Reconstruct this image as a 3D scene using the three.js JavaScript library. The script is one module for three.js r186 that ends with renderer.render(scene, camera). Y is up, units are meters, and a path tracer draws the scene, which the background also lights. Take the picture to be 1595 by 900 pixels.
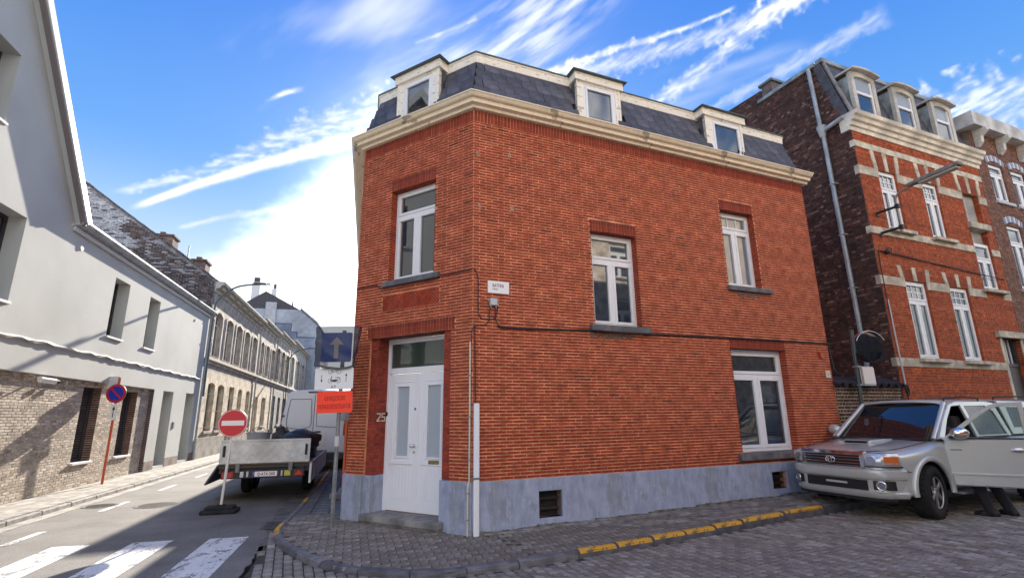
import * as THREE from 'three';
import { RoundedBoxGeometry } from 'three/addons/geometries/RoundedBoxGeometry.js';
import { mergeGeometries, mergeVertices, toCreasedNormals } from 'three/addons/utils/BufferGeometryUtils.js';
import { MarchingCubes } from 'three/addons/objects/MarchingCubes.js';
import { Brush, Evaluator, SUBTRACTION } from 'three-bvh-csg';

// ---------------------------------------------------------------- camera, sky, sun, exposure
const scene = new THREE.Scene();
const camera = new THREE.PerspectiveCamera(59.3, 1024 / 577, 0.05, 900);
camera.position.set(0, 1.65, 0);
camera.rotation.set(0.2441, 0, -0.0134, 'XYZ');
const renderer = new THREE.WebGLRenderer({ antialias: true });
renderer.toneMapping = THREE.LinearToneMapping;
renderer.toneMappingExposure = 3.75;
renderer.shadowMap.enabled = true;
const EXPO = 3.4, SUN_AZ = -6.5, SUN_EL = 22;
const rad = (d) => d * Math.PI / 180;
const dirOf = (az, el = 0) => new THREE.Vector3(Math.sin(rad(az)) * Math.cos(rad(el)), Math.sin(rad(el)), -Math.cos(rad(az)) * Math.cos(rad(el)));

// seeded randomness and value noise
let seedState = 12345;
function rnd() { seedState = (seedState + 0x6d2b79f5) | 0; let t = Math.imul(seedState ^ (seedState >>> 15), 1 | seedState); t = (t + Math.imul(t ^ (t >>> 7), 61 | t)) ^ t; return ((t ^ (t >>> 14)) >>> 0) / 4294967296; }
const rr = (a, b) => a + (b - a) * rnd();
function h3(x, y, z) { let h = Math.imul(x, 374761393) ^ Math.imul(y, 668265263) ^ Math.imul(z, 2147483647 ^ 0x5bd1e995); h = Math.imul(h ^ (h >>> 13), 1274126177); h ^= h >>> 16; return (h >>> 0) / 4294967296; }
function vnoise(x, y, z = 0) {
  const xi = Math.floor(x), yi = Math.floor(y), zi = Math.floor(z); let fx = x - xi, fy = y - yi, fz = z - zi;
  fx = fx * fx * (3 - 2 * fx); fy = fy * fy * (3 - 2 * fy); fz = fz * fz * (3 - 2 * fz);
  const L = (a, b, t) => a + (b - a) * t;
  return L(L(L(h3(xi, yi, zi), h3(xi + 1, yi, zi), fx), L(h3(xi, yi + 1, zi), h3(xi + 1, yi + 1, zi), fx), fy),
    L(L(h3(xi, yi, zi + 1), h3(xi + 1, yi, zi + 1), fx), L(h3(xi, yi + 1, zi + 1), h3(xi + 1, yi + 1, zi + 1), fx), fy), fz);
}
function fbm(x, y, z = 0, oct = 4) { let s = 0, a = 0.5, n = 0; for (let i = 0; i < oct; i++) { s += a * vnoise(x, y, z); n += a; x *= 2.03; y *= 2.03; z *= 2.03; a *= 0.5; } return s / n; }
function wnoise(x, y, p, oct = 4, py = p) { // tiles with period p (integer) in x and py in y
  let s = 0, a = 0.5, n = 0;
  for (let i = 0; i < oct; i++) {
    const q = p * (1 << i), qy = py * (1 << i), X = x * (1 << i), Y = y * (1 << i), xi = Math.floor(X), yi = Math.floor(Y); let fx = X - xi, fy = Y - yi; fx = fx * fx * (3 - 2 * fx); fy = fy * fy * (3 - 2 * fy);
    const g = (u, v) => h3(((u % q) + q) % q, ((v % qy) + qy) % qy, 17 + i);
    s += a * ((g(xi, yi) * (1 - fx) + g(xi + 1, yi) * fx) * (1 - fy) + (g(xi, yi + 1) * (1 - fx) + g(xi + 1, yi + 1) * fx) * fy); n += a; a *= 0.5;
  }
  return s / n;
}
const smooth = (a, b, x) => { const t = Math.min(1, Math.max(0, (x - a) / (b - a))); return t * t * (3 - 2 * t); };

const LAT = new Float32Array(65536); for (let i = 0; i < 65536; i++) LAT[i] = h3(i & 255, i >> 8, 77);
function n2(x, y) { const xi = Math.floor(x), yi = Math.floor(y); let fx = x - xi, fy = y - yi; fx = fx * fx * (3 - 2 * fx); fy = fy * fy * (3 - 2 * fy); const x0 = xi & 255, x1 = (xi + 1) & 255, y0 = (yi & 255) << 8, y1 = ((yi + 1) & 255) << 8, a = LAT[y0 + x0], b = LAT[y0 + x1], c = LAT[y1 + x0], d = LAT[y1 + x1]; const t = a + (b - a) * fx; return t + (c + (d - c) * fx - t) * fy; }
function fbm2(x, y, oct) { let s = 0, a = 0.5, n = 0; for (let i = 0; i < oct; i++) { s += a * n2(x, y); n += a; x = x * 2.03 + 17.3; y = y * 2.03 + 9.1; a *= 0.5; } return s / n; }
// the sky: blue air, bright haze round the sun, cirrus, contrails and an added cloud layer out of view, given by azimuth and elevation
function makeSky() {
  const SW = 4096, SH = 2048, data = new Float32Array(SW * SH * 4);
  // contrails: points (az, el), width in degrees at start and end, strength, fluff
  const trails = [
    { p: [[-39.3, 18.5], [-34.3, 21.9], [-28.8, 25.0], [-23.8, 27.3], [-18.3, 29.4], [-9, 32.5], [0, 35]], w: [0.22, 0.85], k: 1.0, f: 0.15, side: 0 },
    { p: [[-40.9, 19.6], [-34.4, 22.9], [-28.9, 26.6], [-24.0, 29.4], [-17.3, 32.0], [-8, 35.2]], w: [0.15, 1.35], k: 0.5, f: 1.0, side: 0 },
    { p: [[-29.0, 31.0], [-26.8, 32.4], [-24.5, 33.4]], w: [0.12, 0.26], k: 0.75, f: 0.5, e: 0.45 },
    { p: [[-12.4, 39.2], [-8.5, 40.6], [-4.0, 42.1]], w: [0.12, 0.16], k: 0.35, f: 0.9, side: 0 },
    { p: [[-35.3, 17.6], [-31, 19.6], [-27.1, 20.8], [-22, 22]], w: [0.18, 0.35], k: 0.4, f: 0.6, side: 0 },
    { p: [[2, 36.1], [4.7, 36.8], [13.9, 38.4], [22.6, 38.8], [28.5, 39.2]], w: [0.5, 0.1], k: 0.65, f: 0.7, side: 0 },
    { p: [[4, 35.6], [8.9, 36.5], [17.0, 37.4], [26.7, 37.4], [33.6, 37.9], [40, 38]], w: [0.9, 0.5], k: 0.5, f: 0.8, side: 0 },
    { p: [[14, 31], [18.0, 32.6], [25.0, 35.2], [30.1, 37.1], [34.3, 38.4], [42, 41]], w: [0.3, 0.95], k: 0.52, f: 0.8, side: 0 },
    { p: [[18, 29.2], [24.3, 30.8], [30.6, 32.3], [36.3, 33.4], [42, 34.2]], w: [0.3, 0.6], k: 0.36, f: 0.75, side: 0 },
    { p: [[36, 24.6], [42.1, 24.9], [45.3, 24.5], [52, 23.6], [60, 22.2]], w: [1.2, 1.8], k: 0.62, f: 1.0, side: 0 },
  ];
  const sun = dirOf(SUN_AZ, SUN_EL), lin = (r, g, b) => [r, g, b];
  const zen = lin(0.05, 0.235, 0.80), mid = lin(0.19, 0.47, 0.92), low = lin(0.98, 1.06, 1.14);
  for (let j = 0; j < SH; j++) {
    const el = ((j + 0.5) / SH - 0.5) * 180, se = Math.sin(rad(el)), ce = Math.cos(rad(el));
    for (let i = 0; i < SW; i++) {
      const th = ((i + 0.5) / SW - 0.5) * 2 * Math.PI, x = Math.cos(th) * ce, z = Math.sin(th) * ce, o = (j * SW + i) * 4;
      let r, g, b;
      if (el < -1.5) { r = 0.16; g = 0.15; b = 0.14; } else {
        const az = Math.atan2(x, -z) * 180 / Math.PI;
        const t1 = smooth(46, 12, el), t2 = smooth(27, 2, el);
        r = zen[0] + (mid[0] - zen[0]) * t1; g = zen[1] + (mid[1] - zen[1]) * t1; b = zen[2] + (mid[2] - zen[2]) * t1;
        r += (low[0] - r) * t2; g += (low[1] - g) * t2; b += (low[2] - b) * t2;
        let cl = 0;
        // thin cirrus all over, stretched, thickened out of view by the added layer
        const px = x / (se + 0.25), pz = z / (se + 0.25), ux = px * 0.85 + pz * 0.53, uz = -px * 0.53 + pz * 0.85;
        const c1 = fbm2(ux * 1.4 + 5, uz * 3.6 + 2, 5), c2 = fbm2(ux * 5 + 1, uz * 17, 4);
        const away = Math.acos(Math.max(-1, Math.min(1, ce * Math.cos(rad(az)) * 0.906 + se * 0.4226))) * 180 / Math.PI, fillVeil = smooth(48, 105, away);  // unseen cloud added behind and above the view to lift the shade
        cl += smooth(0.53 - 0.13 * fillVeil, 0.80 - 0.17 * fillVeil, c1 * 0.72 + c2 * 0.28) * (0.5 + 0.42 * fillVeil);
        // a wide feathery cirrus sheet above the corner house
        if (az > -24 && az < 30 && el > 32 && el < 62) {
          const u = (az + 6) * 0.82 + (el - 38) * 0.5, v = -(az + 6) * 0.42 + (el - 39) * 1.0;
          const m = smooth(7.5, 0.5, Math.abs(v + 2.3 - 0.02 * u * u * 0.3)) * smooth(-13, -1, u) * smooth(36, 14, u);
          cl += m * smooth(0.2, 0.85, fbm2(u * 0.2, v * 1.3, 6)) * 0.62;
        }
        for (const T of trails) {
          const n = T.p.length; if (az < T.p[0][0] - 3 || az > T.p[n - 1][0] + 3) continue;
          let best = 1e9, bt = 0;
          for (let q = 0; q < n - 1; q++) {
            const ca = Math.cos(rad((T.p[q][1] + T.p[q + 1][1]) / 2)), ax = (T.p[q][0] - az) * ca, ay = T.p[q][1] - el, bx = (T.p[q + 1][0] - az) * ca, by = T.p[q + 1][1] - el, dx = bx - ax, dy = by - ay;
            let t = -(ax * dx + ay * dy) / (dx * dx + dy * dy); t = Math.min(1, Math.max(0, t));
            const d = Math.hypot(ax + dx * t, ay + dy * t); if (d < best) { best = d; bt = (q + t) / (n - 1); }
          }
          const w = T.w[0] + (T.w[1] - T.w[0]) * bt; if (best > w * 2.4) continue;
          const nn = fbm2(az * 1.3, el * 1.3, 4), nb = fbm2(az * 0.55 + el, el * 3.1 - az, 4);
          const ed = best / w * (1 + T.f * (nn - 0.5) * 2.2), e = smooth(1.9, 0.1, ed) * (1 - T.f * 0.75 * (1 - smooth(0.25, 0.7, nb))) * smooth(0, T.e || 0.07, bt) * smooth(1, 1 - (T.e || 0.06), bt);
          cl += T.k * e;
        }
        cl = Math.min(0.97, cl);
        const wv = 1.0 + 0.45 * cl + 1.5 * fillVeil; r += (wv * (1 + 0.03 * fillVeil) - r) * cl; g += (wv * (1 - 0.005 * fillVeil) - g) * cl; b += (wv * (1.02 - 0.11 * fillVeil) - b) * cl;  // the added cloud is made brighter and warmer as fill light
        // haze glowing round the sun
        const dot = Math.max(-1, Math.min(1, x * sun.x + se * sun.y + z * sun.z)), ang = Math.acos(dot) * 180 / Math.PI;
        const bank = Math.min(29, 27.5 + 0.9 * (az + 18), 27.5 - 0.9 * (az - 6)), bn = fbm2(az * 0.35 + 3, el * 0.6, 4);
        const gl = 0.85 * smooth(3.2, -3.2, el - bank - (bn - 0.5) * 5) * smooth(3, -2, Math.abs(az + 6) - 34) + 3.6 * Math.exp(-Math.pow(ang / 9, 2)) + 0.16 * Math.exp(-Math.pow(ang / 24, 2)); // a bank of bright thin cloud round the sun
        r += gl * 1.0; g += gl * 0.97; b += gl * 0.92;
      }
      data[o] = r / EXPO; data[o + 1] = g / EXPO; data[o + 2] = b / EXPO; data[o + 3] = 1;
    }
  }
  const tex = new THREE.DataTexture(data, SW, SH, THREE.RGBAFormat, THREE.FloatType);
  tex.mapping = THREE.EquirectangularReflectionMapping; tex.magFilter = THREE.LinearFilter; tex.minFilter = THREE.LinearFilter; tex.wrapS = THREE.RepeatWrapping; tex.needsUpdate = true;
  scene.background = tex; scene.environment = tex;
}
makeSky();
const sunLight = new THREE.DirectionalLight(new THREE.Color().setRGB(1, 0.90, 0.76), 3.7);
sunLight.position.copy(dirOf(SUN_AZ, SUN_EL).multiplyScalar(80)).add(new THREE.Vector3(0, 0, -10)); sunLight.target.position.set(0, 0, -10);
sunLight.castShadow = true; sunLight.shadow.mapSize.set(4096, 4096);
Object.assign(sunLight.shadow.camera, { left: -45, right: 45, top: 45, bottom: -45, near: 1, far: 220 });
scene.add(sunLight, sunLight.target);

// ---------------------------------------------------------------- helpers
const used = new Map();
function numbered(n) { const k = used.get(n) || 0; used.set(n, k + 1); return k ? `${n}_${String(k).padStart(3, '0')}` : n; }
function tag(o, label, category, group) { o.userData.label = label; o.userData.category = category; if (group) o.userData.group = group; return o; }
function thing(name, label, category, group) { const g = new THREE.Group(); g.name = numbered(name); tag(g, label, category, group); scene.add(g); return g; }
function structure(o) { o.name = numbered(o.name); o.userData.kind = 'structure'; scene.add(o); return o; }
// frame: local x to the right along the facade, y up, z outward
function setFrame(o, x, z, az, y = 0) { o.position.set(x, y, z); o.rotation.y = Math.PI / 2 - rad(az); o.updateMatrixWorld(true); return o; }
function mesh(name, geo, mat, parent) { const m = new THREE.Mesh(geo, mat); m.name = name; m.castShadow = m.receiveShadow = true; if (parent) parent.add(m); return m; }
function clean(g) { // non indexed, position normal uv only; uv in metres by the face's main axis
  if (g.index) g = g.toNonIndexed();
  for (const k of Object.keys(g.attributes)) if (k !== 'position' && k !== 'normal' && k !== 'uv' && k !== 'color') g.deleteAttribute(k);
  if (!g.attributes.normal) g.computeVertexNormals();
  return g;
}
function uvm(g) {
  g = clean(g); const p = g.attributes.position, n = p.count, uv = new Float32Array(n * 2), a = new THREE.Vector3(), b = new THREE.Vector3(), c = new THREE.Vector3();
  for (let i = 0; i < n; i += 3) {
    a.fromBufferAttribute(p, i); b.fromBufferAttribute(p, i + 1); c.fromBufferAttribute(p, i + 2);
    const e1 = b.clone().sub(a), e2 = c.clone().sub(a), nn = e1.cross(e2), ax = Math.abs(nn.x), ay = Math.abs(nn.y), az = Math.abs(nn.z);
    [a, b, c].forEach((v, k) => { const q = (i + k) * 2; if (az >= ax && az >= ay) { uv[q] = v.x; uv[q + 1] = v.y; } else if (ax >= ay) { uv[q] = v.z + 0.37; uv[q + 1] = v.y; } else { uv[q] = v.x; uv[q + 1] = v.z + 0.61; } });
  }
  g.setAttribute('uv', new THREE.BufferAttribute(uv, 2)); return g;
}
function merge(list) { const l = list.map((g) => uvm(g)); for (const g of l) g.deleteAttribute('color'); return l.length === 1 ? l[0] : mergeGeometries(l, false); }
const box = (x0, x1, y0, y1, z0, z1) => new THREE.BoxGeometry(x1 - x0, y1 - y0, z1 - z0).translate((x0 + x1) / 2, (y0 + y1) / 2, (z0 + z1) / 2);
const rbox = (x0, x1, y0, y1, z0, z1, r = 0.008, s = 1) => new RoundedBoxGeometry(x1 - x0, y1 - y0, z1 - z0, s, Math.min(r, (x1 - x0) / 2.01, (y1 - y0) / 2.01, (z1 - z0) / 2.01)).translate((x0 + x1) / 2, (y0 + y1) / 2, (z0 + z1) / 2);
const cyl = (x, y, z, r, h, seg = 20, r2 = r) => new THREE.CylinderGeometry(r2, r, h, seg).translate(x, y + h / 2, z);
function bar(a, b, r, seg = 10) { const A = new THREE.Vector3(...a), B = new THREE.Vector3(...b), d = B.clone().sub(A), g = new THREE.CylinderGeometry(r, r, d.length(), seg); g.applyQuaternion(new THREE.Quaternion().setFromUnitVectors(new THREE.Vector3(0, 1, 0), d.normalize())); return g.translate((A.x + B.x) / 2, (A.y + B.y) / 2, (A.z + B.z) / 2); }
function tube(pts, r, seg = 40, rs = 8, closed = false) { return new THREE.TubeGeometry(new THREE.CatmullRomCurve3(pts.map((p) => new THREE.Vector3(...p)), closed, 'catmullrom', 0.35), seg, r, rs, closed); }
function shapeOf(pts) { const s = new THREE.Shape(); pts.forEach(([x, y], i) => (i ? s.lineTo(x, y) : s.moveTo(x, y))); s.closePath(); return s; }
function extr(pts, depth, z0 = 0, holes = [], bevel = 0, curve = 8) {
  const s = pts instanceof THREE.Shape ? pts : shapeOf(pts); for (const h of holes) { const p = new THREE.Path(); h.forEach(([x, y], i) => (i ? p.lineTo(x, y) : p.moveTo(x, y))); p.closePath(); s.holes.push(p); }
  return new THREE.ExtrudeGeometry(s, { depth: depth - 2 * bevel, bevelEnabled: bevel > 0, bevelSize: bevel, bevelThickness: bevel, bevelOffset: -bevel, bevelSegments: 1, curveSegments: curve }).translate(0, 0, z0 + bevel);
}
const rectPts = (x0, x1, y0, y1) => [[x0, y0], [x1, y0], [x1, y1], [x0, y1]];
// profile swept along a polyline on the ground plane with mitred corners; path [[x,z],...], profile [[out, y],...], outward is to the right of the path's direction when side = 1
function sweep(path, profile, side = 1, closedProfile = true) {
  const n = path.length, pos = [], rows = [];
  for (let i = 0; i < n; i++) {
    const d = (a, b) => { const x = b[0] - a[0], z = b[1] - a[1], l = Math.hypot(x, z); return [x / l, z / l]; };
    const d0 = d(path[Math.max(0, i - 1)], path[Math.max(1, i)]), d1 = d(path[Math.min(n - 2, i)], path[Math.min(n - 1, i + 1)]);
    const n0 = [-d0[1] * side, d0[0] * side], n1 = [-d1[1] * side, d1[0] * side]; let m = [n0[0] + n1[0], n0[1] + n1[1]]; const k = m[0] * n0[0] + m[1] * n0[1]; m = [m[0] / k, m[1] / k];
    rows.push(profile.map(([o, y]) => [path[i][0] + m[0] * o, y, path[i][1] + m[1] * o]));
  }
  const tri = (a, b, c) => pos.push(...a, ...b, ...c), M = profile.length, top = closedProfile ? M : M - 1;
  for (let i = 0; i < n - 1; i++) for (let j = 0; j < top; j++) { const a = rows[i][j], b = rows[i + 1][j], c = rows[i + 1][(j + 1) % M], e = rows[i][(j + 1) % M]; if (side > 0) { tri(a, b, c); tri(a, c, e); } else { tri(a, c, b); tri(a, e, c); } }
  if (closedProfile) for (const [row, fl] of [[rows[0], false], [rows[n - 1], true]]) { const tris = THREE.ShapeUtils.triangulateShape(profile.map(([o, y]) => new THREE.Vector2(o, y)), []); for (const [a, b, c] of tris) fl ? tri(row[a], row[b], row[c]) : tri(row[a], row[c], row[b]); }
  const g = new THREE.BufferGeometry(); g.setAttribute('position', new THREE.Float32BufferAttribute(pos, 3)); g.computeVertexNormals(); return g;
}
// textures
function tex(w, h, fn, srgb = true, repeat = [1, 1]) {
  const d = new Uint8Array(w * h * 4);
  for (let j = 0; j < h; j++) for (let i = 0; i < w; i++) { const c = fn(i / w, j / h, i, j), o = (j * w + i) * 4; for (let k = 0; k < 3; k++) d[o + k] = Math.max(0, Math.min(255, c[k])); d[o + 3] = 255; }
  const t = new THREE.DataTexture(d, w, h, THREE.RGBAFormat); t.magFilter = t.minFilter = THREE.LinearFilter; t.wrapS = t.wrapT = THREE.RepeatWrapping; if (srgb) t.colorSpace = THREE.SRGBColorSpace; t.repeat.set(...repeat); t.needsUpdate = true; return t;
}
const again = (t, r) => { const c = t.clone(); c.repeat.set(r, r); c.needsUpdate = true; return c; };
// grain for many surfaces: mid grey multiplier with coarse and fine blotches; tiles once per unit of uv times repeat
const grain = tex(512, 512, (u, v, i, j) => { const a = wnoise(u * 6, v * 6, 6, 6), b = h3(i, j, 3), c = 205 + (a - 0.5) * 130 + (b - 0.5) * 36; return [c, c, c]; }, true);
const grainB = tex(512, 512, (u, v, i, j) => { const c = 128 + (wnoise(u * 16, v * 16, 16, 5) - 0.5) * 150 + (h3(i, j, 5) - 0.5) * 70; return [c, c, c]; }, false);
const blotch = tex(512, 512, (u, v, i, j) => { const a = wnoise(u * 3, v * 3, 3, 5), b = wnoise(u * 22, v * 22, 22, 3), c = 216 + (a - 0.5) * 95 + (b - 0.5) * 40 + (h3(i, j, 4) - 0.5) * 14; return [c, c, c * 0.995]; }, true);
const RGB = (r, g, b) => new THREE.Color().setRGB(r, g, b);
function std(r, g, b, rough = 0.8, opt = {}) { return new THREE.MeshStandardMaterial({ color: RGB(r, g, b), roughness: rough, ...opt }); }
const grainy = (r, g, b, rough, rep = 1, bump = 0.002, opt = {}) => std(r, g, b, rough, { map: again(opt.soft ? blotch : grain, rep), bumpMap: again(grainB, rep * 1.7), bumpScale: bump, ...(opt.x || {}) });
// merged pieces with their own tone
class Pieces {
  constructor() { this.p = []; this.n = []; this.c = []; this.u = []; }
  quad(a, b, c, d, col, uo = 0) {
    const e1 = [b[0] - a[0], b[1] - a[1], b[2] - a[2]], e2 = [c[0] - a[0], c[1] - a[1], c[2] - a[2]]; let nx = e1[1] * e2[2] - e1[2] * e2[1], ny = e1[2] * e2[0] - e1[0] * e2[2], nz = e1[0] * e2[1] - e1[1] * e2[0]; const l = Math.hypot(nx, ny, nz) || 1; nx /= l; ny /= l; nz /= l;
    const ax = Math.abs(nx), ay = Math.abs(ny), az = Math.abs(nz);
    for (const v of [a, b, c, a, c, d]) { this.p.push(v[0], v[1], v[2]); this.n.push(nx, ny, nz); this.c.push(...col); if (az >= ax && az >= ay) this.u.push(v[0] + uo, v[1]); else if (ax >= ay) this.u.push(v[2] + uo, v[1]); else this.u.push(v[0] + uo, v[2]); }
  }
  // block with its front face at z1 (facing +z), chamfered inwards by b
  front(x0, x1, y0, y1, z0, z1, col, b = 0.004, uo = 0) {
    const f = [[x0 + b, y0 + b, z1], [x1 - b, y0 + b, z1], [x1 - b, y1 - b, z1], [x0 + b, y1 - b, z1]], k = [[x0, y0, z0], [x1, y0, z0], [x1, y1, z0], [x0, y1, z0]];
    this.quad(f[0], f[1], f[2], f[3], col, uo); for (let i = 0; i < 4; i++) this.quad(k[i], k[(i + 1) % 4], f[(i + 1) % 4], f[i], col, uo);
  }
  build(name, mat, parent, kind) { const g = new THREE.BufferGeometry(); g.setAttribute('position', new THREE.Float32BufferAttribute(this.p, 3)); g.setAttribute('normal', new THREE.Float32BufferAttribute(this.n, 3)); g.setAttribute('color', new THREE.Float32BufferAttribute(this.c, 3)); g.setAttribute('uv', new THREE.Float32BufferAttribute(this.u, 2)); const m = mesh(name, g, mat, parent); if (kind) m.userData.kind = kind; return m; }
}
function frontGeo(w, h, dep, b = 0.004) { const P = new Pieces(); P.front(-w / 2, w / 2, -h / 2, h / 2, -dep, 0, [1, 1, 1], b); const g = new THREE.BufferGeometry(); g.setAttribute('position', new THREE.Float32BufferAttribute(P.p, 3)); g.setAttribute('normal', new THREE.Float32BufferAttribute(P.n, 3)); g.setAttribute('uv', new THREE.Float32BufferAttribute(P.u, 2)); return g; }
// bricks of a wall in running bond, cut by openings
function bond({ x0, x1, y0, y1, L, H, joint, jv = joint, holes = [], jitter = 0.003, cross = false }) {
  const out = []; let j = 0;
  for (let y = y0; y + H * 0.6 < y1; y += H, j++) {
    const yb = y + joint / 2, yt = Math.min(y + H - joint / 2, y1), ym = (yb + yt) / 2, header = cross && j % 2, len = header ? L / 2 : L;
    for (let x = x0 - (cross ? (header ? L / 4 : 0) : (j % 2) * L / 2); x < x1; x += len) {
      let segs = [[Math.max(x0, x + jv / 2 + rr(-jitter, jitter)), Math.min(x1, x + len - jv / 2 + rr(-jitter, jitter))]];
      for (const h of holes) if (ym > h[2] && ym < h[3]) { const nx = []; for (const s of segs) { if (s[1] <= h[0] || s[0] >= h[1]) nx.push(s); else { if (s[0] < h[0] - 0.02) nx.push([s[0], h[0]]); if (s[1] > h[1] + 0.02) nx.push([h[1], s[1]]); } } segs = nx; }
      for (const s of segs) if (s[1] - s[0] > 0.03) out.push({ x0: s[0], x1: s[1], y0: yb, y1: yt, full: s[1] - s[0] > L - jv - 0.012 });
    }
  }
  return out;
}
const tone = (base, v, w = 0) => { const k = 1 + rr(-v, v), t = rr(-w, w); return [base[0] * k * (1 + t), base[1] * k, base[2] * k * (1 - t)]; };
// ---------------------------------------------------------------- shared materials
const PVC = std(0.80, 0.81, 0.83, 0.35), PAINTW = std(0.82, 0.83, 0.86, 0.42);
const GLASS = new THREE.MeshPhysicalMaterial({ color: RGB(0.022, 0.03, 0.04), roughness: 0.03, ior: 2.1, clearcoat: 0.0 });
const GLASSB = new THREE.MeshPhysicalMaterial({ color: RGB(0.02, 0.024, 0.03), roughness: 0.02, ior: 2.3 });
const GLASSG = new THREE.MeshPhysicalMaterial({ color: RGB(0.04, 0.06, 0.05), roughness: 0.04, ior: 1.9 });
const FROST = std(0.40, 0.45, 0.50, 0.25);
const ZINC = grainy(0.42, 0.46, 0.50, 0.5, 1, 0.0006, { soft: true });
const BLUESTONE = grainy(0.21, 0.21, 0.225, 0.75, 1.2, 0.002);
const CABLE = std(0.018, 0.018, 0.02, 0.6), CHROME = std(0.75, 0.76, 0.78, 0.18, { metalness: 1 }), STEEL = grainy(0.40, 0.42, 0.44, 0.45, 2, 0.0005, { soft: true, x: { metalness: 0.6 } });
const BLACK = std(0.015, 0.015, 0.017, 0.6), RUBBER = grainy(0.022, 0.022, 0.024, 0.85, 3, 0.001);
const BRICKTONES = [[0.50, 0.060, 0.020], [0.47, 0.055, 0.019], [0.54, 0.070, 0.022], [0.44, 0.050, 0.018], [0.51, 0.064, 0.021], [0.48, 0.058, 0.020]];
const BRICKM = BRICKTONES.map(([r, g, b]) => grainy(r, g, b, 0.82, 2.2, 0.002));
const BRICKV = grainy(1, 1, 1, 0.82, 2.2, 0.002, { x: { vertexColors: true } });
const MORTAR = grainy(0.98, 0.43, 0.235, 0.9, 2, 0.002);
const REDBRICK = () => { const u = rnd(); return u < 0.02 ? tone([0.24, 0.036, 0.018], 0.2) : u < 0.045 ? tone([0.60, 0.12, 0.045], 0.12) : tone(BRICKTONES[Math.floor(rnd() * 6)], 0.09, 0.03); };
const peel = tex(1024, 512, (u, v, i, j) => { // old cream paint, flaked to grey brown wood, with runs of dirt
  const a = wnoise(u * 16, v * 9, 16, 6, 9), s = wnoise(u * 40, v * 4, 40, 3, 4), f = 0.55 * smooth(0.72, 0.75, a), d = (s - 0.5) * 24 + (h3(i, j, 8) - 0.5) * 12;
  return [246 + d - f * 118, 237 + d - f * 116, 217 + d - f * 112];
});
const flake = tex(1024, 512, (u, v, i, j) => { const a = wnoise(u * 12, v * 56, 12, 5, 56), f = 0.5 * smooth(0.69, 0.73, a), d = (wnoise(u * 60, v * 30, 60, 3, 30) - 0.5) * 22; return [242 + d - f * 100, 236 + d - f * 108, 222 + d - f * 112]; });
const CORNICE = std(0.92, 0.88, 0.80, 0.6, { map: again(peel, 0.5), bumpMap: again(grainB, 1), bumpScale: 0.001 });
const FASCIA = std(0.98, 0.97, 0.95, 0.55, { map: again(flake, 0.55), bumpMap: again(flake, 0.55), bumpScale: 0.002 });
const plinthTex = tex(1024, 512, (u, v, i, j) => { // blue grey paint on cement: scuffs, pale runs, worn spots
  const a = wnoise(u * 26, v * 14, 26, 5, 14), st = wnoise(u * 160, v * 9, 160, 3, 9), sc = smooth(0.76, 0.80, wnoise(u * 120, v * 20, 120, 3, 20)), gr = smooth(0.62, 0.70, wnoise(u * 13, v * 6.0, 13, 6, 6)), k = (a - 0.5) * 44 + (st - 0.5) * 14 + (h3(i, j, 6) - 0.5) * 26;
  return [186 + k + sc * 30 - gr * 12, 192 + k + sc * 26 - gr * 14, 212 + k + sc * 12 - gr * 22];
});
const PLINTH = std(0.66, 0.69, 0.735, 0.8, { map: again(plinthTex, 0.5), bumpMap: again(grainB, 1.2), bumpScale: 0.003 });
const SLATES = [0.095, 0.12, 0.15, 0.105].map((k) => grainy(k, k * 0.98, k * 1.18, 0.62, 2.3, 0.002));

// ---------------------------------------------------------------- the corner house
const AX = -0.613, AZ = -7.686, AZ1 = 66.75, AZ3 = 121.09, AZL = 164.2, W3 = 2.62, L1 = 8.0, LL = 9.0;
const dir2 = (az) => [Math.sin(rad(az)), -Math.cos(rad(az))];
const BX = AX - dir2(AZ3)[0] * W3, BZ = AZ - dir2(AZ3)[1] * W3, LX = BX - dir2(AZL)[0] * LL, LZ = BZ - dir2(AZL)[1] * LL;
const toWorld1 = (s, n) => [AX + dir2(AZ1)[0] * s + dir2(AZ1 + 90)[0] * n, AZ + dir2(AZ1)[1] * s + dir2(AZ1 + 90)[1] * n];
const rise = (s) => 0.018 * Math.max(0, s);
const house = thing('corner_house', 'red brick corner house with cream cornice, slate mansard roof and white double door', 'house');
setFrame(house, AX, AZ, AZ1);
function inFrame(group, x, z, az) { const p = group.worldToLocal(new THREE.Vector3(x, 0, z)), ry = Math.PI / 2 - rad(az) - group.rotation.y; return (o) => { o.position.copy(p).applyAxisAngle(new THREE.Vector3(0, 1, 0), 0); o.rotation.set(0, ry, 0); return o; }; }
const F1 = (o) => o, F3 = inFrame(house, BX, BZ, AZ3), FL = inFrame(house, LX, LZ, AZL);
const local = (f, x, y, z) => { const o = new THREE.Object3D(); f(o); o.updateMatrix(); return new THREE.Vector3(x, y, z).applyMatrix4(o.matrix); };

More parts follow.
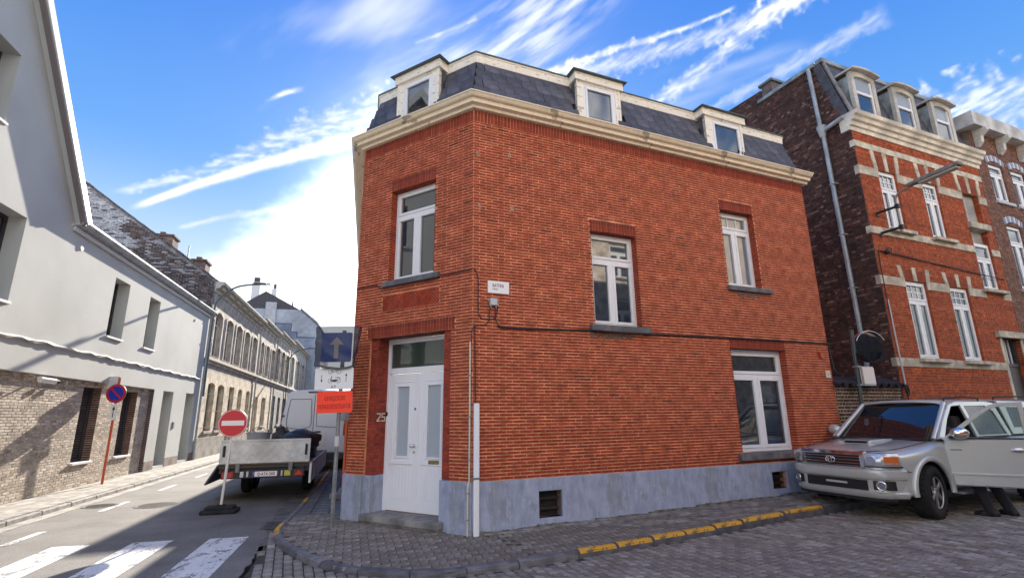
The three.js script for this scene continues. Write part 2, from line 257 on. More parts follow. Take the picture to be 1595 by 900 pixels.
function framedWindow(parent, f, x0, x1, y0, y1, z, o = {}) { // outer frame > sashes, panes, sill
  const w = o.w || 0.055, d = 0.06, g = [], fr = (a, b, c, e, ww, z0, z1) => [rbox(a, b, c, c + ww, z0, z1, 0.008), rbox(a, b, e - ww, e, z0, z1, 0.008), rbox(a, a + ww, c + ww - 0.004, e - ww + 0.004, z0 + 0.001, z1 - 0.001, 0.008), rbox(b - ww, b, c + ww - 0.004, e - ww + 0.004, z0 + 0.001, z1 - 0.001, 0.008)];
  g.push(...fr(x0, x1, y0, y1, w, z - d, z));
  const ty = o.transom === 0 ? null : y0 + (y1 - y0) * (o.transom || 0.7), xm = (x0 + x1) / 2, cols = o.cols || 2, lowTop = ty ? ty : y1 - w;
  if (ty) g.push(rbox(x0 + w - 0.004, x1 - w + 0.004, ty, ty + 0.06, z - d + 0.002, z - 0.002, 0.008));
  if (cols === 2) g.push(rbox(xm - 0.032, xm + 0.032, y0 + w - 0.004, lowTop + 0.004, z - d + 0.004, z + 0.003, 0.008));
  const mat = o.mat || PVC, m = f(mesh('window', merge(g), mat, parent)), gm = o.glass || GLASS;
  const sub = (a, b, c, e, bars) => {
    const sw = o.sash || 0.05; mesh('sash', merge(fr(a, b, c, e, sw, z - 0.05, z + 0.012)), mat, m);
    mesh('pane', merge([box(a + sw - 0.005, b - sw + 0.005, c + sw - 0.005, e - sw + 0.005, z - 0.042, z - 0.028)]), gm, m);
    if (bars) mesh('glazing_bar', merge(bars(a + sw, b - sw, c + sw, e - sw)), mat, m);
  };
  if (cols === 2) { sub(x0 + w, xm - 0.032, y0 + w, lowTop); sub(xm + 0.032, x1 - w, y0 + w, lowTop); } else sub(x0 + w, x1 - w, y0 + w, lowTop);
  if (ty) sub(x0 + w, x1 - w, ty + 0.06, y1 - w, o.bars ? (a, b, c, e) => { const l = []; for (let k = 1; k < o.bars; k++) l.push(box(a + (b - a) * k / o.bars - 0.011, a + (b - a) * k / o.bars + 0.011, c, e, z - 0.045, z - 0.015)); if (o.barh) l.push(box(a, b, (c + e) / 2 - 0.011, (c + e) / 2 + 0.011, z - 0.044, z - 0.016)); return l; } : null);
  if (o.sill) mesh('sill', merge([rbox(o.sill[0], o.sill[1], y0 - (o.sillH || 0.1), y0 - 0.002, z - 0.02, o.sillZ || 0.07, 0.01)]), o.sillMat || BLUESTONE, m);
  return m;
}
// walls with openings [x0, x1, y0, y1]
const open1 = [[2.2, 3.2, 3.13, 4.85], [5.37, 6.3, 4.1, 5.75], [5.22, 6.70, 0.92, 2.86]], open3 = [[0.77, 1.82, 3.95, 5.68], [0.42, 2.2, 0.03, 2.98]], TOP = 6.52, P = 0.735, C0 = 0.05, BL = 0.218;
const wall1 = F1(mesh('brick_wall', merge([extr([[-0.004, 0], [L1, 0], [L1, 6.76], [-0.004, 6.76]], 0.3, -0.308, [...open1, [1.05, 1.44, 0.17, 0.545], [5.86, 6.24, 0.27, 0.565]].map((h) => rectPts(...h)))]), MORTAR, house));
const wall3 = F3(mesh('brick_wall', merge([extr([[-0.004, 0], [W3 + 0.004, 0], [W3 + 0.004, 6.76], [-0.004, 6.76]], 0.3, -0.308, [rectPts(...open3[0])]).translate(0, 0, 0)]), MORTAR, house));
{ // cut the door opening, which reaches the ground, by building the chamfer wall from pieces
  wall3.geometry = merge([extr([[-0.004, 0], [0.42, 0], [0.42, 2.98], [2.2, 2.98], [2.2, 0], [W3 + 0.004, 0], [W3 + 0.004, 6.76], [-0.004, 6.76]], 0.3, -0.308, [rectPts(...open3[0])])]);
}
const wallL = FL(mesh('brick_wall', merge([extr(rectPts(0, LL + 0.004, 0, 6.76), 0.3, -0.308)]), MORTAR, house));
const wallE = mesh('end_wall', merge([box(L1 - 0.3, L1 - 0.002, 0, 7.9, -7, -0.31)]), grainy(0.2, 0.07, 0.05, 0.9, 1, 0.003), house);
const holes1 = [...open1, [2.2, 3.2, 4.85, 5.062], [5.37, 6.3, 5.75, 5.962], [5.22, 6.70, 2.86, 3.05]], holes3 = [...open3, [0.77, 1.82, 5.68, 5.89], [0.35, 2.27, 2.98, 3.19], [0.67, 1.95, 3.43, 3.715]];
const all = [];
for (const b of bond({ x0: 0.004, x1: L1, y0: P, y1: TOP, L: BL, H: C0, joint: 0.0165, jv: 0.0115, holes: holes1 })) all.push({ ...b, f: F1, wall: wall1 });
for (const b of bond({ x0: 0.004, x1: W3 - 0.004, y0: P, y1: TOP, L: BL, H: C0, joint: 0.0165, jv: 0.0115, holes: holes3 })) all.push({ ...b, f: F3, wall: wall3 });
for (const b of bond({ x0: 4, x1: LL - 0.004, y0: P, y1: TOP, L: BL, H: C0, joint: 0.0165, jv: 0.0115 })) all.push({ ...b, f: FL, wall: wallL });
{
  for (const b of all) { const c = local(b.f, (b.x0 + b.x1) / 2, (b.y0 + b.y1) / 2, 0); house.localToWorld(c); b.dist = c.distanceTo(camera.position); }
  const near = new Set(all.filter((b) => b.full && b.f !== FL).sort((a, b) => a.dist - b.dist).slice(0, 300));
  const geo = [0, 1, 2].map((k) => frontGeo(BL - 0.0115, C0 - 0.0165, 0.012, 0.0025 + k * 0.0008));
  const rest = new Map([[wall1, new Pieces()], [wall3, new Pieces()], [wallL, new Pieces()]]);
  for (const b of all) {
    const z = rr(-0.0012, 0.0018);
    if (near.has(b)) { const m = mesh('brick', geo[Math.floor(rnd() * 3)], BRICKM[Math.floor(rnd() * 6)], b.wall); m.position.set((b.x0 + b.x1) / 2, (b.y0 + b.y1) / 2, z); } else rest.get(b.wall).front(b.x0, b.x1, b.y0, b.y1, -0.012, z, REDBRICK(), 0.003, rnd());
  }
  // brick returns in the window reveals
  for (const [wall, list] of [[wall1, open1], [wall3, open3.slice(0, 1)]]) for (const [x0, x1, y0, y1] of list) {
    const Q = rest.get(wall), d = -0.15;
    for (let y = Math.floor((y0 - P) / C0) * C0 + P; y < y1 - 0.02; y += C0) {
      const a = Math.max(y0, y + 0.006), b = Math.min(y1, y + C0 - 0.006); if (b - a < 0.012) continue;
      const c = REDBRICK(); Q.quad([x1 - 0.009, a, d], [x1 - 0.009, a, 0], [x1 - 0.009, b, 0], [x1 - 0.009, b, d], c, rnd()); Q.quad([x0 + 0.009, a, 0], [x0 + 0.009, a, d], [x0 + 0.009, b, d], [x0 + 0.009, b, 0], REDBRICK(), rnd());
    }
    for (let x = x0 + 0.005; x < x1 - 0.05; x += 0.0615) Q.quad([x, y1 - 0.008, d], [x + 0.05, y1 - 0.008, d], [x + 0.05, y1 - 0.008, 0], [x, y1 - 0.008, 0], REDBRICK(), rnd());
  }
  for (const [w, Q] of rest) Q.build('brick_courses', BRICKV, w, 'stuff');
}
// soldier bricks: top course and lintels
{
  const g1 = frontGeo(0.052, 0.205, 0.012, 0.003), put = (wall, x, y, m, g) => { const b = mesh('soldier_brick', g, m, wall); b.position.set(x, y, rr(0, 0.003)); };
  const sold = [[0.47, 0.068, 0.030], [0.51, 0.076, 0.032], [0.54, 0.088, 0.038], [0.43, 0.062, 0.029]].map((c) => grainy(...c, 0.85, 2.2, 0.002));
  const soldCourse = (wall, x0, x1, y, h) => { const n = Math.max(1, Math.round((x1 - x0) / 0.0615)), st = (x1 - x0) / n, g = frontGeo(st - 0.008, h - 0.008, 0.012, 0.003); for (let i = 0; i < n; i++) put(wall, x0 + st * (i + 0.5), y + h / 2, sold[Math.floor(rnd() * 4)], g); };
  for (const [w, a, b] of [[wall1, 0.005, L1], [wall3, 0.005, W3 - 0.005]]) soldCourse(w, a, b, TOP + 0.006, 0.215);
  soldCourse(wall1, 2.2, 3.2, 4.85, 0.212); soldCourse(wall1, 5.37, 6.3, 5.75, 0.212); soldCourse(wall1, 5.22, 6.70, 2.86, 0.19); soldCourse(wall3, 0.77, 1.82, 5.68, 0.21); soldCourse(wall3, 0.35, 2.27, 2.98, 0.21);
}
// herringbone panel under the chamfer window
{
  const Q = [], clip = (poly, k, v, s) => { const o = []; for (let i = 0; i < poly.length; i++) { const a = poly[i], b = poly[(i + 1) % poly.length], da = (a[k] - v) * s, db = (b[k] - v) * s; if (da >= 0) o.push(a); if (da * db < 0) { const t = da / (da - db); o.push([a[0] + (b[0] - a[0]) * t, a[1] + (b[1] - a[1]) * t]); } } return o; };
  const x0 = 0.675, x1 = 1.945, y0 = 3.435, y1 = 3.71, cw = (x1 - x0) / 8, par = [];
  for (let c = 0; c < 8; c++) { const s = [1, 1, -1, -1, 1, 1, -1, -1][c] * ((c % 2) ? -1 : 1) * (c > 3 ? -1 : 1), xa = x0 + c * cw + 0.003, xb = xa + cw - 0.006; for (let k = -6; k < 12; k++) { const y = y0 + k * 0.058, r = s * cw * 0.95; let p = [[xa, y], [xb, y + r], [xb, y + r + 0.047], [xa, y + 0.047]]; p = clip(p, 1, y0, 1); if (p.length > 2) p = clip(p, 1, y1, -1); if (p.length > 2) par.push(p); } }
  const panel = new THREE.Group(); for (const p of par) Q.push(extr(p, 0.013, -0.012)); const pm = F3(mesh('herringbone_panel', merge([box(x0 - 0.008, x1 + 0.008, y0 - 0.008, y1 + 0.008, -0.02, -0.007)]), MORTAR, house));
  par.forEach((p, i) => mesh('brick', uvm(Q[i]), BRICKM[Math.floor(rnd() * 6)], pm));
}
// door surround: stepped brick jambs and the soffit
{
  const g = new Pieces();
  for (const [x0, x1] of [[0.42, 0.59], [2.03, 2.2]]) for (const b of bond({ x0, x1, y0: P, y1: 2.98, L: 0.3, H: C0, joint: 0.004 })) g.front(b.x0, b.x1, b.y0, b.y1, -0.065, -0.05, tone([0.48, 0.07, 0.035], 0.1), 0.002, rnd());
  for (const [x, s] of [[0.59, 1], [2.03, -1]]) for (let y = P; y < 2.975; y += C0) { const c = tone([0.44, 0.062, 0.033], 0.1), X = x, a = y + 0.003, b = Math.min(2.98, y + C0 - 0.003); s > 0 ? g.quad([X, a, -0.052], [X, a, -0.3], [X, b, -0.3], [X, b, -0.052], c, rnd()) : g.quad([X, a, -0.3], [X, a, -0.052], [X, b, -0.052], [X, b, -0.3], c, rnd()); }
  const j = F3(mesh('door_jamb', merge([box(0.42, 0.588, P, 2.98, -0.3, -0.056), box(2.032, 2.2, P, 2.98, -0.3, -0.056), box(0.42, 2.2, 2.972, 2.99, -0.3, -0.012)]), grainy(0.25, 0.07, 0.05, 0.9, 2, 0.002), house));
  g.build('brick_courses', BRICKV, j, 'stuff');
}
// plinth blocks
{
  const y0 = -0.12;
  const v1 = [1.05, 1.44, 0.17, 0.545], v2 = [5.86, 6.24, 0.27, 0.565];
  const p1 = F1(mesh('plinth', merge([extr([[0, y0], [L1, y0], [L1, P - 0.006], [0, P - 0.006]], 0.17, -0.14, [rectPts(...v1), rectPts(...v2)], 0.006)]), PLINTH, house));
  for (const v of [v1, v2]) { mesh('vent', merge([box(v[0] - 0.02, v[1] + 0.02, v[2] - 0.02, v[3] + 0.02, -0.16, -0.14)]), BLACK, p1); mesh('vent_slat', merge([0.3, 0.68].map((k) => rbox(v[0], v[1], v[2] + (v[3] - v[2]) * k - 0.02, v[2] + (v[3] - v[2]) * k + 0.02, -0.12, -0.075, 0.004))), grainy(0.05, 0.035, 0.03, 0.9, 2, 0.002), p1); }
  F3(mesh('plinth', merge([extr(rectPts(-0.02, 0.42, y0, P - 0.006), 0.17, -0.135, [], 0.006), extr(rectPts(0.42, 0.596, y0, P - 0.006), 0.3, -0.3, [], 0.006)]), PLINTH, house));
  F3(mesh('plinth', merge([extr(rectPts(2.024, 2.2, y0, P - 0.006), 0.3, -0.302, [], 0.006), extr(rectPts(2.2, W3 + 0.015, y0, P - 0.006), 0.17, -0.137, [], 0.006)]), PLINTH, house));
  FL(mesh('plinth', merge([extr(rectPts(0, LL + 0.01, y0, P - 0.006), 0.17, -0.143, [], 0.006)]), PLINTH, house));
  const st = F3(mesh('doorstep', merge([rbox(0.5, 2.12, 0.065, 0.165, -0.32, 0.13, 0.012), box(0.53, 2.1, -0.05, 0.07, -0.3, 0.09)]), grainy(0.36, 0.345, 0.335, 0.85, 1.5, 0.003), house));
}
// windows and door
framedWindow(house, F1, 2.205, 3.195, 3.135, 4.845, -0.15, { sill: [2.1, 3.33], sillH: 0.11, transom: 0.69 });
framedWindow(house, F1, 5.375, 6.295, 4.105, 5.745, -0.15, { sill: [5.33, 6.5], sillH: 0.1, transom: 0.74, bars: 3, glass: new THREE.MeshPhysicalMaterial({ color: RGB(0.16, 0.19, 0.23), roughness: 0.05, ior: 1.9 }) });
framedWindow(house, F1, 5.225, 6.695, 0.925, 2.855, -0.15, { sill: [5.12, 6.72], sillH: 0.13, transom: 0.72, w: 0.065, sash: 0.06 });
framedWindow(house, F3, 0.775, 1.815, 3.955, 5.675, -0.15, { sill: [0.7, 1.95], sillH: 0.1, transom: 0.7, glass: new THREE.MeshPhysicalMaterial({ color: RGB(0.02, 0.024, 0.03), roughness: 0.02, ior: 2.3 }) });
{
  const d = F3(mesh('door', merge([rbox(0.592, 0.65, 0.165, 2.965, -0.36, -0.29, 0.006), rbox(1.97, 2.028, 0.165, 2.965, -0.36, -0.29, 0.006), rbox(0.645, 1.975, 2.89, 2.965, -0.358, -0.292, 0.006), rbox(0.645, 1.975, 2.37, 2.47, -0.358, -0.285, 0.01)]), PAINTW, house));
  for (const [a, b, s] of [[0.652, 1.305, 1], [1.311, 1.968, -1]]) {
    const px0 = s > 0 ? a + 0.18 : a + 0.20, px1 = px0 + 0.27, hole = rectPts(px0, px1, 1.02, 2.15);
    const leaf = mesh('door_leaf', merge([extr(rectPts(a, b, 0.175, 2.365), 0.05, -0.36, [hole], 0.004)]), PAINTW, d);
    mesh('pane', merge([box(px0 - 0.01, px1 + 0.01, 1.01, 2.16, -0.345, -0.335)]), FROST, d);
    const fr = (x0, x1, y0, y1, w, z0, z1) => [rbox(x0, x1, y0, y0 + w, z0, z1, 0.006), rbox(x0, x1, y1 - w, y1, z0, z1, 0.006), rbox(x0, x0 + w, y0 + w, y1 - w, z0, z1 - 0.001, 0.006), rbox(x1 - w, x1, y0 + w, y1 - w, z0, z1 - 0.001, 0.006)];
    mesh('moulding', merge([...fr(px0 - 0.03, px1 + 0.03, 0.99, 2.18, 0.032, -0.315, -0.296), ...fr(px0 - 0.09, px1 + 0.09, 0.93, 2.24, 0.022, -0.314, -0.302), rbox(px0 - 0.11, px1 + 0.11, 0.895, 0.925, -0.314, -0.29, 0.006)]), PAINTW, d);
    for (let k = 0; k < 6; k++) { const x = px0 - 0.07 + k * 0.07; mesh('board', merge([rbox(x, x + 0.066, 0.36, 0.86, -0.316, -0.306, 0.004)]), PAINTW, d); }
  }
  mesh('meeting_stile', merge([rbox(1.29, 1.33, 0.18, 2.36, -0.312, -0.293, 0.006)]), PAINTW, d);
  mesh('transom_pane', merge([box(0.64, 1.98, 2.46, 2.9, -0.335, -0.325)]), GLASSG, d);
  mesh('door_knob', merge([new THREE.SphereGeometry(0.032, 16, 12).translate(1.235, 1.19, -0.25), bar([1.235, 1.19, -0.31], [1.235, 1.19, -0.26], 0.012), new THREE.CylinderGeometry(0.03, 0.03, 0.008, 18).rotateX(Math.PI / 2).translate(1.235, 1.19, -0.306)]), CHROME, d);
  mesh('lock', merge([1.09, 1.775].map((y) => new THREE.CylinderGeometry(0.02, 0.022, 0.012, 16).rotateX(Math.PI / 2).translate(1.245, y, -0.303))), CHROME, d);
  mesh('letter_plate', merge([rbox(1.56, 1.77, 0.915, 0.975, -0.30, -0.288, 0.004), rbox(1.585, 1.745, 0.93, 0.96, -0.292, -0.285, 0.003)]), grainy(0.55, 0.45, 0.22, 0.4, 4, 0.001, { x: { metalness: 0.7 } }), d);
  mesh('bell', merge([rbox(0.605, 0.635, 1.665, 1.735, -0.29, -0.275, 0.003)]), BLACK, d);
}
// cornice, mansard, fascia
const lp = (x, z) => { const v = house.worldToLocal(new THREE.Vector3(x, 0, z)); return [v.x, v.z]; };
const insetPath = (path, o) => { const n = path.length, d = (a, b) => { const x = b[0] - a[0], z = b[1] - a[1], l = Math.hypot(x, z); return [x / l, z / l]; }; return path.map((p, i) => { const d0 = d(path[Math.max(0, i - 1)], path[Math.max(1, i)]), d1 = d(path[Math.min(n - 2, i)], path[Math.min(n - 1, i + 1)]), n0 = [-d0[1], d0[0]], n1 = [-d1[1], d1[0]], m = [n0[0] + n1[0], n0[1] + n1[1]], k = m[0] * n0[0] + m[1] * n0[1]; return [p[0] + m[0] / k * o, p[1] + m[1] / k * o]; }); };
const PATH = [lp(LX, LZ), lp(BX, BZ), [0, 0], [L1 + 0.12, 0]], PATHR = [lp(LX, LZ), lp(BX, BZ), [0, 0], [L1 - 0.1, 0]];
mesh('cornice', uvm(sweep(PATH, [[-0.04, 6.742], [0.06, 6.745], [0.075, 6.785], [0.15, 6.80], [0.16, 6.862], [0.205, 6.868], [0.225, 6.885], [0.25, 6.92], [0.265, 6.925], [0.265, 6.945], [-0.04, 6.945]])), CORNICE, house);
const roof = mesh('mansard_roof', uvm(sweep(PATHR, [[0.03, 6.97], [-0.285, 7.89], [-0.6, 7.89], [-0.5, 6.97]])), grainy(0.03, 0.03, 0.036, 0.8, 1, 0.002), house);
mesh('roof_fascia', uvm(sweep(PATHR, [[-0.30, 7.86], [-0.245, 7.87], [-0.225, 7.90], [-0.215, 8.02], [-0.20, 8.035], [-0.2, 8.06], [-0.30, 8.06]])), FASCIA, house);
{
  const flat = [lp(LX, LZ), lp(BX, BZ), [0, 0], [L1 - 0.1, 0], [L1 - 0.1, -7], [lp(LX, LZ)[0], lp(LX, LZ)[1]]];
  mesh('flat_roof', uvm(new THREE.ShapeGeometry(shapeOf([...insetPath(PATHR, -0.3), [L1 - 0.1, -7.5]].map(([x, z]) => [x, -z]))).rotateX(-Math.PI / 2).translate(0, 8.045, 0)), grainy(0.08, 0.08, 0.085, 0.9, 1, 0.002), house);
  mesh('roof_edge', uvm(sweep(PATHR, [[-0.21, 8.062], [-0.185, 8.062], [-0.18, 8.085], [-0.4, 8.085], [-0.4, 8.062]])), std(0.09, 0.13, 0.13, 0.6), house);
  const phi = Math.atan2(0.315, 0.92), SL = Math.hypot(0.315, 0.92), EXPo = 0.245, SWd = 0.30;
  const slateShape = (w, h) => { const s = new THREE.Shape(), r = Math.min(0.1, w * 0.45); s.moveTo(r, 0); s.lineTo(w, 0); s.lineTo(w, h); s.lineTo(0, h); s.lineTo(0, r * 0.75); s.quadraticCurveTo(0, 0, r, 0); return s; };
  const geoCache = new Map(), slateGeo = (w) => { const k = Math.round(w * 50) / 50; if (!geoCache.has(k)) geoCache.set(k, uvm(extr(slateShape(k - 0.006, EXPo + 0.05), 0.02, 0, [], 0, 4).rotateX(0.075))); return geoCache.get(k); };
  const lay = (f, x0, x1, skip, c0, c1) => {
    const ry = (() => { const o = new THREE.Object3D(); f(o); return o.rotation.y; })();
    for (let r = 0; r < 4; r++) {
      const t = r * EXPo - 0.02, o = 0.03 - 0.315 * (t + 0.12) / SL, a = x0 - c0 * o, b = x1 + c1 * o;
      for (let x = a - (r % 2) * SWd / 2 - 0.001; x < b; x += SWd) {
        const s0 = Math.max(a, x), s1 = Math.min(b, x + SWd); if (s1 - s0 < 0.05) continue; const m0 = (s0 + s1) / 2;
        if (skip.some(([p, q]) => m0 > p && m0 < q)) continue;
        const z = 0.03 - 0.315 * t / SL, y = 6.97 + 0.92 * t / SL, m = mesh('slate', slateGeo(s1 - s0), SLATES[Math.floor(rnd() * 4)], roof), p = local(f, s0, y, z + 0.012 + rr(0, 0.003));
        m.position.copy(p); m.rotation.set(-phi, ry, rr(-0.006, 0.006), 'YXZ');
      }
    }
  };
  const tA = Math.tan((Math.PI - rad(180 - (AZ3 - AZ1))) / 2), tB = Math.tan((Math.PI - rad(180 - (AZL - AZ3))) / 2);
  lay(F1, 0, L1 - 0.1, [[2.1, 3.06], [5.3, 6.3]], tA, 0); lay(F3, 0, W3, [[0.82, 1.78]], tB, tA);
  const dormer = (f, x0, x1, r0, r1, p0, p1) => {
    const Z = -0.02, y0 = 6.98, yt = 7.915;
    const d = f(mesh('dormer', merge([extr([[x0, y0], [x1, y0], [x1, yt], [x0, yt]], 0.06, Z - 0.06, [rectPts(p0 - 0.1, p1 + 0.1, 7.07, 7.87)], 0.005), box(x0, x0 + 0.05, y0, yt, Z - 0.06, Z + 0.012), box(x1 - 0.05, x1, y0, yt, Z - 0.06, Z + 0.012)]), FASCIA, house));
    mesh('cheek', merge([box(x0 + 0.01, x0 + 0.05, y0, yt, -0.75, Z - 0.06), box(x1 - 0.05, x1 - 0.01, y0, yt, -0.75, Z - 0.06)]), SLATES[2], d);
    mesh('dormer_roof', uvm(sweep([[r0 + 0.09, -0.75], [r0 + 0.09, Z], [r1 - 0.09, Z], [r1 - 0.09, -0.75]], [[-0.05, 7.91], [0.04, 7.915], [0.05, 7.945], [0.08, 7.955], [0.09, 8.05], [0.10, 8.07], [-0.05, 8.07]], -1)), FASCIA, d);
    mesh('roof_sheet', merge([box(r0 - 0.025, r1 + 0.025, 8.072, 8.088, -0.75, Z + 0.12)]), std(0.09, 0.12, 0.125, 0.6), d);
    const fr = (w, a, b, c, e, z0, z1) => [rbox(a, b, c, c + w, z0, z1, 0.005), rbox(a, b, e - w, e, z0, z1, 0.005), rbox(a, a + w, c + w, e - w, z0, z1 - 0.001, 0.005), rbox(b - w, b, c + w, e - w, z0, z1 - 0.001, 0.005)];
    mesh('window_frame', merge([...fr(0.05, p0 - 0.1, p1 + 0.1, 7.07, 7.87, Z - 0.05, Z - 0.008), ...fr(0.045, p0 - 0.05, p1 + 0.05, 7.12, 7.82, Z - 0.05, Z + 0.004)]), PVC, d);
    mesh('pane', merge([box(p0 - 0.01, p1 + 0.01, 7.16, 7.79, Z - 0.04, Z - 0.03)]), GLASSB, d);
  };
  dormer(F1, 2.08, 3.08, 1.99, 3.17, 2.33, 2.86); dormer(F1, 5.27, 6.34, 5.15, 6.46, 5.55, 6.2); dormer(F3, 0.79, 1.82, 0.71, 1.90, 1.04, 1.57);
}
// house number, pipes, cables and boxes on the corner house
const cv = (w, h, draw) => { const c = document.createElement('canvas'); c.width = w; c.height = h; const x = c.getContext('2d'); draw(x, w, h); const t = new THREE.CanvasTexture(c); t.colorSpace = THREE.SRGBColorSpace; return t; };
function faceSign(name, w, h, depth, map, back, parent, r = 0.02, rough = 0.5) { // a plate whose front carries a print
  const s = new THREE.Shape(); s.moveTo(-w / 2 + r, -h / 2); s.lineTo(w / 2 - r, -h / 2); s.quadraticCurveTo(w / 2, -h / 2, w / 2, -h / 2 + r); s.lineTo(w / 2, h / 2 - r); s.quadraticCurveTo(w / 2, h / 2, w / 2 - r, h / 2); s.lineTo(-w / 2 + r, h / 2); s.quadraticCurveTo(-w / 2, h / 2, -w / 2, h / 2 - r); s.lineTo(-w / 2, -h / 2 + r); s.quadraticCurveTo(-w / 2, -h / 2, -w / 2 + r, -h / 2);
  const b = mesh(name, uvm(new THREE.ExtrudeGeometry(s, { depth, bevelEnabled: false, curveSegments: 6 })), back, parent), g = new THREE.ShapeGeometry(s, 6), p = g.attributes.position, uv = g.attributes.uv;
  for (let i = 0; i < p.count; i++) uv.setXY(i, (p.getX(i) + w / 2) / w, (p.getY(i) + h / 2) / h);
  mesh('print', g.translate(0, 0, depth + 0.0015), new THREE.MeshStandardMaterial({ map, roughness: rough }), b); return b;
}
function onHouse(g, f, x, y, z) { const p = local(f, x, y, z); house.localToWorld(p); g.position.copy(p); const o = new THREE.Object3D(); f(o); g.rotation.y = house.rotation.y + o.rotation.y; return g; }
{
  const t = cv(256, 160, (c, w, h) => { c.clearRect(0, 0, w, h); c.fillStyle = '#d9cfc0'; c.fillRect(0, 0, w, h); });
  const num = (pts) => extr(pts, 0.012, 0), seg = [];
  // 2 and 5 as cut metal figures
  const two = [rbox(0, 0.075, 0.095, 0.11, 0, 0.01, 0.002), rbox(0.06, 0.075, 0.055, 0.11, 0.001, 0.0095, 0.002), rbox(0, 0.075, 0.0, 0.016, 0, 0.01, 0.002), num([[0.0, 0.012], [0.02, 0.012], [0.075, 0.062], [0.06, 0.068]])];
  const five = [rbox(0.1, 0.172, 0.095, 0.11, 0, 0.01, 0.002), rbox(0.1, 0.115, 0.052, 0.11, 0.001, 0.0095, 0.002), rbox(0.1, 0.172, 0.05, 0.065, 0, 0.01, 0.002), rbox(0.158, 0.173, 0.006, 0.06, 0.001, 0.0095, 0.002), rbox(0.1, 0.17, 0.0, 0.015, 0, 0.01, 0.002)];
  const g = thing('house_number', 'pale metal figures 25 on the red brick door jamb', 'house number'); onHouse(g, F3, 0.592, 1.58, -0.075); g.rotation.y += Math.PI / 2; g.scale.set(1.12, 1.25, 1);
  mesh('digit', merge(two), std(0.62, 0.58, 0.5, 0.5), g); mesh('digit', merge(five), std(0.62, 0.58, 0.5, 0.5), g);
}
{
  const map = cv(768, 420, (c, w, h) => { c.fillStyle = '#e9e8ea'; c.fillRect(0, 0, w, h); c.fillStyle = '#1a1a20'; c.font = 'bold 150px sans-serif'; c.textAlign = 'left'; c.save(); c.translate(160, 210); c.scale(0.74, 1.05); c.fillText('KATTEN', 0, 0); c.restore(); c.font = 'bold 74px sans-serif'; c.save(); c.translate(160, 305); c.scale(0.8, 1); c.fillText('STRAAT', 0, 0); c.restore(); c.fillStyle = '#55555c'; c.font = '24px sans-serif'; c.fillText('·····', 560, 384); c.strokeStyle = '#c9c9ce'; c.lineWidth = 6; c.strokeRect(5, 5, w - 10, h - 10); });
  const g = thing('street_name_sign', 'white enamel street name plate reading KATTEN STRAAT on the brick corner', 'street sign'); onHouse(g, F1, 0.425, 3.63, 0.008); g.rotation.z = -0.008; faceSign('plate', 0.365, 0.2, 0.012, map, std(0.7, 0.7, 0.72, 0.4), g, 0.012, 0.3);
}
{
  const g = thing('junction_box', 'small grey cable junction box under the street name plate', 'junction box'); onHouse(g, F1, 0.33, 3.38, 0.004);
  mesh('box_body', merge([rbox(-0.062, 0.062, -0.06, 0.06, 0, 0.06, 0.008)]), std(0.42, 0.44, 0.48, 0.45), g); mesh('cover', merge([rbox(-0.052, 0.052, -0.05, 0.05, 0.06, 0.068, 0.006)]), std(0.5, 0.52, 0.56, 0.4), g);
  mesh('gland', merge([[-0.08, 0.03], [0.08, 0.02], [0.07, -0.03], [-0.04, -0.075], [0.045, -0.075]].map(([x, y]) => cyl(x, y - 0.012, 0.03, 0.012, 0.026, 10))), std(0.35, 0.36, 0.38, 0.5), g);
}
function cableThing(label, f, pts, r, seg, name = 'cable', mat = CABLE) { const g = thing(name, label, 'cable'); const o = onHouse(g, f, 0, 0, 0); mesh('sheath', uvm(tube(pts, r, seg, 7)), mat, g); return g; }
cableThing('black cable bundle strung level along the long brick side of the corner house', F1, [[0.41, 3.0, 0.02], [0.8, 2.99, 0.022], [2.1, 3.025, 0.02], [2.15, 3.02, 0.085], [2.7, 3.008, 0.09], [3.3, 3.015, 0.085], [3.4, 3.02, 0.02], [4.6, 3.04, 0.02], [6.5, 3.05, 0.02], [7.95, 3.05, 0.02], [8.03, 2.98, 0.0], [8.06, 2.5, 0.02], [8.12, 2.42, 0.05]], 0.015, 220);
cableThing('thin black cable under the sill of the window above the door', F3, [[0.02, 3.93, 0.012], [0.5, 3.935, 0.012], [0.72, 3.83, 0.08], [1.3, 3.84, 0.09], [1.9, 3.86, 0.06], [2.1, 3.885, 0.014], [2.6, 3.895, 0.016]], 0.009, 90);
cableThing('black cable looping down beside the street name plate', F1, [[0.0, 3.9, 0.02], [0.05, 3.86, 0.02], [0.085, 3.7, 0.014], [0.086, 3.25, 0.014], [0.12, 3.13, 0.016], [0.22, 3.105, 0.016], [0.36, 3.13, 0.016], [0.405, 3.25, 0.016], [0.4, 3.36, 0.03]], 0.008, 90);
cableThing('black cable curving from the junction box to the level bundle', F1, [[0.29, 3.31, 0.03], [0.265, 3.2, 0.016], [0.27, 3.1, 0.018], [0.2, 3.02, 0.02], [0.06, 3.0, 0.03], [-0.02, 2.93, 0.045], [-0.035, 2.72, 0.05]], 0.008, 60);
cableThing('black cable dropping from the junction box onto the level bundle', F1, [[0.375, 3.31, 0.03], [0.37, 3.15, 0.018], [0.4, 3.05, 0.02], [0.46, 3.0, 0.025]], 0.008, 30);
cableThing('dark red cable running down into the white cable guard', F1, [[0.03, 3.0, 0.012], [0.042, 2.4, 0.012], [0.042, 1.8, 0.03]], 0.011, 20, 'cable', std(0.12, 0.02, 0.02, 0.6));
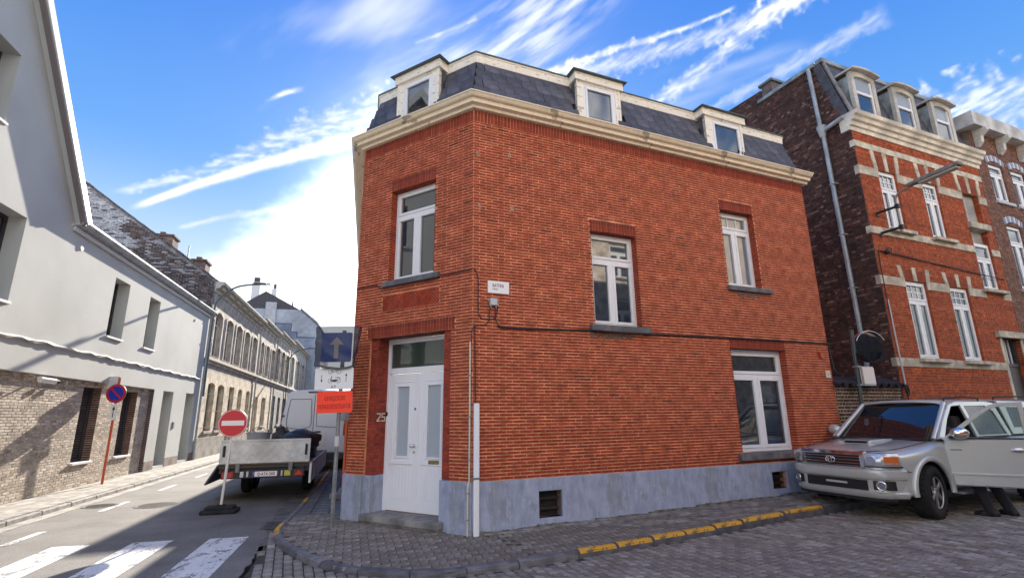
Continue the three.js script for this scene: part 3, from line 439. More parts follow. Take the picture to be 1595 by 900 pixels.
{
  const g = thing('conduit', 'thin beige conduit running down the edge of the door front', 'pipe'); onHouse(g, F3, 2.59, 0.03, 0.018); mesh('tube', uvm(tube([[0, 2.72, 0], [0, 0.85, 0], [0.0, 0.72, 0.0], [-0.006, 0.66, 0.03], [0, 0.6, 0.035], [0, 0, 0.035]], 0.014, 40, 9)), std(0.62, 0.56, 0.45, 0.5), g);
  mesh('clip', merge([0.2, 0.55, 1.0, 1.6, 2.2].map((y) => rbox(-0.022, 0.022, y, y + 0.02, y < 0.7 ? 0.0 : -0.02, y < 0.7 ? 0.052 : 0.017, 0.003))), std(0.3, 0.28, 0.25, 0.6), g);
  const g2 = thing('cable_guard', 'white metal cable guard standing against the brick corner', 'pipe'); onHouse(g2, F1, 0.05, 0.0, 0.025);
  mesh('channel', merge([rbox(-0.043, 0.043, 0.02, 1.83, 0.006, 0.06, 0.02, 3)]), PAINTW, g2); mesh('band', merge([rbox(-0.06, 0.05, 0.77, 0.8, 0.0, 0.062, 0.004)]), std(0.2, 0.2, 0.21, 0.6), g2);
}
{
  const g = thing('wall_plate', 'small pale enamel plate on the red brick wall', 'plate'); onHouse(g, F1, 7.86, 2.4, 0.004); mesh('plate', merge([rbox(-0.07, 0.07, -0.075, 0.075, 0, 0.012, 0.004)]), std(0.62, 0.58, 0.5, 0.5), g); mesh('mark', merge([rbox(-0.035, 0.03, 0.0, 0.012, 0.012, 0.014, 0.0005), rbox(0.0, 0.01, -0.04, 0.03, 0.0121, 0.0141, 0.0005)]), std(0.3, 0.28, 0.26, 0.6), g);
  const g2 = thing('alarm_box', 'small red box high on the end of the brick wall', 'box'); onHouse(g2, F1, 7.72, 2.79, 0.004); mesh('box_body', merge([rbox(-0.045, 0.045, -0.055, 0.055, 0, 0.05, 0.01)]), std(0.5, 0.07, 0.03, 0.5), g2); mesh('cap', merge([rbox(-0.05, 0.05, 0.05, 0.062, 0, 0.056, 0.004)]), std(0.4, 0.05, 0.02, 0.5), g2);
}
{ // crumbling cement and grime where the wall meets the paving
  const strip = (f, x0, x1, n, lo, hi, mat) => { const a = [], b = []; for (let i = 0; i <= n; i++) { const x = x0 + (x1 - x0) * i / n; a.push([x, 0.02]); b.push([x, 0.03 + lo + (hi - lo) * fbm(x * 3.1, 7, 1, 4) + rr(0, 0.012)]); } const sh = [...a, ...b.reverse()]; return uvm(extr(sh, 0.008, 0.03)); };
  for (let k = 0; k < 8; k++) { const m = mesh('base_grime', strip(F1, k, k + 1, 26, 0.0, 0.05, null), grainy(0.24, 0.225, 0.20, 0.95, 4, 0.004), house); m.position.y = rise(k + 0.5); }
  for (let k = 0; k < 4; k++) { const pts = [], x0 = 0.15 + k * 0.55, n = 10; for (let i = 0; i <= n; i++) pts.push([x0 + 0.55 * i / n, -0.035]); for (let i = n; i >= 0; i--) pts.push([x0 + 0.55 * i / n, -0.1 - 0.16 * fbm((x0 + 0.55 * i / n) * 2.3, 3, 2, 3) * (k === 3 ? 0.5 : 1)]); const q = extr(pts, 0.012, 0).rotateX(-Math.PI / 2); mesh('cement_fillet', uvm(q), grainy(0.42, 0.39, 0.33, 0.95, 3, 0.006), house).position.y = 0.032 + rise(x0 + 0.27); }
}
{ // bare mortar scars left by old brackets, stuck on the wall
  for (const [x, y, w, h] of [[0.075, 5.93, 0.04, 0.07], [0.65, 6.0, 0.035, 0.08], [0.11, 4.98, 0.035, 0.07], [0.69, 5.02, 0.04, 0.07]]) { const pts = []; for (let i = 0; i < 9; i++) { const a = i / 9 * Math.PI * 2, k = rr(0.75, 1.15); pts.push([x + Math.cos(a) * w * k, y + Math.sin(a) * h * 0.6 * k]); } mesh('mortar_patch', uvm(extr(pts, 0.008, -0.003)), grainy(0.60, 0.40, 0.31, 0.95, 4, 0.003), wall1); }
  for (const [x0, x1, y] of [[2.1, 2.28, 3.0], [2.32, 2.95, 2.99], [5.6, 6.2, 3.98]]) { const pts = [], n = 12; for (let i = 0; i <= n; i++) pts.push([x0 + (x1 - x0) * i / n, y - rr(0.02, 0.13)]); for (let i = n; i >= 0; i--) pts.push([x0 + (x1 - x0) * i / n, y]); mesh('mortar_patch', uvm(extr(pts, 0.007, -0.003)), grainy(0.28, 0.18, 0.14, 0.95, 5, 0.003), wall1); }
}
// ---------------------------------------------------------------- ground, roads, kerbs, paving
const AZ2 = -15.8, D2 = dir2(AZ2), N2 = dir2(AZ2 + 90), st = (d, n) => [D2[0] * d + N2[0] * n, D2[1] * d + N2[1] * n];
const stOf = (x, z) => [x * D2[0] + z * D2[1], x * N2[0] + z * N2[1]], snOf = (x, z) => { const dx = x - AX, dz = z - AZ, a = dir2(AZ1), b = dir2(AZ1 + 90); return [dx * a[0] + dz * a[1], dx * b[0] + dz * b[1]]; };
const ROADY = -0.025, PAVEY = 0.03, roadY = (x, z) => ROADY + 0.33 * rise(snOf(x, z)[0]), paveY = (x, z) => PAVEY + rise(snOf(x, z)[0]);
function sheet(pts, yf, mat, name, fine = false) { // flat polygon on the ground; pts [[x,z]]
  const tris = THREE.ShapeUtils.triangulateShape(pts.map(([x, z]) => new THREE.Vector2(x, -z)), []), pos = [], uv = [];
  const small = []; const split = (v, k) => { const e = [0, 1, 2].map((i) => Math.hypot(v[i][0] - v[(i + 1) % 3][0], v[i][1] - v[(i + 1) % 3][1])), m = Math.max(...e); if (m < 0.9 || k > 12 || Math.min(...v.map(([x, z]) => Math.hypot(x, z))) > 30 + m) return small.push(v); const i = e.indexOf(m), a = v[i], b = v[(i + 1) % 3], c = v[(i + 2) % 3], h = [(a[0] + b[0]) / 2, (a[1] + b[1]) / 2]; split([a, h, c], k + 1); split([h, b, c], k + 1); };
  for (const t of tris) { const v = t.map((i) => pts[i]); if (fine) split(v, 0); else small.push(v); }
  for (const v of small) { const cr = (v[1][0] - v[0][0]) * -(v[2][1] - v[0][1]) + (v[1][1] - v[0][1]) * (v[2][0] - v[0][0]); const q = cr > 0 ? v : [v[0], v[2], v[1]]; for (const [x, z] of q) { pos.push(x, yf(x, z), z); uv.push(x, z); } }
  const g = new THREE.BufferGeometry(); g.setAttribute('position', new THREE.Float32BufferAttribute(pos, 3)); g.setAttribute('uv', new THREE.Float32BufferAttribute(uv, 2)); g.computeVertexNormals(); return mesh(name, g, mat);
}
const asphaltTex = tex(1024, 1024, (u, v, i, j) => { const a = wnoise(u * 5, v * 5, 5, 5), s = h3(i >> 1, j >> 1, 2), s2 = h3(i, j, 9), cr = 0, k = 178 + (a - 0.5) * 60 + (s - 0.5) * 80 + (s2 - 0.5) * 40 + (s > 0.965 ? 45 : 0) - cr; return [k, k * 0.985, k * 0.97]; });
const ASPHALT = std(0.34, 0.335, 0.325, 0.9, { map: again(asphaltTex, 0.42), bumpMap: again(grainB, 2.2), bumpScale: 0.004 });
structure(sheet([[-320, -420], [320, -420], [320, 120], [-320, 120]], () => -0.14, grainy(0.22, 0.21, 0.20, 0.95, 0.4, 0.004), 'ground'));
const edge = [[-3, -1.2], [4.5, -1.22], [6.9, -1.24], [7.8, -1.26], [8.3, -1.30], [8.75, -1.34], [9.6, -1.42], [10.9, -1.5], [12.9, -1.5], [60, -1.5], [125, -1.5]];
const wig = []; for (let i = 0; i < edge.length - 1; i++) { const [a, b] = [edge[i], edge[i + 1]], n = b[0] - a[0] > 20 ? 1 : 8; for (let k = 0; k < n; k++) { const t = k / n; wig.push([a[0] + (b[0] - a[0]) * t, a[1] + (b[1] - a[1]) * t + rr(-0.025, 0.025)]); } }
structure(sheet([...wig.map(([d, n]) => st(d, n)), st(125, -5.4), st(-3, -5.4)], () => ROADY, ASPHALT, 'road'));
structure(sheet([st(-3, -5.4), st(125, -5.4), st(125, -5.64), st(-3, -5.64)], () => ROADY + 0.004, grainy(0.50, 0.48, 0.43, 0.9, 0.8, 0.003), 'gutter'));
structure(sheet([st(8.2, -1.62), st(8.2, -1.05), st(60, -1.02), st(60, -1.62)], () => ROADY - 0.006, grainy(0.22, 0.21, 0.19, 0.95, 1.2, 0.006), 'gutter'));
// pavement across the street
{
  const pv = structure(sheet([st(-3, -5.76), st(125, -5.76), st(125, -6.95), st(-3, -6.95)], () => 0.05, grainy(0.36, 0.34, 0.31, 0.95, 1, 0.003), 'far_pavement')), Q = new Pieces();
  for (let d = 6; d < 60; d += 0.302) for (let k = 0; k < 4; k++) { const n0 = -5.78 - k * 0.292, off = (k % 2) * 0.15, y = 0.058 + rr(0, 0.003), c = tone([0.52, 0.49, 0.44], 0.09), p = (a, b) => { const w = st(d + off + a, n0 - b); return [w[0], y, w[1]]; }; Q.quad(p(0.004, 0.004), p(0.004, 0.286), p(0.296, 0.286), p(0.296, 0.004), c, rnd()); }
  Q.build('paving_slabs', grainy(1, 1, 1, 0.9, 1, 0.002, { x: { vertexColors: true } }), pv, 'stuff');
  const kb = new THREE.Group(); kb.name = 'far_kerb'; structure(kb); const g = uvm(rbox(-0.492, 0.492, -0.2, 0, -0.06, 0.06, 0.018, 2)), mats = [0.38, 0.44, 0.41].map((k) => grainy(k, k * 0.96, k * 0.9, 0.85, 1.4, 0.003));
  for (let d = 3; d < 62; d += 1) { const [x, z] = st(d + 0.5, -5.7), m = mesh('kerb_stone', g, mats[Math.floor(rnd() * 3)], kb); m.position.set(x, 0.06 + rr(-0.003, 0.003), z); m.rotation.y = Math.PI / 2 - rad(AZ2); }
}
// kerb line round the corner (outer edge), from far up the side street to the end of the paved street
const KL = [st(60, -1.12), st(30, -1.12), st(20, -1.1), st(15, -1.1), st(13, -1.12), st(11.3, -1.16), st(10.2, -1.2), [-3.77, -8.8], [-3.6, -8.17], [-3.37, -7.72], [-3.07, -7.3], [-2.67, -6.83], [-2.38, -6.54], [-2.04, -6.28], [-1.55, -6.06], [-1.12, -5.99], [-0.72, -6.03], [-0.3, -6.2], ...[[0.4, 1.5], [0.91, 1.45], [1.5, 1.42], [2.16, 1.38], [3.24, 1.29], [4.58, 1.15], [6.02, 1.04], [8, 1.0], [12, 1.0], [22, 1.0]].map(([s, n]) => toWorld1(s, n))];
const houseLine = [toWorld1(22, -0.05), toWorld1(8, -0.05), toWorld1(0, -0.05), [BX + 0.05, BZ - 0.05], st(60, -0.35)];
const paveBed = [...KL.map(([x, z]) => [x, z]), ...houseLine];
const inside = (poly, x, z) => { let c = false; for (let i = 0, j = poly.length - 1; i < poly.length; j = i++) { const [xi, zi] = poly[i], [xj, zj] = poly[j]; if ((zi > z) !== (zj > z) && x < (xj - xi) * (z - zi) / (zj - zi) + xi) c = !c; } return c; };
const distLine = (l, x, z) => { let b = 1e9; for (let i = 0; i < l.length - 1; i++) { const [ax, az] = l[i], [bx, bz] = l[i + 1], dx = bx - ax, dz = bz - az; let t = ((x - ax) * dx + (z - az) * dz) / (dx * dx + dz * dz); t = Math.min(1, Math.max(0, t)); b = Math.min(b, Math.hypot(ax + dx * t - x, az + dz * t - z)); } return b; };
const PAVETONES = [[0.33, 0.285, 0.235], [0.37, 0.325, 0.275], [0.28, 0.24, 0.20], [0.35, 0.305, 0.26], [0.31, 0.26, 0.21], [0.44, 0.39, 0.335]];
const PAVEM = PAVETONES.map((c) => grainy(...c, 0.85, 1.8, 0.003)), PAVEV = grainy(1, 1, 1, 0.85, 1.8, 0.003, { x: { vertexColors: true } });
const JOINT = grainy(0.075, 0.072, 0.06, 1, 2, 0.004);
function layBlocks(parent, name, restName, blocks, w, l, limit, tones, mats, vmat) { // blocks {x, z, az, y}: long side along az
  blocks.sort((a, b) => Math.hypot(a.x, a.z) - Math.hypot(b.x, b.z)); // nearest the street corner first
  const geo = [0.002, 0.004, 0.006].map((b) => frontGeo(l, w, 0.03, b).rotateX(-Math.PI / 2)), Q = new Pieces(); let k = 0;
  for (const b of blocks) {
    const ti = Math.floor(rnd() * tones.length);
    if (b.vis && k < limit) { const m = mesh(name, geo[k % 3], mats[ti], parent); m.position.set(b.x, b.y, b.z); m.rotation.set(rr(-0.008, 0.008), Math.PI / 2 - rad(b.az), rr(-0.008, 0.008), 'YXZ'); k++; } else {
      const u = dir2(b.az), v = dir2(b.az + 90), c = tone(tones[ti], 0.12), t1 = rr(-0.002, 0.002), t2 = rr(-0.002, 0.002), p = (a, q, y) => [b.x + u[0] * a * l / 2 + v[0] * q * w / 2, y + t1 * a + t2 * q, b.z + u[1] * a * l / 2 + v[1] * q * w / 2], s = 0.96, y0 = b.y - 0.03, uo = rnd();
      const T = [p(-s, s, b.y), p(s, s, b.y), p(s, -s, b.y), p(-s, -s, b.y)], B = [p(-1, 1, y0), p(1, 1, y0), p(1, -1, y0), p(-1, -1, y0)]; Q.quad(T[0], T[1], T[2], T[3], c, uo); for (let i = 0; i < 4; i++) Q.quad(B[i], B[(i + 1) % 4], T[(i + 1) % 4], T[i], c, uo);
    }
  }
  if (Q.p.length) Q.build(restName, vmat, parent, 'stuff');
}
const _v = new THREE.Vector3(); camera.updateMatrixWorld(true); camera.updateProjectionMatrix();
const inView = (x, y, z) => { _v.set(x, y, z).project(camera); return _v.z < 1 && Math.abs(_v.x) < 1.0 && Math.abs(_v.y) < 1.0; };
{
  const pave = structure(sheet(paveBed, (x, z) => paveY(x, z) - 0.012, JOINT, 'pavement', true)), bl = [];
  const ok = (x, z) => inside(paveBed, x, z) && distLine(KL, x, z) > 0.085;
  const field = (az, l, w, ox, oz, ni, nj, zone, stag = 0.5) => { const u = dir2(az), v = dir2(az + 90); for (let j = -nj; j <= nj; j++) for (let i = -ni; i <= ni; i++) { const a = i * l + (j & 1) * l * stag, b = j * w, x = ox + u[0] * a + v[0] * b, z = oz + u[1] * a + v[1] * b; if (!zone(x, z)) continue; if (!ok(x, z)) continue; const y = paveY(x, z) + rr(-0.002, 0.003); bl.push({ x, z, az, y, vis: inView(x, y, z), l, w }); } };
  const zs = (x, z) => snOf(x, z)[0], zd = (x, z) => stOf(x, z)[0];
  field(AZ1, 0.212, 0.108, AX, AZ, 60, 20, (x, z) => zs(x, z) > 0.35 && zs(x, z) < 10.5);
  const two = bl.length; field(AZ1 + 6, 0.212, 0.108, AX, AZ, 30, 40, (x, z) => zs(x, z) <= 0.35 && zd(x, z) < 10.1);
  layBlocks(pave, 'paver', 'pavers', bl.slice(), 0.1, 0.204, 300, PAVETONES, PAVEM, PAVEV);
  bl.length = 0; field(AZ2, 0.302, 0.302, ...st(11, -0.7), 60, 6, (x, z) => zd(x, z) >= 10.05);
  layBlocks(pave, 'paving_slab', 'paving_slabs', bl.slice(), 0.294, 0.294, 300, [[0.24, 0.24, 0.24], [0.21, 0.205, 0.2], [0.27, 0.265, 0.26]], [0.24, 0.21, 0.27].map((k) => grainy(k, k * 0.98, k * 0.97, 0.85, 1.2, 0.003)), PAVEV);
}
// block paved street in front
{
  const bed = [st(-3, -1.16), ...edge.filter(([d]) => d >= 4 && d < 9).map(([d, n]) => st(d, n + 0.04)), ...KL.slice(7), toWorld1(22, 9.1), toWorld1(-6, 9.1)];
  const stp = structure(sheet(bed, (x, z) => roadY(x, z) - 0.014, JOINT, 'block_paved_street', true)), bl = [], u = dir2(AZ1 + 90), v = dir2(AZ1);
  for (let j = -60; j < 150; j++) for (let i = -14; i < 36; i++) {
    const n = 0.6 + i * 0.212 + (j & 1) * 0.106, s = -0.2 + j * 0.107; const [x, z] = toWorld1(s, n); let c = 0; for (const [p, q] of [[-1, -1], [1, -1], [1, 1], [-1, 1]]) { const X = x + u[0] * p * 0.1 + v[0] * q * 0.05, Z = z + u[1] * p * 0.1 + v[1] * q * 0.05; if (inside(bed, X, Z)) c++; }
    if ((c < 4 && !(inside(bed, x, z) && distLine(KL, x, z) < 0.3)) || s > 16) continue; const y = roadY(x, z) + rr(-0.005, 0.005) + 0.006 * Math.sin(x * 1.7) * Math.sin(z * 2.1); bl.push({ x, z, az: AZ1 + 90, y, vis: inView(x, y, z) });
  }
  const t = [[0.42, 0.375, 0.315], [0.48, 0.43, 0.365], [0.35, 0.31, 0.265], [0.44, 0.385, 0.32], [0.55, 0.50, 0.43], [0.38, 0.325, 0.265]];
  layBlocks(stp, 'paving_block', 'paving_blocks', bl, 0.099, 0.204, 300, t, t.map((c) => grainy(...c, 0.8, 1.8, 0.003)), PAVEV);
}
// kerb stones
{
  const kerb = new THREE.Group(); kerb.name = 'kerb'; structure(kerb);
  const curve = [], cum = [0]; const C = new THREE.CatmullRomCurve3(KL.map(([x, z]) => new THREE.Vector3(x, 0, z)), false, 'centripetal'); C.arcLengthDivisions = 1500; const len = C.getLength();
  const greys = [[0.20, 0.195, 0.215], [0.16, 0.158, 0.18], [0.25, 0.245, 0.26]].map((c) => grainy(...c, 0.7, 1.6, 0.005));
  const yel = tex(512, 256, (u, v, i, j) => { const a = wnoise(u * 16, v * 8, 16, 6, 8), f = smooth(0.64, 0.67, a), d = (wnoise(u * 40, v * 20, 40, 2, 20) - 0.5) * 24; return [222 + d - f * 100, 168 + d - f * 62, 52 + d * 0.5 + f * 28]; }), YEL = std(0.95, 0.92, 0.88, 0.75, { map: again(yel, 1.3), bumpMap: again(grainB, 2), bumpScale: 0.004 });
  const at = (s) => C.getPointAt(Math.min(1, Math.max(0, s / len)));
  // arc length where the kerb meets a given place
  const arcOf = (x, z) => { let b = 0, bd = 1e9; for (let s = 0; s <= len; s += 0.05) { const p = at(s), d = Math.hypot(p.x - x, p.z - z); if (d < bd) { bd = d; b = s; } } return b; };
  const a0 = arcOf(...toWorld1(0.88, 1.45)), aS = arcOf(-3.6, -8.17), aT = arcOf(...st(11.3, -1.16)), stops = []; let s = 20;
  while (s < len - 1) { let L = s < a0 - 6 ? 0.9 : 0.62; if (s < a0 - 0.01 && s + L > a0 - 0.3) L = a0 - s; if (s >= a0 - 0.01 && s < a0 + 2.5) L = 0.58; else if (s >= a0 + 2.5) L = 1.0; stops.push([s, s + L]); s += L; }
  for (const [p, q] of stops) {
    const P0 = at(p + 0.006), P1 = at(q - 0.006), m0 = at((p + q) / 2), path = [[P0.x, P0.z], [(P0.x + 2 * m0.x + P1.x) / 4, (P0.z + 2 * m0.z + P1.z) / 4], [P1.x, P1.z]]; path[1] = [m0.x, m0.z];
    const mid = (p + q) / 2, yellow = (mid > a0 && mid < a0 + 5.2) || (mid > aS - 0.35 && mid < aS + 0.45) || (mid > aT - 0.7 && mid < aT + 0.5) || (mid > 20 && mid < aT - 3);
    const y = paveY(m0.x, m0.z) + 0.008 + rr(-0.004, 0.006), W = 0.11, g = sweep(path, [[0.0, y - 0.2], [0.0, y - 0.035], [-0.012, y - 0.012], [-0.035, y], [-W + 0.01, y + 0.002], [-W, y - 0.012], [-W, y - 0.2]].reverse(), 1);
    g.translate(-m0.x, -y, -m0.z); const k = mesh('kerb_stone', uvm(g), greys[Math.floor(rnd() * 3)], kerb); k.position.set(m0.x, y, m0.z); k.rotation.y = rr(-0.006, 0.006);
    if (yellow) { k.userData.label = 'yellow painted kerb stone'; const e = rr(0.0, 0.03), pg = sweep(path.map(([x, z], i) => (i === 0 ? [x + (path[1][0] - x) * 0.05, z + (path[1][1] - z) * 0.05] : i === 2 ? [x + (path[1][0] - x) * 0.05, z + (path[1][1] - z) * 0.05] : [x, z])), [[0.0035, y - 0.03 - e * 0.5], [0.0035, y - 0.034], [-0.01, y - 0.009], [-0.033, y + 0.0035], [-W + 0.012 + e, y + 0.0055], [-W + 0.012 + e, y + 0.0035], [-0.033, y + 0.001], [-0.013, y - 0.013]].slice(1).reverse(), 1); pg.translate(-m0.x, -y, -m0.z); mesh('paint', uvm(pg), YEL, k); }
  }
}
// painted markings
{
  const worn = tex(1024, 512, (u, v, i, j) => { const a = wnoise(u * 24, v * 12, 24, 6, 12), b = wnoise(u * 120, v * 60, 120, 3, 60), f = smooth(0.62, 0.70, a * 0.65 + b * 0.45), k = 236 + (wnoise(u * 5, v * 5, 5, 4) - 0.5) * 40; return [k - f * 96, k - f * 94, k - f * 92]; }), PAINT = std(0.80, 0.80, 0.79, 0.75, { map: again(worn, 0.55), bumpMap: again(grainB, 2.2), bumpScale: 0.003 });
  const z = new THREE.Group(); z.name = 'zebra_crossing'; structure(z);
  for (const [n0, n1, d1] of [[-5.05, -4.6, 8.72], [-4.06, -3.6, 9.05], [-3.07, -2.56, 8.98], [-2.08, -1.56, 8.88]]) { const m = sheet([st(5.4, n0), st(5.4, n1), st(d1 - 0.04, n1), st(d1, n0)], () => ROADY + 0.004, PAINT, 'stripe'); z.add(m); }
  const l = new THREE.Group(); l.name = 'lane_dashes'; structure(l);
  for (const [a, b] of [[9.35, 10.3], [12.15, 13.35], [15.1, 16.25], [18.0, 19.1], [20.8, 22], [23.6, 24.8], [26.4, 27.6]]) l.add(sheet([st(a, -4.84), st(a, -4.73), st(b, -4.73), st(b, -4.84)], () => ROADY + 0.004, PAINT, 'dash'));
}
{ // manhole covers and street drain
  const cover = (label, d, n, r) => { const g = thing('manhole_cover', label, 'manhole cover'); const [x, z] = st(d, n); g.position.set(x, ROADY, z); mesh('rim', uvm(new THREE.LatheGeometry([[r, 0], [r, 0.006], [r + 0.05, 0.007], [r + 0.06, 0]].map((p) => new THREE.Vector2(...p)), 36)), grainy(0.12, 0.115, 0.11, 0.7, 3, 0.002), g); const lid = [cyl(0, 0, 0, r - 0.012, 0.006, 36)]; for (let k = -3; k <= 3; k++) lid.push(box(-Math.sqrt(Math.max(0.01, r * r * 0.8 - k * k * r * r / 16)), Math.sqrt(Math.max(0.01, r * r * 0.8 - k * k * r * r / 16)), 0.006, 0.009, k * r / 4 - 0.012, k * r / 4 + 0.012)); mesh('lid', merge(lid), grainy(0.075, 0.07, 0.068, 0.6, 3, 0.002, { x: { metalness: 0.4 } }), g); };
  cover('round iron manhole cover in the shaded asphalt behind the trailer', 13.3, -2.72, 0.34); cover('round iron manhole cover in the sunlit asphalt near the dashed line', 12.6, -4.0, 0.34); cover('round iron manhole cover by the kerb of the white house', 12.9, -5.1, 0.26);
  const g = thing('street_drain', 'iron street drain grate in the gutter beside the yellow kerb stone', 'drain'); const [x, z] = st(9.55, -1.33); g.position.set(x, ROADY + 0.004, z); g.rotation.y = Math.PI / 2 - rad(AZ2); const bars = []; for (let k = 0; k < 8; k++) bars.push(box(-0.23 + k * 0.06, -0.20 + k * 0.06, 0.008, 0.022, -0.13, 0.13)); mesh('frame', merge([box(-0.27, 0.27, 0.0, 0.02, -0.17, -0.13), box(-0.27, 0.27, 0, 0.02, 0.13, 0.17), box(-0.27, -0.24, 0, 0.02, -0.13, 0.13), box(0.24, 0.27, 0, 0.02, -0.13, 0.13)]), grainy(0.1, 0.1, 0.1, 0.6, 3, 0.002), g); mesh('grate', merge(bars), grainy(0.07, 0.07, 0.07, 0.6, 3, 0.001), g); mesh('pit', merge([box(-0.24, 0.24, 0.001, 0.004, -0.13, 0.13)]), BLACK, g);
}
// ---------------------------------------------------------------- the white house across the side street
const WN = -6.77;
const soften = tex(512, 512, (u, v, i, j) => { const c = 238 + (wnoise(u * 4, v * 4, 4, 5) - 0.5) * 26 + (h3(i, j, 4) - 0.5) * 10; return [c, c, c]; });
const RENDERW = std(0.545, 0.565, 0.54, 0.9, { map: again(soften, 0.3), bumpMap: again(grainB, 3), bumpScale: 0.0006 });
const ANTHRA = std(0.035, 0.035, 0.038, 0.5), SILLG = std(0.62, 0.63, 0.63, 0.7);
{
  const h = thing('white_house', 'white rendered gabled house with grey brick base across the side street', 'house'); setFrame(h, ...st(0, WN), AZ2);
  const up = [[15.77, 16.68, 3.85, 5.45], [18.15, 19.0, 3.85, 5.45], [8.9, 10.62, 7.05, 8.5], [9.2, 11.8, 3.9, 5.62], [4.4, 6.6, 3.9, 5.62]], doors = [[20.4, 21.38, 0.14, 2.63], [22.75, 23.78, 0.14, 2.66]], gw = [[15.43, 16.35, 0.65, 2.5], [17.7, 18.65, 0.65, 2.5], [6.5, 9.5, 0.65, 2.5]];
  mesh('wall', merge([extr([[19.6, 0], [24.5, 0], [24.5, 6.2], [13.4, 6.2], [8.4, 12.45], [3.4, 6.2], [3.4, 2.64], [19.6, 2.64]], 0.42, -0.42, [...up, ...doors].map((q) => rectPts(...q)))]), RENDERW, h);
  const bw = mesh('brick_base', merge([extr([[3.4, 0], [19.59, 0], [19.59, 2.66], [3.4, 2.66]], 0.3, -0.42, gw.map((q) => rectPts(...q)))]), grainy(0.62, 0.56, 0.48, 0.95, 2, 0.003), h), Q = new Pieces();
  for (const b of bond({ x0: 9.5, x1: 19.59, y0: 0.06, y1: 2.64, L: 0.232, H: 0.058, joint: 0.012, holes: gw, jitter: 0.012 })) Q.front(b.x0, b.x1, b.y0, b.y1, -0.13, -0.117 + rr(0, 0.003), tone([[0.66, 0.56, 0.44], [0.74, 0.65, 0.53], [0.55, 0.46, 0.36], [0.80, 0.71, 0.60], [0.68, 0.575, 0.46]][Math.floor(rnd() * 5)], 0.13), 0.003, rnd());
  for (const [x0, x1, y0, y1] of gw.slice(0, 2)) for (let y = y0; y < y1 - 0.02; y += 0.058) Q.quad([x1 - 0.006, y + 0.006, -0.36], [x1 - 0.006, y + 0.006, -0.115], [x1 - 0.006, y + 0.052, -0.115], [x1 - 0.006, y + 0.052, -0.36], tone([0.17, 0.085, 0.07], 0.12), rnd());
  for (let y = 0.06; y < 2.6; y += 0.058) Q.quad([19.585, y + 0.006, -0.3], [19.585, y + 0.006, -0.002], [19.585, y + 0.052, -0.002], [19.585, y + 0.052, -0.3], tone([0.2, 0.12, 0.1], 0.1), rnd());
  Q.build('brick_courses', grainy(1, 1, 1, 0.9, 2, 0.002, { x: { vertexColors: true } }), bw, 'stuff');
  const fr = (x0, x1, y0, y1, w, z) => [box(x0, x1, y0, y0 + w, z - 0.06, z), box(x0, x1, y1 - w, y1, z - 0.06, z), box(x0, x0 + w, y0 + w, y1 - w, z - 0.06, z - 0.001), box(x1 - w, x1, y0 + w, y1 - w, z - 0.06, z - 0.001)];
  for (const [x0, x1, y0, y1] of [...up, ...gw]) { const big = x1 - x0 > 1.2, m = mesh('window', merge([...fr(x0, x1, y0, y1, 0.06, -0.3), ...(big ? [box((x0 + x1) / 2 - 0.04, (x0 + x1) / 2 + 0.04, y0 + 0.06, y1 - 0.06, -0.355, -0.302)] : [])]), ANTHRA, h); mesh('pane', merge([box(x0 + 0.05, x1 - 0.05, y0 + 0.05, y1 - 0.05, -0.35, -0.335)]), GLASS, m); mesh('sill', merge([rbox(x0 - 0.03, x1 + 0.03, y0 - 0.05, y0 + 0.004, -0.3, y1 < 2.6 ? -0.05 : 0.05, 0.006)]), SILLG, m); }
  for (const [x0, x1, y0, y1] of doors) { const m = mesh('door', merge([...fr(x0, x1, y0, y1, 0.07, -0.32), rbox(x0 + 0.07, x1 - 0.07, y0 + 0.02, y1 - 0.07, -0.37, -0.34, 0.005)]), ANTHRA, h); mesh('handle', merge([rbox(x0 + 0.14, x0 + 0.17, y0 + 0.8, y0 + 1.5, -0.335, -0.3, 0.005)]), STEEL, m); }
  for (const [a, b] of [[19.61, 20.39], [21.39, 22.74], [23.79, 24.49]]) mesh('plinth', merge([rbox(a, b, 0.0, 0.36, -0.1, 0.012, 0.004)]), grainy(0.30, 0.23, 0.2, 0.85, 1, 0.002), h);
  mesh('gable_roof', merge([extr([[8.4, 12.42], [13.45, 6.11], [13.62, 6.22], [8.4, 12.78], [3.18, 6.22], [3.35, 6.11]], 8.3, -8.05, [], 0.01)]), std(0.62, 0.66, 0.66, 0.45), h);
  mesh('verge_board', merge([extr([[8.4, 12.34], [13.42, 6.06], [13.45, 6.1], [8.4, 12.41], [3.35, 6.1], [3.38, 6.06]], 0.1, 0.12, [], 0.004)]), std(0.20, 0.17, 0.17, 0.6), h);
  mesh('roof', merge([new THREE.ExtrudeGeometry(shapeOf([[-0.12, 6.16], [6.1, 9.32], [6.1, 9.2], [-0.12, 6.05]]), { depth: 10.9, bevelEnabled: false }).rotateY(Math.PI / 2).translate(13.68, 0, 0)]), SLATES[1], h);
  mesh('back_wall', merge([box(3.4, 24.5, 0, 8.6, -6.2, -5.9)]), RENDERW, h); mesh('end_wall', merge([box(24.1, 24.5, 0, 6.2, -5.9, -0.43)]), RENDERW, h);
  const gu = mesh('gutter', uvm(sweep([[13.35, 0.02], [24.75, 0.02]], [[0, 6.05], [0.1, 6.06], [0.17, 6.1], [0.2, 6.17], [0.2, 6.215], [0.185, 6.215], [0.18, 6.175], [0.15, 6.12], [0.09, 6.085], [0, 6.08]], 1)), ZINC, h);
  mesh('soffit', merge([rbox(13.38, 24.55, 5.94, 6.05, 0.0, 0.06, 0.006)]), std(0.55, 0.56, 0.56, 0.6), h);
  for (let x = 13.7; x < 24.6; x += 0.62) mesh('gutter_bracket', merge([rbox(x, x + 0.02, 6.038, 6.075, 0.02, 0.15, 0.004)]), ZINC, gu);
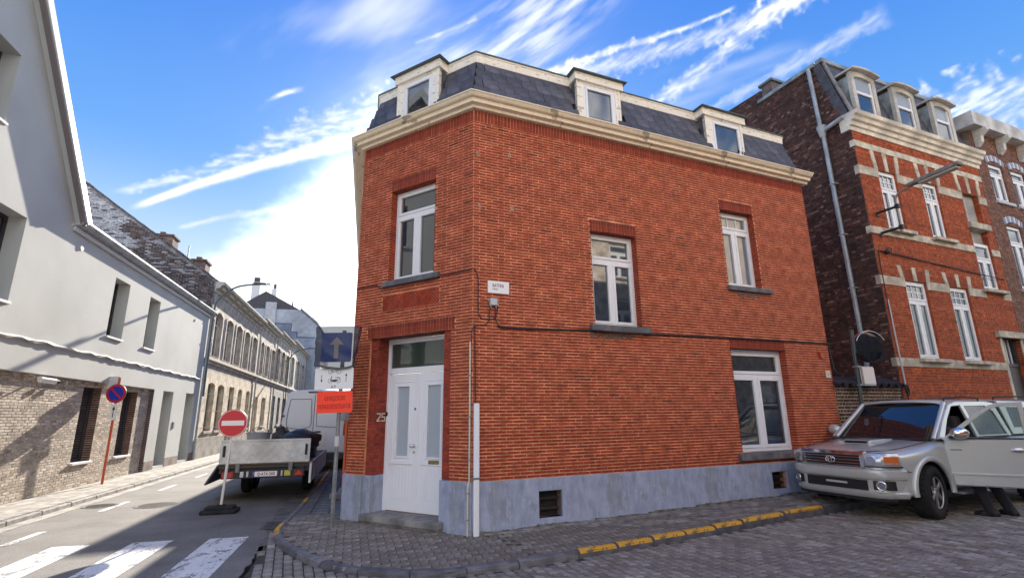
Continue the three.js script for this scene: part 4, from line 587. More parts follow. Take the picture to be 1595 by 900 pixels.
  mesh('downpipe', merge([bar([24.42, 6.05, 0.1], [24.42, 5.85, 0.06], 0.045), bar([24.42, 5.86, 0.06], [24.42, 0.05, 0.06], 0.045, 14)]), ZINC, h);
  mesh('wall_vent', merge([new THREE.CylinderGeometry(0.07, 0.07, 0.03, 18).rotateX(Math.PI / 2).translate(13.85, 5.66, 0.015)]), SILLG, h); mesh('wall_vent', merge([new THREE.CylinderGeometry(0.05, 0.05, 0.03, 18).rotateX(Math.PI / 2).translate(22.6, 5.5, 0.015)]), SILLG, h);
  mesh('doorbell', merge([rbox(21.72, 21.84, 1.35, 1.6, 0, 0.03, 0.006)]), STEEL, h);
  const pts = []; for (let i = 0; i <= 60; i++) pts.push([7.5 + i * 0.278, 3.29 + 0.014 * Math.sin(i * 1.9) + 0.012 * Math.sin(i * 0.7), 0.035 + 0.012 * Math.cos(i * 1.9)]);
  const c = thing('wall_cable', 'pale twisted cable bundle strung along the white rendered wall', 'cable'); setFrame(c, ...st(0, WN), AZ2); mesh('sheath', uvm(tube(pts, 0.026, 260, 6)), std(0.62, 0.62, 0.6, 0.7), c); const p2 = pts.map(([x, y, z], i) => [x + 0.05, 3.29 + 0.02 * Math.cos(i * 1.9), 0.04 + 0.014 * Math.sin(i * 1.9)]); mesh('strand', uvm(tube(p2, 0.016, 260, 5)), std(0.45, 0.45, 0.44, 0.7), c);
  const k = thing('security_camera', 'white bullet security camera on the brick base under the white wall', 'camera'); setFrame(k, ...st(13.44, WN), AZ2); mesh('housing', merge([bar([-0.24, 2.52, 0.06], [0.12, 2.5, 0.16], 0.06, 16), cyl(0, 2.5, -0.08, 0.04, 0.1, 12)]), std(0.75, 0.75, 0.74, 0.4), k); mesh('bracket', merge([bar([0, 2.52, -0.12], [0.0, 2.52, 0.09], 0.02)]), std(0.6, 0.6, 0.6, 0.5), k); mesh('lens', merge([bar([0.12, 2.5, 0.16], [0.2, 2.495, 0.18], 0.045, 16)]), BLACK, k);
  for (const x of [13.95, 14.3]) { const l = thing('wall_spotlight', 'small dark spotlight under the white wall beside the security camera', 'light', 'spotlights beside the security camera'); setFrame(l, ...st(x, WN), AZ2); mesh('housing', merge([cyl(0, 2.46, 0.0, 0.035, 0.1, 14), bar([0, 2.52, -0.12], [0, 2.52, 0.01], 0.014)]), std(0.2, 0.2, 0.2, 0.5), l); }
}
// ---------------------------------------------------------------- terraced houses further up
function archHole(x0, x1, y0, y1, r = 0.14) { const p = [[x0, y0], [x1, y0]]; for (let i = 0; i <= 8; i++) { const t = i / 8; p.push([x1 + (x0 - x1) * t, y1 - r + r * Math.sin(Math.PI * t)]); } return p; }
function terraced(label, d0, d1, yc, { upper, lower, ups, gws, upMat, lowMat, pl = 0.9, dark }) {
  const h = thing('terraced_house', label, 'house', 'terraced houses up the side street'); setFrame(h, ...st(d0, WN), AZ2); const W = d1 - d0;
  const holesU = ups.map(([a, b, y0, y1]) => archHole(a - d0, b - d0, y0, y1)), holesL = gws.map(([a, b, y0, y1, k]) => (k === 'd' ? rectPts(a - d0, b - d0, y0, y1) : archHole(a - d0, b - d0, y0, y1, 0.1)));
  mesh('upper_wall', merge([extr(rectPts(0, W - 0.01, 3.72, yc), 0.3, -0.3, holesU)]), upMat, h);
  mesh('lower_wall', merge([extr(rectPts(0, W - 0.01, 0, 3.72), 0.32, -0.3, holesL)]), lowMat, h);
  mesh('plinth', merge(((segs) => { let x = 0.001; const dd = gws.filter((g) => g[4] === 'd').map((g) => [g[0] - d0, g[1] - d0]); for (const [a, b] of dd) { segs.push(rbox(x, a - 0.03, 0, pl, 0, 0.06, 0.01)); x = b + 0.03; } segs.push(rbox(x, W - 0.012, 0, pl, 0, 0.06, 0.01)); return segs; })([])), grainy(0.34, 0.31, 0.28, 0.85, 0.8, 0.003), h);
  mesh('string_course', merge([rbox(0.002, W - 0.012, 4.16, 4.3, 0, 0.14, 0.015), rbox(0.002, W - 0.012, 4.02, 4.16, 0, 0.06, 0.01)]), grainy(0.64, 0.59, 0.51, 0.85, 0.8, 0.002), h);
  for (let k = 0; k < 3; k++) mesh('ashlar_joint', merge([box(0.004, W - 0.014, 1.3 + k * 0.72, 1.312 + k * 0.72, 0.0, 0.0245)]), grainy(0.3, 0.26, 0.21, 0.9, 1, 0.001), h).visible = true;
  for (const [a, b, y0, y1] of ups) {
    const x0 = a - d0, x1 = b - d0, m = mesh('window', merge([extr(archHole(x0, x1, y0, y1), 0.06, -0.2, [archHole(x0 + 0.07, x1 - 0.07, y0 + 0.07, y1 - 0.07, 0.12)]), box((x0 + x1) / 2 - 0.04, (x0 + x1) / 2 + 0.04, y0 + 0.07, y0 + 1.5, -0.195, -0.135), box(x0 + 0.07, x1 - 0.07, y0 + 1.42, y0 + 1.5, -0.194, -0.136)]), dark ? std(0.05, 0.06, 0.07, 0.5) : std(0.6, 0.58, 0.53, 0.6), h);
    mesh('pane', merge([box(x0 + 0.05, x1 - 0.05, y0 + 0.05, y1 - 0.05, -0.19, -0.175)]), dark ? GLASS : GLASSG, m);
    mesh('surround', merge([extr(archHole(x0 - 0.13, x1 + 0.13, y0 - 0.02, y1 + 0.14, 0.17), 0.05, -0.001, [archHole(x0, x1, y0, y1)])]), grainy(0.66, 0.61, 0.54, 0.85, 0.8, 0.002), m);
  }
  for (const [a, b, y0, y1, k] of gws) {
    const x0 = a - d0, x1 = b - d0;
    if (k === 'd') { const m = mesh('door', merge([rbox(x0 + 0.01, x1 - 0.01, y0, y1 - 0.6, -0.2, -0.14, 0.005), rbox(x0 + 0.01, x1 - 0.01, y1 - 0.62, y1, -0.2, -0.17, 0.005)]), std(0.13, 0.07, 0.05, 0.5), h); mesh('door_panel', merge([rbox(x0 + 0.1, x1 - 0.1, y0 + 0.2, y0 + 0.85, -0.14, -0.125, 0.006), rbox(x0 + 0.1, x1 - 0.1, y0 + 1.0, y1 - 0.75, -0.14, -0.125, 0.006)]), std(0.11, 0.06, 0.045, 0.5), m); } else {
      const m = mesh('window', merge([extr(archHole(x0, x1, y0, y1, 0.1), 0.06, -0.2, [archHole(x0 + 0.07, x1 - 0.07, y0 + 0.07, y1 - 0.07, 0.08)]), box((x0 + x1) / 2 - 0.035, (x0 + x1) / 2 + 0.035, y0 + 0.07, y1 - 0.08, -0.195, -0.135)]), k === 'w' ? PVC : std(0.5, 0.44, 0.34, 0.6), h); mesh('pane', merge([box(x0 + 0.05, x1 - 0.05, y0 + 0.05, y1 - 0.05, -0.19, -0.175)]), GLASSG, m); mesh('sill', merge([rbox(x0 - 0.08, x1 + 0.08, y0 - 0.1, y0, -0.1, 0.1, 0.01)]), grainy(0.45, 0.42, 0.37, 0.85, 0.8, 0.002), m);
    }
  }
  mesh('cornice', uvm(sweep([[0.0, 0], [W - 0.005, 0]], [[-0.1, yc - 0.35], [0.04, yc - 0.34], [0.06, yc - 0.2], [0.2, yc - 0.16], [0.24, yc - 0.06], [0.36, yc - 0.02], [0.4, yc + 0.08], [0.4, yc + 0.12], [-0.1, yc + 0.12]], 1)), grainy(0.58, 0.54, 0.47, 0.7, 0.7, 0.002), h);
  mesh('roof', merge([new THREE.ExtrudeGeometry(shapeOf([[-0.2, yc + 0.1], [5.5, yc + 4.05], [11.2, yc + 0.1], [11.2, yc - 0.1], [5.5, yc + 3.85], [-0.2, yc - 0.1]]), { depth: W - 0.2, bevelEnabled: false }).rotateY(Math.PI / 2).translate(0.18, 0, 0)]), grainy(0.13, 0.06, 0.045, 0.9, 1, 0.004), h);
  mesh('downpipe', merge([bar([W - 0.12, yc - 0.1, 0.25], [W - 0.12, yc - 0.5, 0.1], 0.045), bar([W - 0.12, yc - 0.48, 0.1], [W - 0.12, 0.1, 0.1], 0.045, 12)]), ZINC, h);
  mesh('back_wall', merge([box(0, W - 0.01, 0, yc, -11, -10.7), box(0.0, 0.18, 0, yc + 0.2, -10.7, -0.31)]), lowMat, h);
  return h;
}
const STONEG = grainy(0.62, 0.56, 0.50, 0.9, 0.7, 0.004), STONEC = grainy(0.84, 0.73, 0.56, 0.9, 0.7, 0.004), STONED = grainy(0.34, 0.34, 0.36, 0.9, 0.7, 0.004);
const tA1 = terraced('grey stone terraced house with peeling painted brick gable next to the white house', 24.6, 35, 7.5, { ups: [[25.15, 26.35, 4.4, 6.4], [27.15, 28.4, 4.4, 6.4], [29.1, 30.4, 4.4, 6.45], [31.05, 32.35, 4.4, 6.45], [33.15, 34.4, 4.4, 6.45]], gws: [[25.4, 26.5, 1.15, 3.25], [27.0, 28.15, 1.15, 3.25], [29.1, 30.1, 0.15, 3.25, 'd'], [31.0, 31.95, 1.15, 3.25], [33.0, 33.95, 1.15, 3.25]], upMat: STONEG, lowMat: STONEC });
terraced('beige terraced house with a white framed ground floor window', 35, 41.5, 7.75, { ups: [[35.7, 36.8, 4.45, 6.5], [37.5, 38.8, 4.45, 6.5], [39.6, 41, 4.45, 6.5]], gws: [[35.6, 36.5, 0.15, 3.0, 'd'], [37.75, 39.2, 1.2, 3.05, 'w']], upMat: STONEG, lowMat: STONEC });
terraced('terraced house with grey lower wall and dark glazed windows', 41.5, 48.9, 8.0, { ups: [[41.9, 43.4, 4.5, 6.9], [44.2, 45.8, 4.5, 6.9], [46.6, 48.3, 4.5, 6.9]], gws: [[41.9, 43, 0.15, 3.3, 'd'], [44.2, 45.4, 1.2, 3.3], [46.6, 48, 1.2, 3.3]], upMat: STONEG, lowMat: STONED, dark: true });
terraced('pale terraced house at the end of the row before the tall grey gable', 48.9, 61.5, 8.4, { ups: [[49.6, 51.6, 4.6, 7.1], [53.4, 55.6, 4.6, 7.1], [57.4, 59.6, 4.6, 7.1]], gws: [[49.6, 51, 1.2, 3.3], [53, 54.2, 0.15, 3.3, 'd'], [56, 57.6, 1.2, 3.3]], upMat: grainy(0.55, 0.53, 0.5, 0.9, 0.7, 0.003), lowMat: STONEC });
{ // the painted and bare brick gable of the first terraced house
  const f = inFrame(tA1, ...st(24.58, WN - 11), 74.2), roofY = (x) => (x > 5.5 ? 11.72 - (x - 5.5) * 0.735 : 11.72 - (5.5 - x) * 0.735);
  const gm = f(mesh('gable_wall', merge([extr([[0, 0], [11, 0], [11, 7.66], [5.5, 11.7], [0, 7.66]], 0.2, -0.2)]), grainy(0.36, 0.36, 0.39, 0.95, 1, 0.004), tA1)), Q = new Pieces();
  for (const b of bond({ x0: 0.5, x1: 10.98, y0: 6.0, y1: 11.75, L: 0.22, H: 0.075, joint: 0.012, jitter: 0.02 })) {
    const xm = (b.x0 + b.x1) / 2; if (b.y1 > Math.min(roofY(b.x0), roofY(b.x1)) - 0.05) continue; const painted = xm < 7.35 + 0.35 * Math.sin(b.y0 * 5), wt = fbm(xm * 0.9, b.y0 * 1.1, 2, 3);
    const c = painted ? (rnd() < 0.13 ? tone([0.17, 0.16, 0.18], 0.3) : tone([0.74, 0.76, 0.82], 0.14)) : (rnd() < 0.25 + (wt - 0.5) ? tone([0.48, 0.48, 0.52], 0.25) : tone([[0.16, 0.12, 0.12], [0.11, 0.09, 0.10], [0.21, 0.15, 0.13]][Math.floor(rnd() * 3)], 0.3));
    Q.front(b.x0, b.x1, b.y0, b.y1, -0.002, 0.012 + rr(-0.008, painted ? 0.008 : 0.02), c, 0.008, rnd());
  }
  Q.build('brick_courses', grainy(1, 1, 1, 0.95, 1.5, 0.004, { x: { vertexColors: true } }), gm, 'stuff');
  const cap = []; for (let i = 0; i < 26; i++) { const x = 5.2 + i * 0.225; cap.push(rbox(-0.12, 0.12, -0.02, 0.05, -0.3, 0.06, 0.01).rotateZ(-Math.atan(0.735) * (x > 5.5 ? 1 : -1)).translate(x, roofY(x) + rr(-0.015, 0.02), 0)); }
  mesh('coping', merge(cap), grainy(0.2, 0.17, 0.17, 0.95, 1, 0.004), gm);
  const CH = grainy(0.27, 0.19, 0.17, 0.95, 1.5, 0.006);
  for (const [x0, x1, y0, y1] of [[8.38, 9.08, 8.6, 9.68], [9.95, 10.5, 7.6, 8.62]]) { const k = mesh('chimney', merge([rbox(x0, x1, y0, y1, -0.75, -0.02, 0.02)]), CH, tA1); f(k); mesh('chimney_cap', merge([rbox(x0 - 0.05, x1 + 0.05, y1 - 0.12, y1 - 0.02, -0.8, 0.03, 0.015), rbox(x0 + 0.08, x0 + 0.3, y1, y1 + 0.16, -0.5, -0.25, 0.02)]), grainy(0.2, 0.13, 0.11, 0.95, 1.5, 0.006), k); }
  const rod = mesh('roof_pole', merge([bar([9.7, 8.4, -0.2], [9.7, 9.25, -0.2], 0.025)]), STEEL, tA1); f(rod);
}
{ // tall house with the pale grey gable closing the row
  const h = thing('gable_house', 'tall house with pale blue grey gable wall and white chimneys', 'house'); setFrame(h, ...st(62, -14.4), 74.2);
  const BLW = std(0.50, 0.55, 0.63, 0.9, { map: again(blotch, 0.15), bumpMap: again(grainB, 1), bumpScale: 0.003 });
  mesh('gable_wall', merge([extr([[0, 0], [9.0, 0], [9.0, 11.2], [8.2, 12.25], [6.4, 13.8], [0, 13.8]], 12, -12)]), BLW, h);
  mesh('roof', merge([extr([[-0.4, 13.75], [6.5, 13.75], [2.6, 15.85]], 12, -12.02)]), SLATES[0], h);
  mesh('mansard', merge([extr([[6.38, 13.9], [8.22, 12.35], [9.05, 11.25], [9.2, 11.3], [8.4, 12.5], [6.5, 14.05]], 11.8, -11.9)]), grainy(0.35, 0.36, 0.4, 0.8, 0.7, 0.002), h);
  mesh('chimney_breast', merge([rbox(2.75, 3.9, 9.5, 14.55, 0.0, 0.25, 0.02)]), std(0.58, 0.60, 0.64, 0.9, { map: again(blotch, 0.2) }), h);
  for (const [x0, x1, y0, y1] of [[1.0, 1.85, 14.6, 16.95], [3.15, 3.65, 14.8, 16.25]]) { const c = mesh('chimney', merge([rbox(x0, x1, y0, y1, -1.2, -0.3, 0.02)]), std(0.72, 0.72, 0.72, 0.9), h); mesh('chimney_pot', merge([rbox(x0 + 0.12, x1 - 0.12, y1, y1 + 0.6, -1.0, -0.5, 0.04)]), std(0.1, 0.08, 0.08, 0.9), c); }
  mesh('finial', merge([cyl(5.4, 14.1, -1, 0.12, 1.1, 8, 0.03)]), std(0.08, 0.07, 0.08, 0.8), h);
  const line = (x0, y0, x1, y1) => box(Math.min(x0, x1) - 0.06, Math.max(x0, x1) + 0.06, Math.min(y0, y1) - 0.06, Math.max(y0, y1) + 0.06, 0.0, 0.03);
  mesh('painted_line', merge([line(3.6, 12.15, 5.6, 12.15), line(5.61, 11.2, 5.61, 12.02), line(5.74, 11.2, 6.3, 11.2), line(6.3, 10.62, 6.3, 11.06), line(6.44, 10.62, 8.2, 10.62)]), std(0.07, 0.11, 0.22, 0.8), h);
  mesh('painted_wall', merge([extr([[0, 6], [8.2, 6], [8.2, 10.5], [6.2, 10.5], [6.2, 11.1], [5.5, 11.1], [5.5, 12.05], [0, 12.05]], 0.012, 0.0)]), std(0.34, 0.40, 0.52, 0.9, { map: again(blotch, 0.2) }), h);
  const ff = inFrame(h, ...st(62, -5.4), AZ2), fw = ff(mesh('street_wall', merge([extr(rectPts(0.0, 12, 0, 11.2), 0.02, 0.0)]), std(0.72, 0.70, 0.64, 0.9, { map: again(blotch, 0.3) }), h));
  for (const y of [1.2, 4.8, 8.2]) for (const x of [0.9, 3.4, 5.9, 8.4]) { const m = ff(mesh('window', merge([rbox(x, x + 1.1, y, y + 2, 0.0, 0.06, 0.02)]), std(0.55, 0.53, 0.5, 0.7), h)); mesh('pane', merge([box(x + 0.08, x + 1.02, y + 0.08, y + 1.92, 0.05, 0.066)]), GLASS, m); }
}
// street lamps on long curved arms
function curvedLamp(label, d, n, base) {
  const g = thing('street_lamp', label, 'street lamp', 'curved street lamps along the side street'); setFrame(g, ...st(d, n), 74.2); const M = std(0.09, 0.12, 0.12, 0.5);
  mesh('arm', uvm(tube([[0.03, base, 0], [0.03, 6.2, 0], [0.14, 6.75, 0], [0.45, 7.16, 0], [0.9, 7.42, 0], [1.4, 7.53, 0], [1.75, 7.57, 0]], 0.042, 60, 10)), M, g);
  mesh('bracket', merge([rbox(-0.04, 0.08, 5.0, 5.06, -0.06, 0.06, 0.005), rbox(-0.04, 0.08, 5.9, 5.96, -0.06, 0.06, 0.005)]), M, g);
  mesh('lamp_head', merge([rbox(1.5, 2.0, 7.55, 7.63, -0.12, 0.12, 0.03, 2), rbox(1.85, 2.2, 7.56, 7.61, -0.07, 0.07, 0.02, 2)]), std(0.07, 0.09, 0.1, 0.5), g);
}
curvedLamp('curved street lamp rising beside the downpipe at the end of the white house', 24.52, WN + 0.08, 2.6);
curvedLamp('curved street lamp on the terraced houses near the tall grey gable', 47.5, WN + 0.08, 2.6);
// ---------------------------------------------------------------- the tall neighbour, the brown house and the low wall in the paved street
const CREAM = grainy(0.82, 0.74, 0.58, 0.8, 1, 0.002), ORANGEV = grainy(1, 1, 1, 0.85, 2, 0.003, { x: { vertexColors: true } });
const orange = () => tone([[0.62, 0.11, 0.024], [0.56, 0.095, 0.022], [0.66, 0.135, 0.030], [0.50, 0.082, 0.020]][Math.floor(rnd() * 4)], 0.13, 0.03);
function brickFacade(parent, f, x0, x1, y0, y1, holes, color, mortar, { L = 0.2, H = 0.0655, joint = 0.013, cross = true, depth = 0.32, name = 'brick_wall', outline } = {}) {
  const w = f(mesh(name, merge([extr(outline || rectPts(x0, x1, y0, y1), depth, -depth - 0.008, holes.map((h) => rectPts(...h)))]), mortar, parent)), Q = new Pieces();
  for (const b of bond({ x0, x1, y0, y1, L, H, joint, holes, cross })) Q.front(b.x0, b.x1, b.y0, b.y1, -0.01, rr(-0.001, 0.003), color(b), 0.003, rnd());
  for (const [a, b, c, e] of holes) for (let y = c; y < e - 0.02; y += H) { Q.quad([b - 0.008, y + 0.006, -0.16], [b - 0.008, y + 0.006, 0], [b - 0.008, y + H - 0.006, 0], [b - 0.008, y + H - 0.006, -0.16], color(null), rnd()); Q.quad([a + 0.008, y + 0.006, 0], [a + 0.008, y + 0.006, -0.16], [a + 0.008, y + H - 0.006, -0.16], [a + 0.008, y + H - 0.006, 0], color(null), rnd()); }
  Q.build('brick_courses', ORANGEV, w, 'stuff'); return w;
}
const ident = (o) => o;
{
  const S0 = 10.25, W = 5.75, h = thing('tall_brick_house', 'tall orange brick house with cream stone bands and three arched dormers', 'house'); setFrame(h, ...toWorld1(S0, 0), AZ1);
  const X = (s) => s - S0, wu = [[11.02, 11.78, 6.07, 7.7], [12.87, 13.6, 6.07, 7.7]].map(([a, b, c, e]) => [X(a), X(b), c, e]), wl = [[11.2, 12.08, 2.83, 4.76], [13.05, 13.93, 2.83, 4.76]].map(([a, b, c, e]) => [X(a), X(b), c, e]), ws = [X(14.75), X(15.6), 4.82, 7.72], wd = [X(14.98), X(15.9), 0.15, 3.5];
  const holes = [...wu, ...wl, ws, wd];
  brickFacade(h, ident, 0.03, W, 0.1, 8.9, holes, orange, grainy(0.52, 0.27, 0.17, 0.95, 2, 0.003));
  const bandAt = (y0, y1, z, cuts) => { let x = 0; const seg = []; for (const [a, b] of cuts.sort((p, q) => p[0] - q[0])) { if (a > x + 0.02) seg.push([x, a]); x = Math.max(x, b); } if (x < W - 0.01) seg.push([x, W]); for (const [a, b] of seg) mesh('stone_band', merge([rbox(a - (a === 0 ? 0.012 : 0), b, y0, y1, -0.1, z, 0.008)]), CREAM, h); };
  const c2 = (l) => l.map(([a, b]) => [a, b]);
  bandAt(2.63, 2.83, 0.022, [[wd[0] - 0.12, wd[1] + 0.12]]); bandAt(4.58, 4.80, 0.02, [...c2(wl), [ws[0], ws[1]]]); bandAt(5.87, 6.06, 0.022, [[ws[0], ws[1]]]); bandAt(7.46, 7.70, 0.02, [...c2(wu), [ws[0], ws[1]]]); bandAt(8.22, 8.40, 0.025, []);
  for (const [a, b, c, e] of [...wu, ...wl, ws]) { // stones of the flat arches, brick between
    const up = e > 6 ? 0.52 : 0.36;
    for (const k of [-0.08, 0.33, 0.67, 1.08]) { const x = a + (b - a) * k, sl = (k - 0.5) * 0.12, wdt = 0.145; if ((k === 0.33 || k === 0.67) && k === 0.67) continue; const xx = k === 0.33 ? a + (b - a) * 0.5 : x; const s2 = k === 0.33 ? 0 : sl; mesh('arch_stone', merge([extr([[xx - wdt / 2, e + 0.003], [xx + wdt / 2, e + 0.003], [xx + wdt / 2 + s2, e + up], [xx - wdt / 2 + s2, e + up]], 0.1, -0.08, [], 0.005)]), CREAM, h); }
    const Q = new Pieces(); for (let x = a + 0.01; x < b - 0.04; x += 0.055) Q.front(x, x + 0.046, e + 0.005, e + up - 0.08, -0.01, 0.006, tone([0.42, 0.085, 0.03], 0.12), 0.003, rnd()); Q.build('arch_bricks', ORANGEV, h, 'stuff');
  }
  const sil = { sillMat: CREAM, sillH: 0.09, sillZ: 0.14 };
  const blueg = new THREE.MeshPhysicalMaterial({ color: RGB(0.02, 0.025, 0.03), roughness: 0.02, ior: 2.3 });
  for (const [a, b, c, e] of wu) framedWindow(h, ident, a + 0.005, b - 0.005, c + 0.005, e - 0.005, -0.05, { ...sil, sill: [a - 0.1, b + 0.16], transom: 0.66, bars: 3, barh: true, glass: blueg });
  for (const [a, b, c, e] of wl) framedWindow(h, ident, a + 0.005, b - 0.005, c + 0.005, e - 0.005, -0.05, { ...sil, sill: [a - 0.1, b + 0.16], transom: 0.72, bars: 3, barh: true, glass: GLASSG });
  framedWindow(h, ident, ws[0] + 0.005, ws[1] - 0.005, ws[2] + 0.005, 6.2, -0.05, { ...sil, sill: [ws[0] - 0.15, ws[1] + 0.1], transom: 0.62, glass: blueg });
  mesh('blind_panel', merge([rbox(ws[0] + 0.01, ws[1] - 0.01, 6.205, 6.6, -0.2, -0.13, 0.01), rbox(ws[0] + 0.01, ws[1] - 0.01, 6.78, ws[3] - 0.01, -0.2, -0.13, 0.01)]), grainy(0.55, 0.53, 0.5, 0.7, 1, 0.001, { soft: true }), h); mesh('stair_sill', merge([rbox(ws[0] - 0.08, ws[1] + 0.1, 6.6, 6.78, -0.15, 0.1, 0.015)]), CREAM, h);
  const dr = mesh('door', merge([rbox(wd[0] + 0.01, wd[1] - 0.01, 0.16, 2.75, -0.2, -0.14, 0.008), rbox(wd[0] + 0.01, wd[0] + 0.09, 2.75, 3.49, -0.2, -0.12, 0.006), rbox(wd[1] - 0.09, wd[1] - 0.01, 2.75, 3.49, -0.2, -0.12, 0.006), rbox(wd[0] + 0.09, wd[1] - 0.09, 2.75, 2.84, -0.199, -0.121, 0.006)]), std(0.05, 0.045, 0.045, 0.5), h); mesh('transom_pane', merge([box(wd[0] + 0.08, wd[1] - 0.08, 2.83, 3.49, -0.19, -0.175)]), GLASS, dr); mesh('glazing_bar', merge([0.25, 0.5, 0.75].map((k) => box(wd[0] + 0.09 + (wd[1] - wd[0] - 0.18) * k - 0.012, wd[0] + 0.09 + (wd[1] - wd[0] - 0.18) * k + 0.012, 2.84, 3.49, -0.18, -0.15))), PVC, dr);
  mesh('door_jamb', merge([rbox(wd[0] - 0.12, wd[0], 0.1, 3.5, -0.14, 0.02, 0.008), rbox(wd[1], wd[1] + 0.1, 0.1, 3.5, -0.14, 0.02, 0.008)]), CREAM, h); mesh('door_lintel', merge([rbox(wd[0] - 0.25, W, 3.5, 3.68, -0.14, 0.09, 0.015)]), CREAM, h);
  mesh('cornice', uvm(sweep([[-0.1, 0], [W + 0.05, 0]], [[-0.2, 8.66], [0.025, 8.66], [0.04, 8.76], [0.09, 8.78], [0.105, 8.88], [0.17, 8.90], [0.19, 8.99], [0.25, 9.02], [0.27, 9.12], [-0.2, 9.12]], 1)), grainy(0.90, 0.84, 0.72, 0.7, 0.8, 0.001, { soft: true }), h);
  const roof = mesh('mansard_roof', merge([new THREE.ExtrudeGeometry(shapeOf([[0.0, 9.08], [0.5, 11.05], [9, 11.05], [9, 9.08]]), { depth: W - 0.02, bevelEnabled: false }).rotateY(Math.PI / 2).translate(0.01, 0, 0)]), SLATES[0], h);
  { const sl = uvm(extr([[0.0, 0.1], [0.125, 0], [0.245, 0.1], [0.245, 0.33], [0, 0.33]], 0.008, 0)), ang = Math.atan2(0.5, 1.97); for (let r = 0; r < 8; r++) for (let x = 0.28 - (r % 2) * 0.125; x < W - 0.25; x += 0.25) { const y = 9.1 + r * 0.235, z = 0.01 - (y - 9.08) * 0.254; const m = mesh('slate', sl, SLATES[Math.floor(rnd() * 4)], roof); m.position.set(x, y, z + 0.01); m.rotation.x = -ang + 0.03; } }
    mesh('verge_strip', merge([bar([0.12, 9.12, 0.06], [0.12, 11.06, -0.46], 0.05, 6)]), grainy(0.34, 0.33, 0.34, 0.8, 1, 0.002), h); mesh('ridge_trim', merge([rbox(0.0, W, 11.03, 11.16, -0.62, -0.4, 0.02), rbox(-0.08, 0.06, 10.98, 11.1, -2.5, -0.62, 0.02)]), grainy(0.36, 0.42, 0.45, 0.6, 1, 0.001), h);
  for (const s of [11.0, 12.75, 14.55]) { // arched dormers
    const x0 = X(s) - 0.5, x1 = X(s) + 0.5, y0 = 9.12, y1 = 10.5, Z = 0.1, arch = (a, b, c, e, r) => archHole(a, b, c, e, r);
    const d = mesh('dormer', merge([extr(arch(x0, x1, y0, y1, 0.07), 0.1, Z - 0.1, [arch(x0 + 0.14, x1 - 0.14, y0 + 0.12, y1 - 0.14, 0.06)])]), grainy(0.66, 0.62, 0.55, 0.6, 1, 0.001, { soft: true }), h);
    mesh('cheek', merge([box(x0 + 0.02, x0 + 0.06, y0, y1 - 0.14, -0.55, Z - 0.1), box(x1 - 0.06, x1 - 0.02, y0, y1 - 0.14, -0.55, Z - 0.1)]), grainy(0.33, 0.38, 0.38, 0.6, 1, 0.001), d);
    const cap = arch(x0 - 0.07, x1 + 0.07, y1 - 0.1, y1 + 0.07, 0.075).slice(1), low = arch(x0 - 0.07, x1 + 0.07, y1 - 0.16, y1 + 0.005, 0.07).slice(1); mesh('dormer_roof', merge([extr([...low.slice(1).reverse(), ...cap.slice(1)].filter((v, i) => true), 0.85, Z - 0.72)]), grainy(0.60, 0.57, 0.52, 0.6, 1, 0.001, { soft: true }), d);
    mesh('window_frame', merge([box(x0 + 0.14, x1 - 0.14, y0 + 0.72, y0 + 0.79, Z - 0.09, Z - 0.03), box(x0 + 0.14, x0 + 0.19, y0 + 0.12, y1 - 0.2, Z - 0.09, Z - 0.031), box(x1 - 0.19, x1 - 0.14, y0 + 0.12, y1 - 0.2, Z - 0.09, Z - 0.031), box(x0 + 0.19, x1 - 0.19, y0 + 0.12, y0 + 0.17, Z - 0.09, Z - 0.03)]), PVC, d);
    mesh('pane', merge([box(x0 + 0.13, x1 - 0.13, y0 + 0.1, y0 + 0.73, Z - 0.075, Z - 0.065)]), GLASSB, d); mesh('upper_pane', merge([box(x0 + 0.13, x1 - 0.13, y0 + 0.78, y1 - 0.1, Z - 0.075, Z - 0.065)]), new THREE.MeshPhysicalMaterial({ color: RGB(0.30, 0.34, 0.38), roughness: 0.25, ior: 1.6 }), d);
  }
  // dark side wall towards the corner house
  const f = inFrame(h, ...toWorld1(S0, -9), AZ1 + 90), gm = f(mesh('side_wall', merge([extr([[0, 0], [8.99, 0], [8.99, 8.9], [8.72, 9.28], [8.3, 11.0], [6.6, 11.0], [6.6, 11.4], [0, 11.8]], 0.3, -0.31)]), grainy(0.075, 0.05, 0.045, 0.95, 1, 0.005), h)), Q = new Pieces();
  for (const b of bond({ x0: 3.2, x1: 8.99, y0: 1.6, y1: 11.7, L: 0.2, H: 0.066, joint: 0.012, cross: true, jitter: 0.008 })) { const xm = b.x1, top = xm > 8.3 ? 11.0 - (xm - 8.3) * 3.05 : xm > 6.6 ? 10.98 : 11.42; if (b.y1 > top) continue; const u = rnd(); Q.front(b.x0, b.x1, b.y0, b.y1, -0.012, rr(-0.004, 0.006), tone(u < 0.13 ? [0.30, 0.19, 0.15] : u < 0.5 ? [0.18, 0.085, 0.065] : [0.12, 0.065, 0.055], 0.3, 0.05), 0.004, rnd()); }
  Q.build('brick_courses', grainy(1, 1, 1, 0.95, 1.6, 0.005, { x: { vertexColors: true } }), gm, 'stuff');
  const ch = f(mesh('chimney', merge([rbox(6.62, 7.0, 10.6, 11.5, -0.75, -0.02, 0.02)]), grainy(0.2, 0.16, 0.15, 0.9, 1, 0.004), h)); mesh('chimney_cap', merge([rbox(6.56, 7.06, 11.5, 11.58, -0.8, 0.04, 0.01)]), grainy(0.2, 0.26, 0.28, 0.6, 1, 0.001), ch);
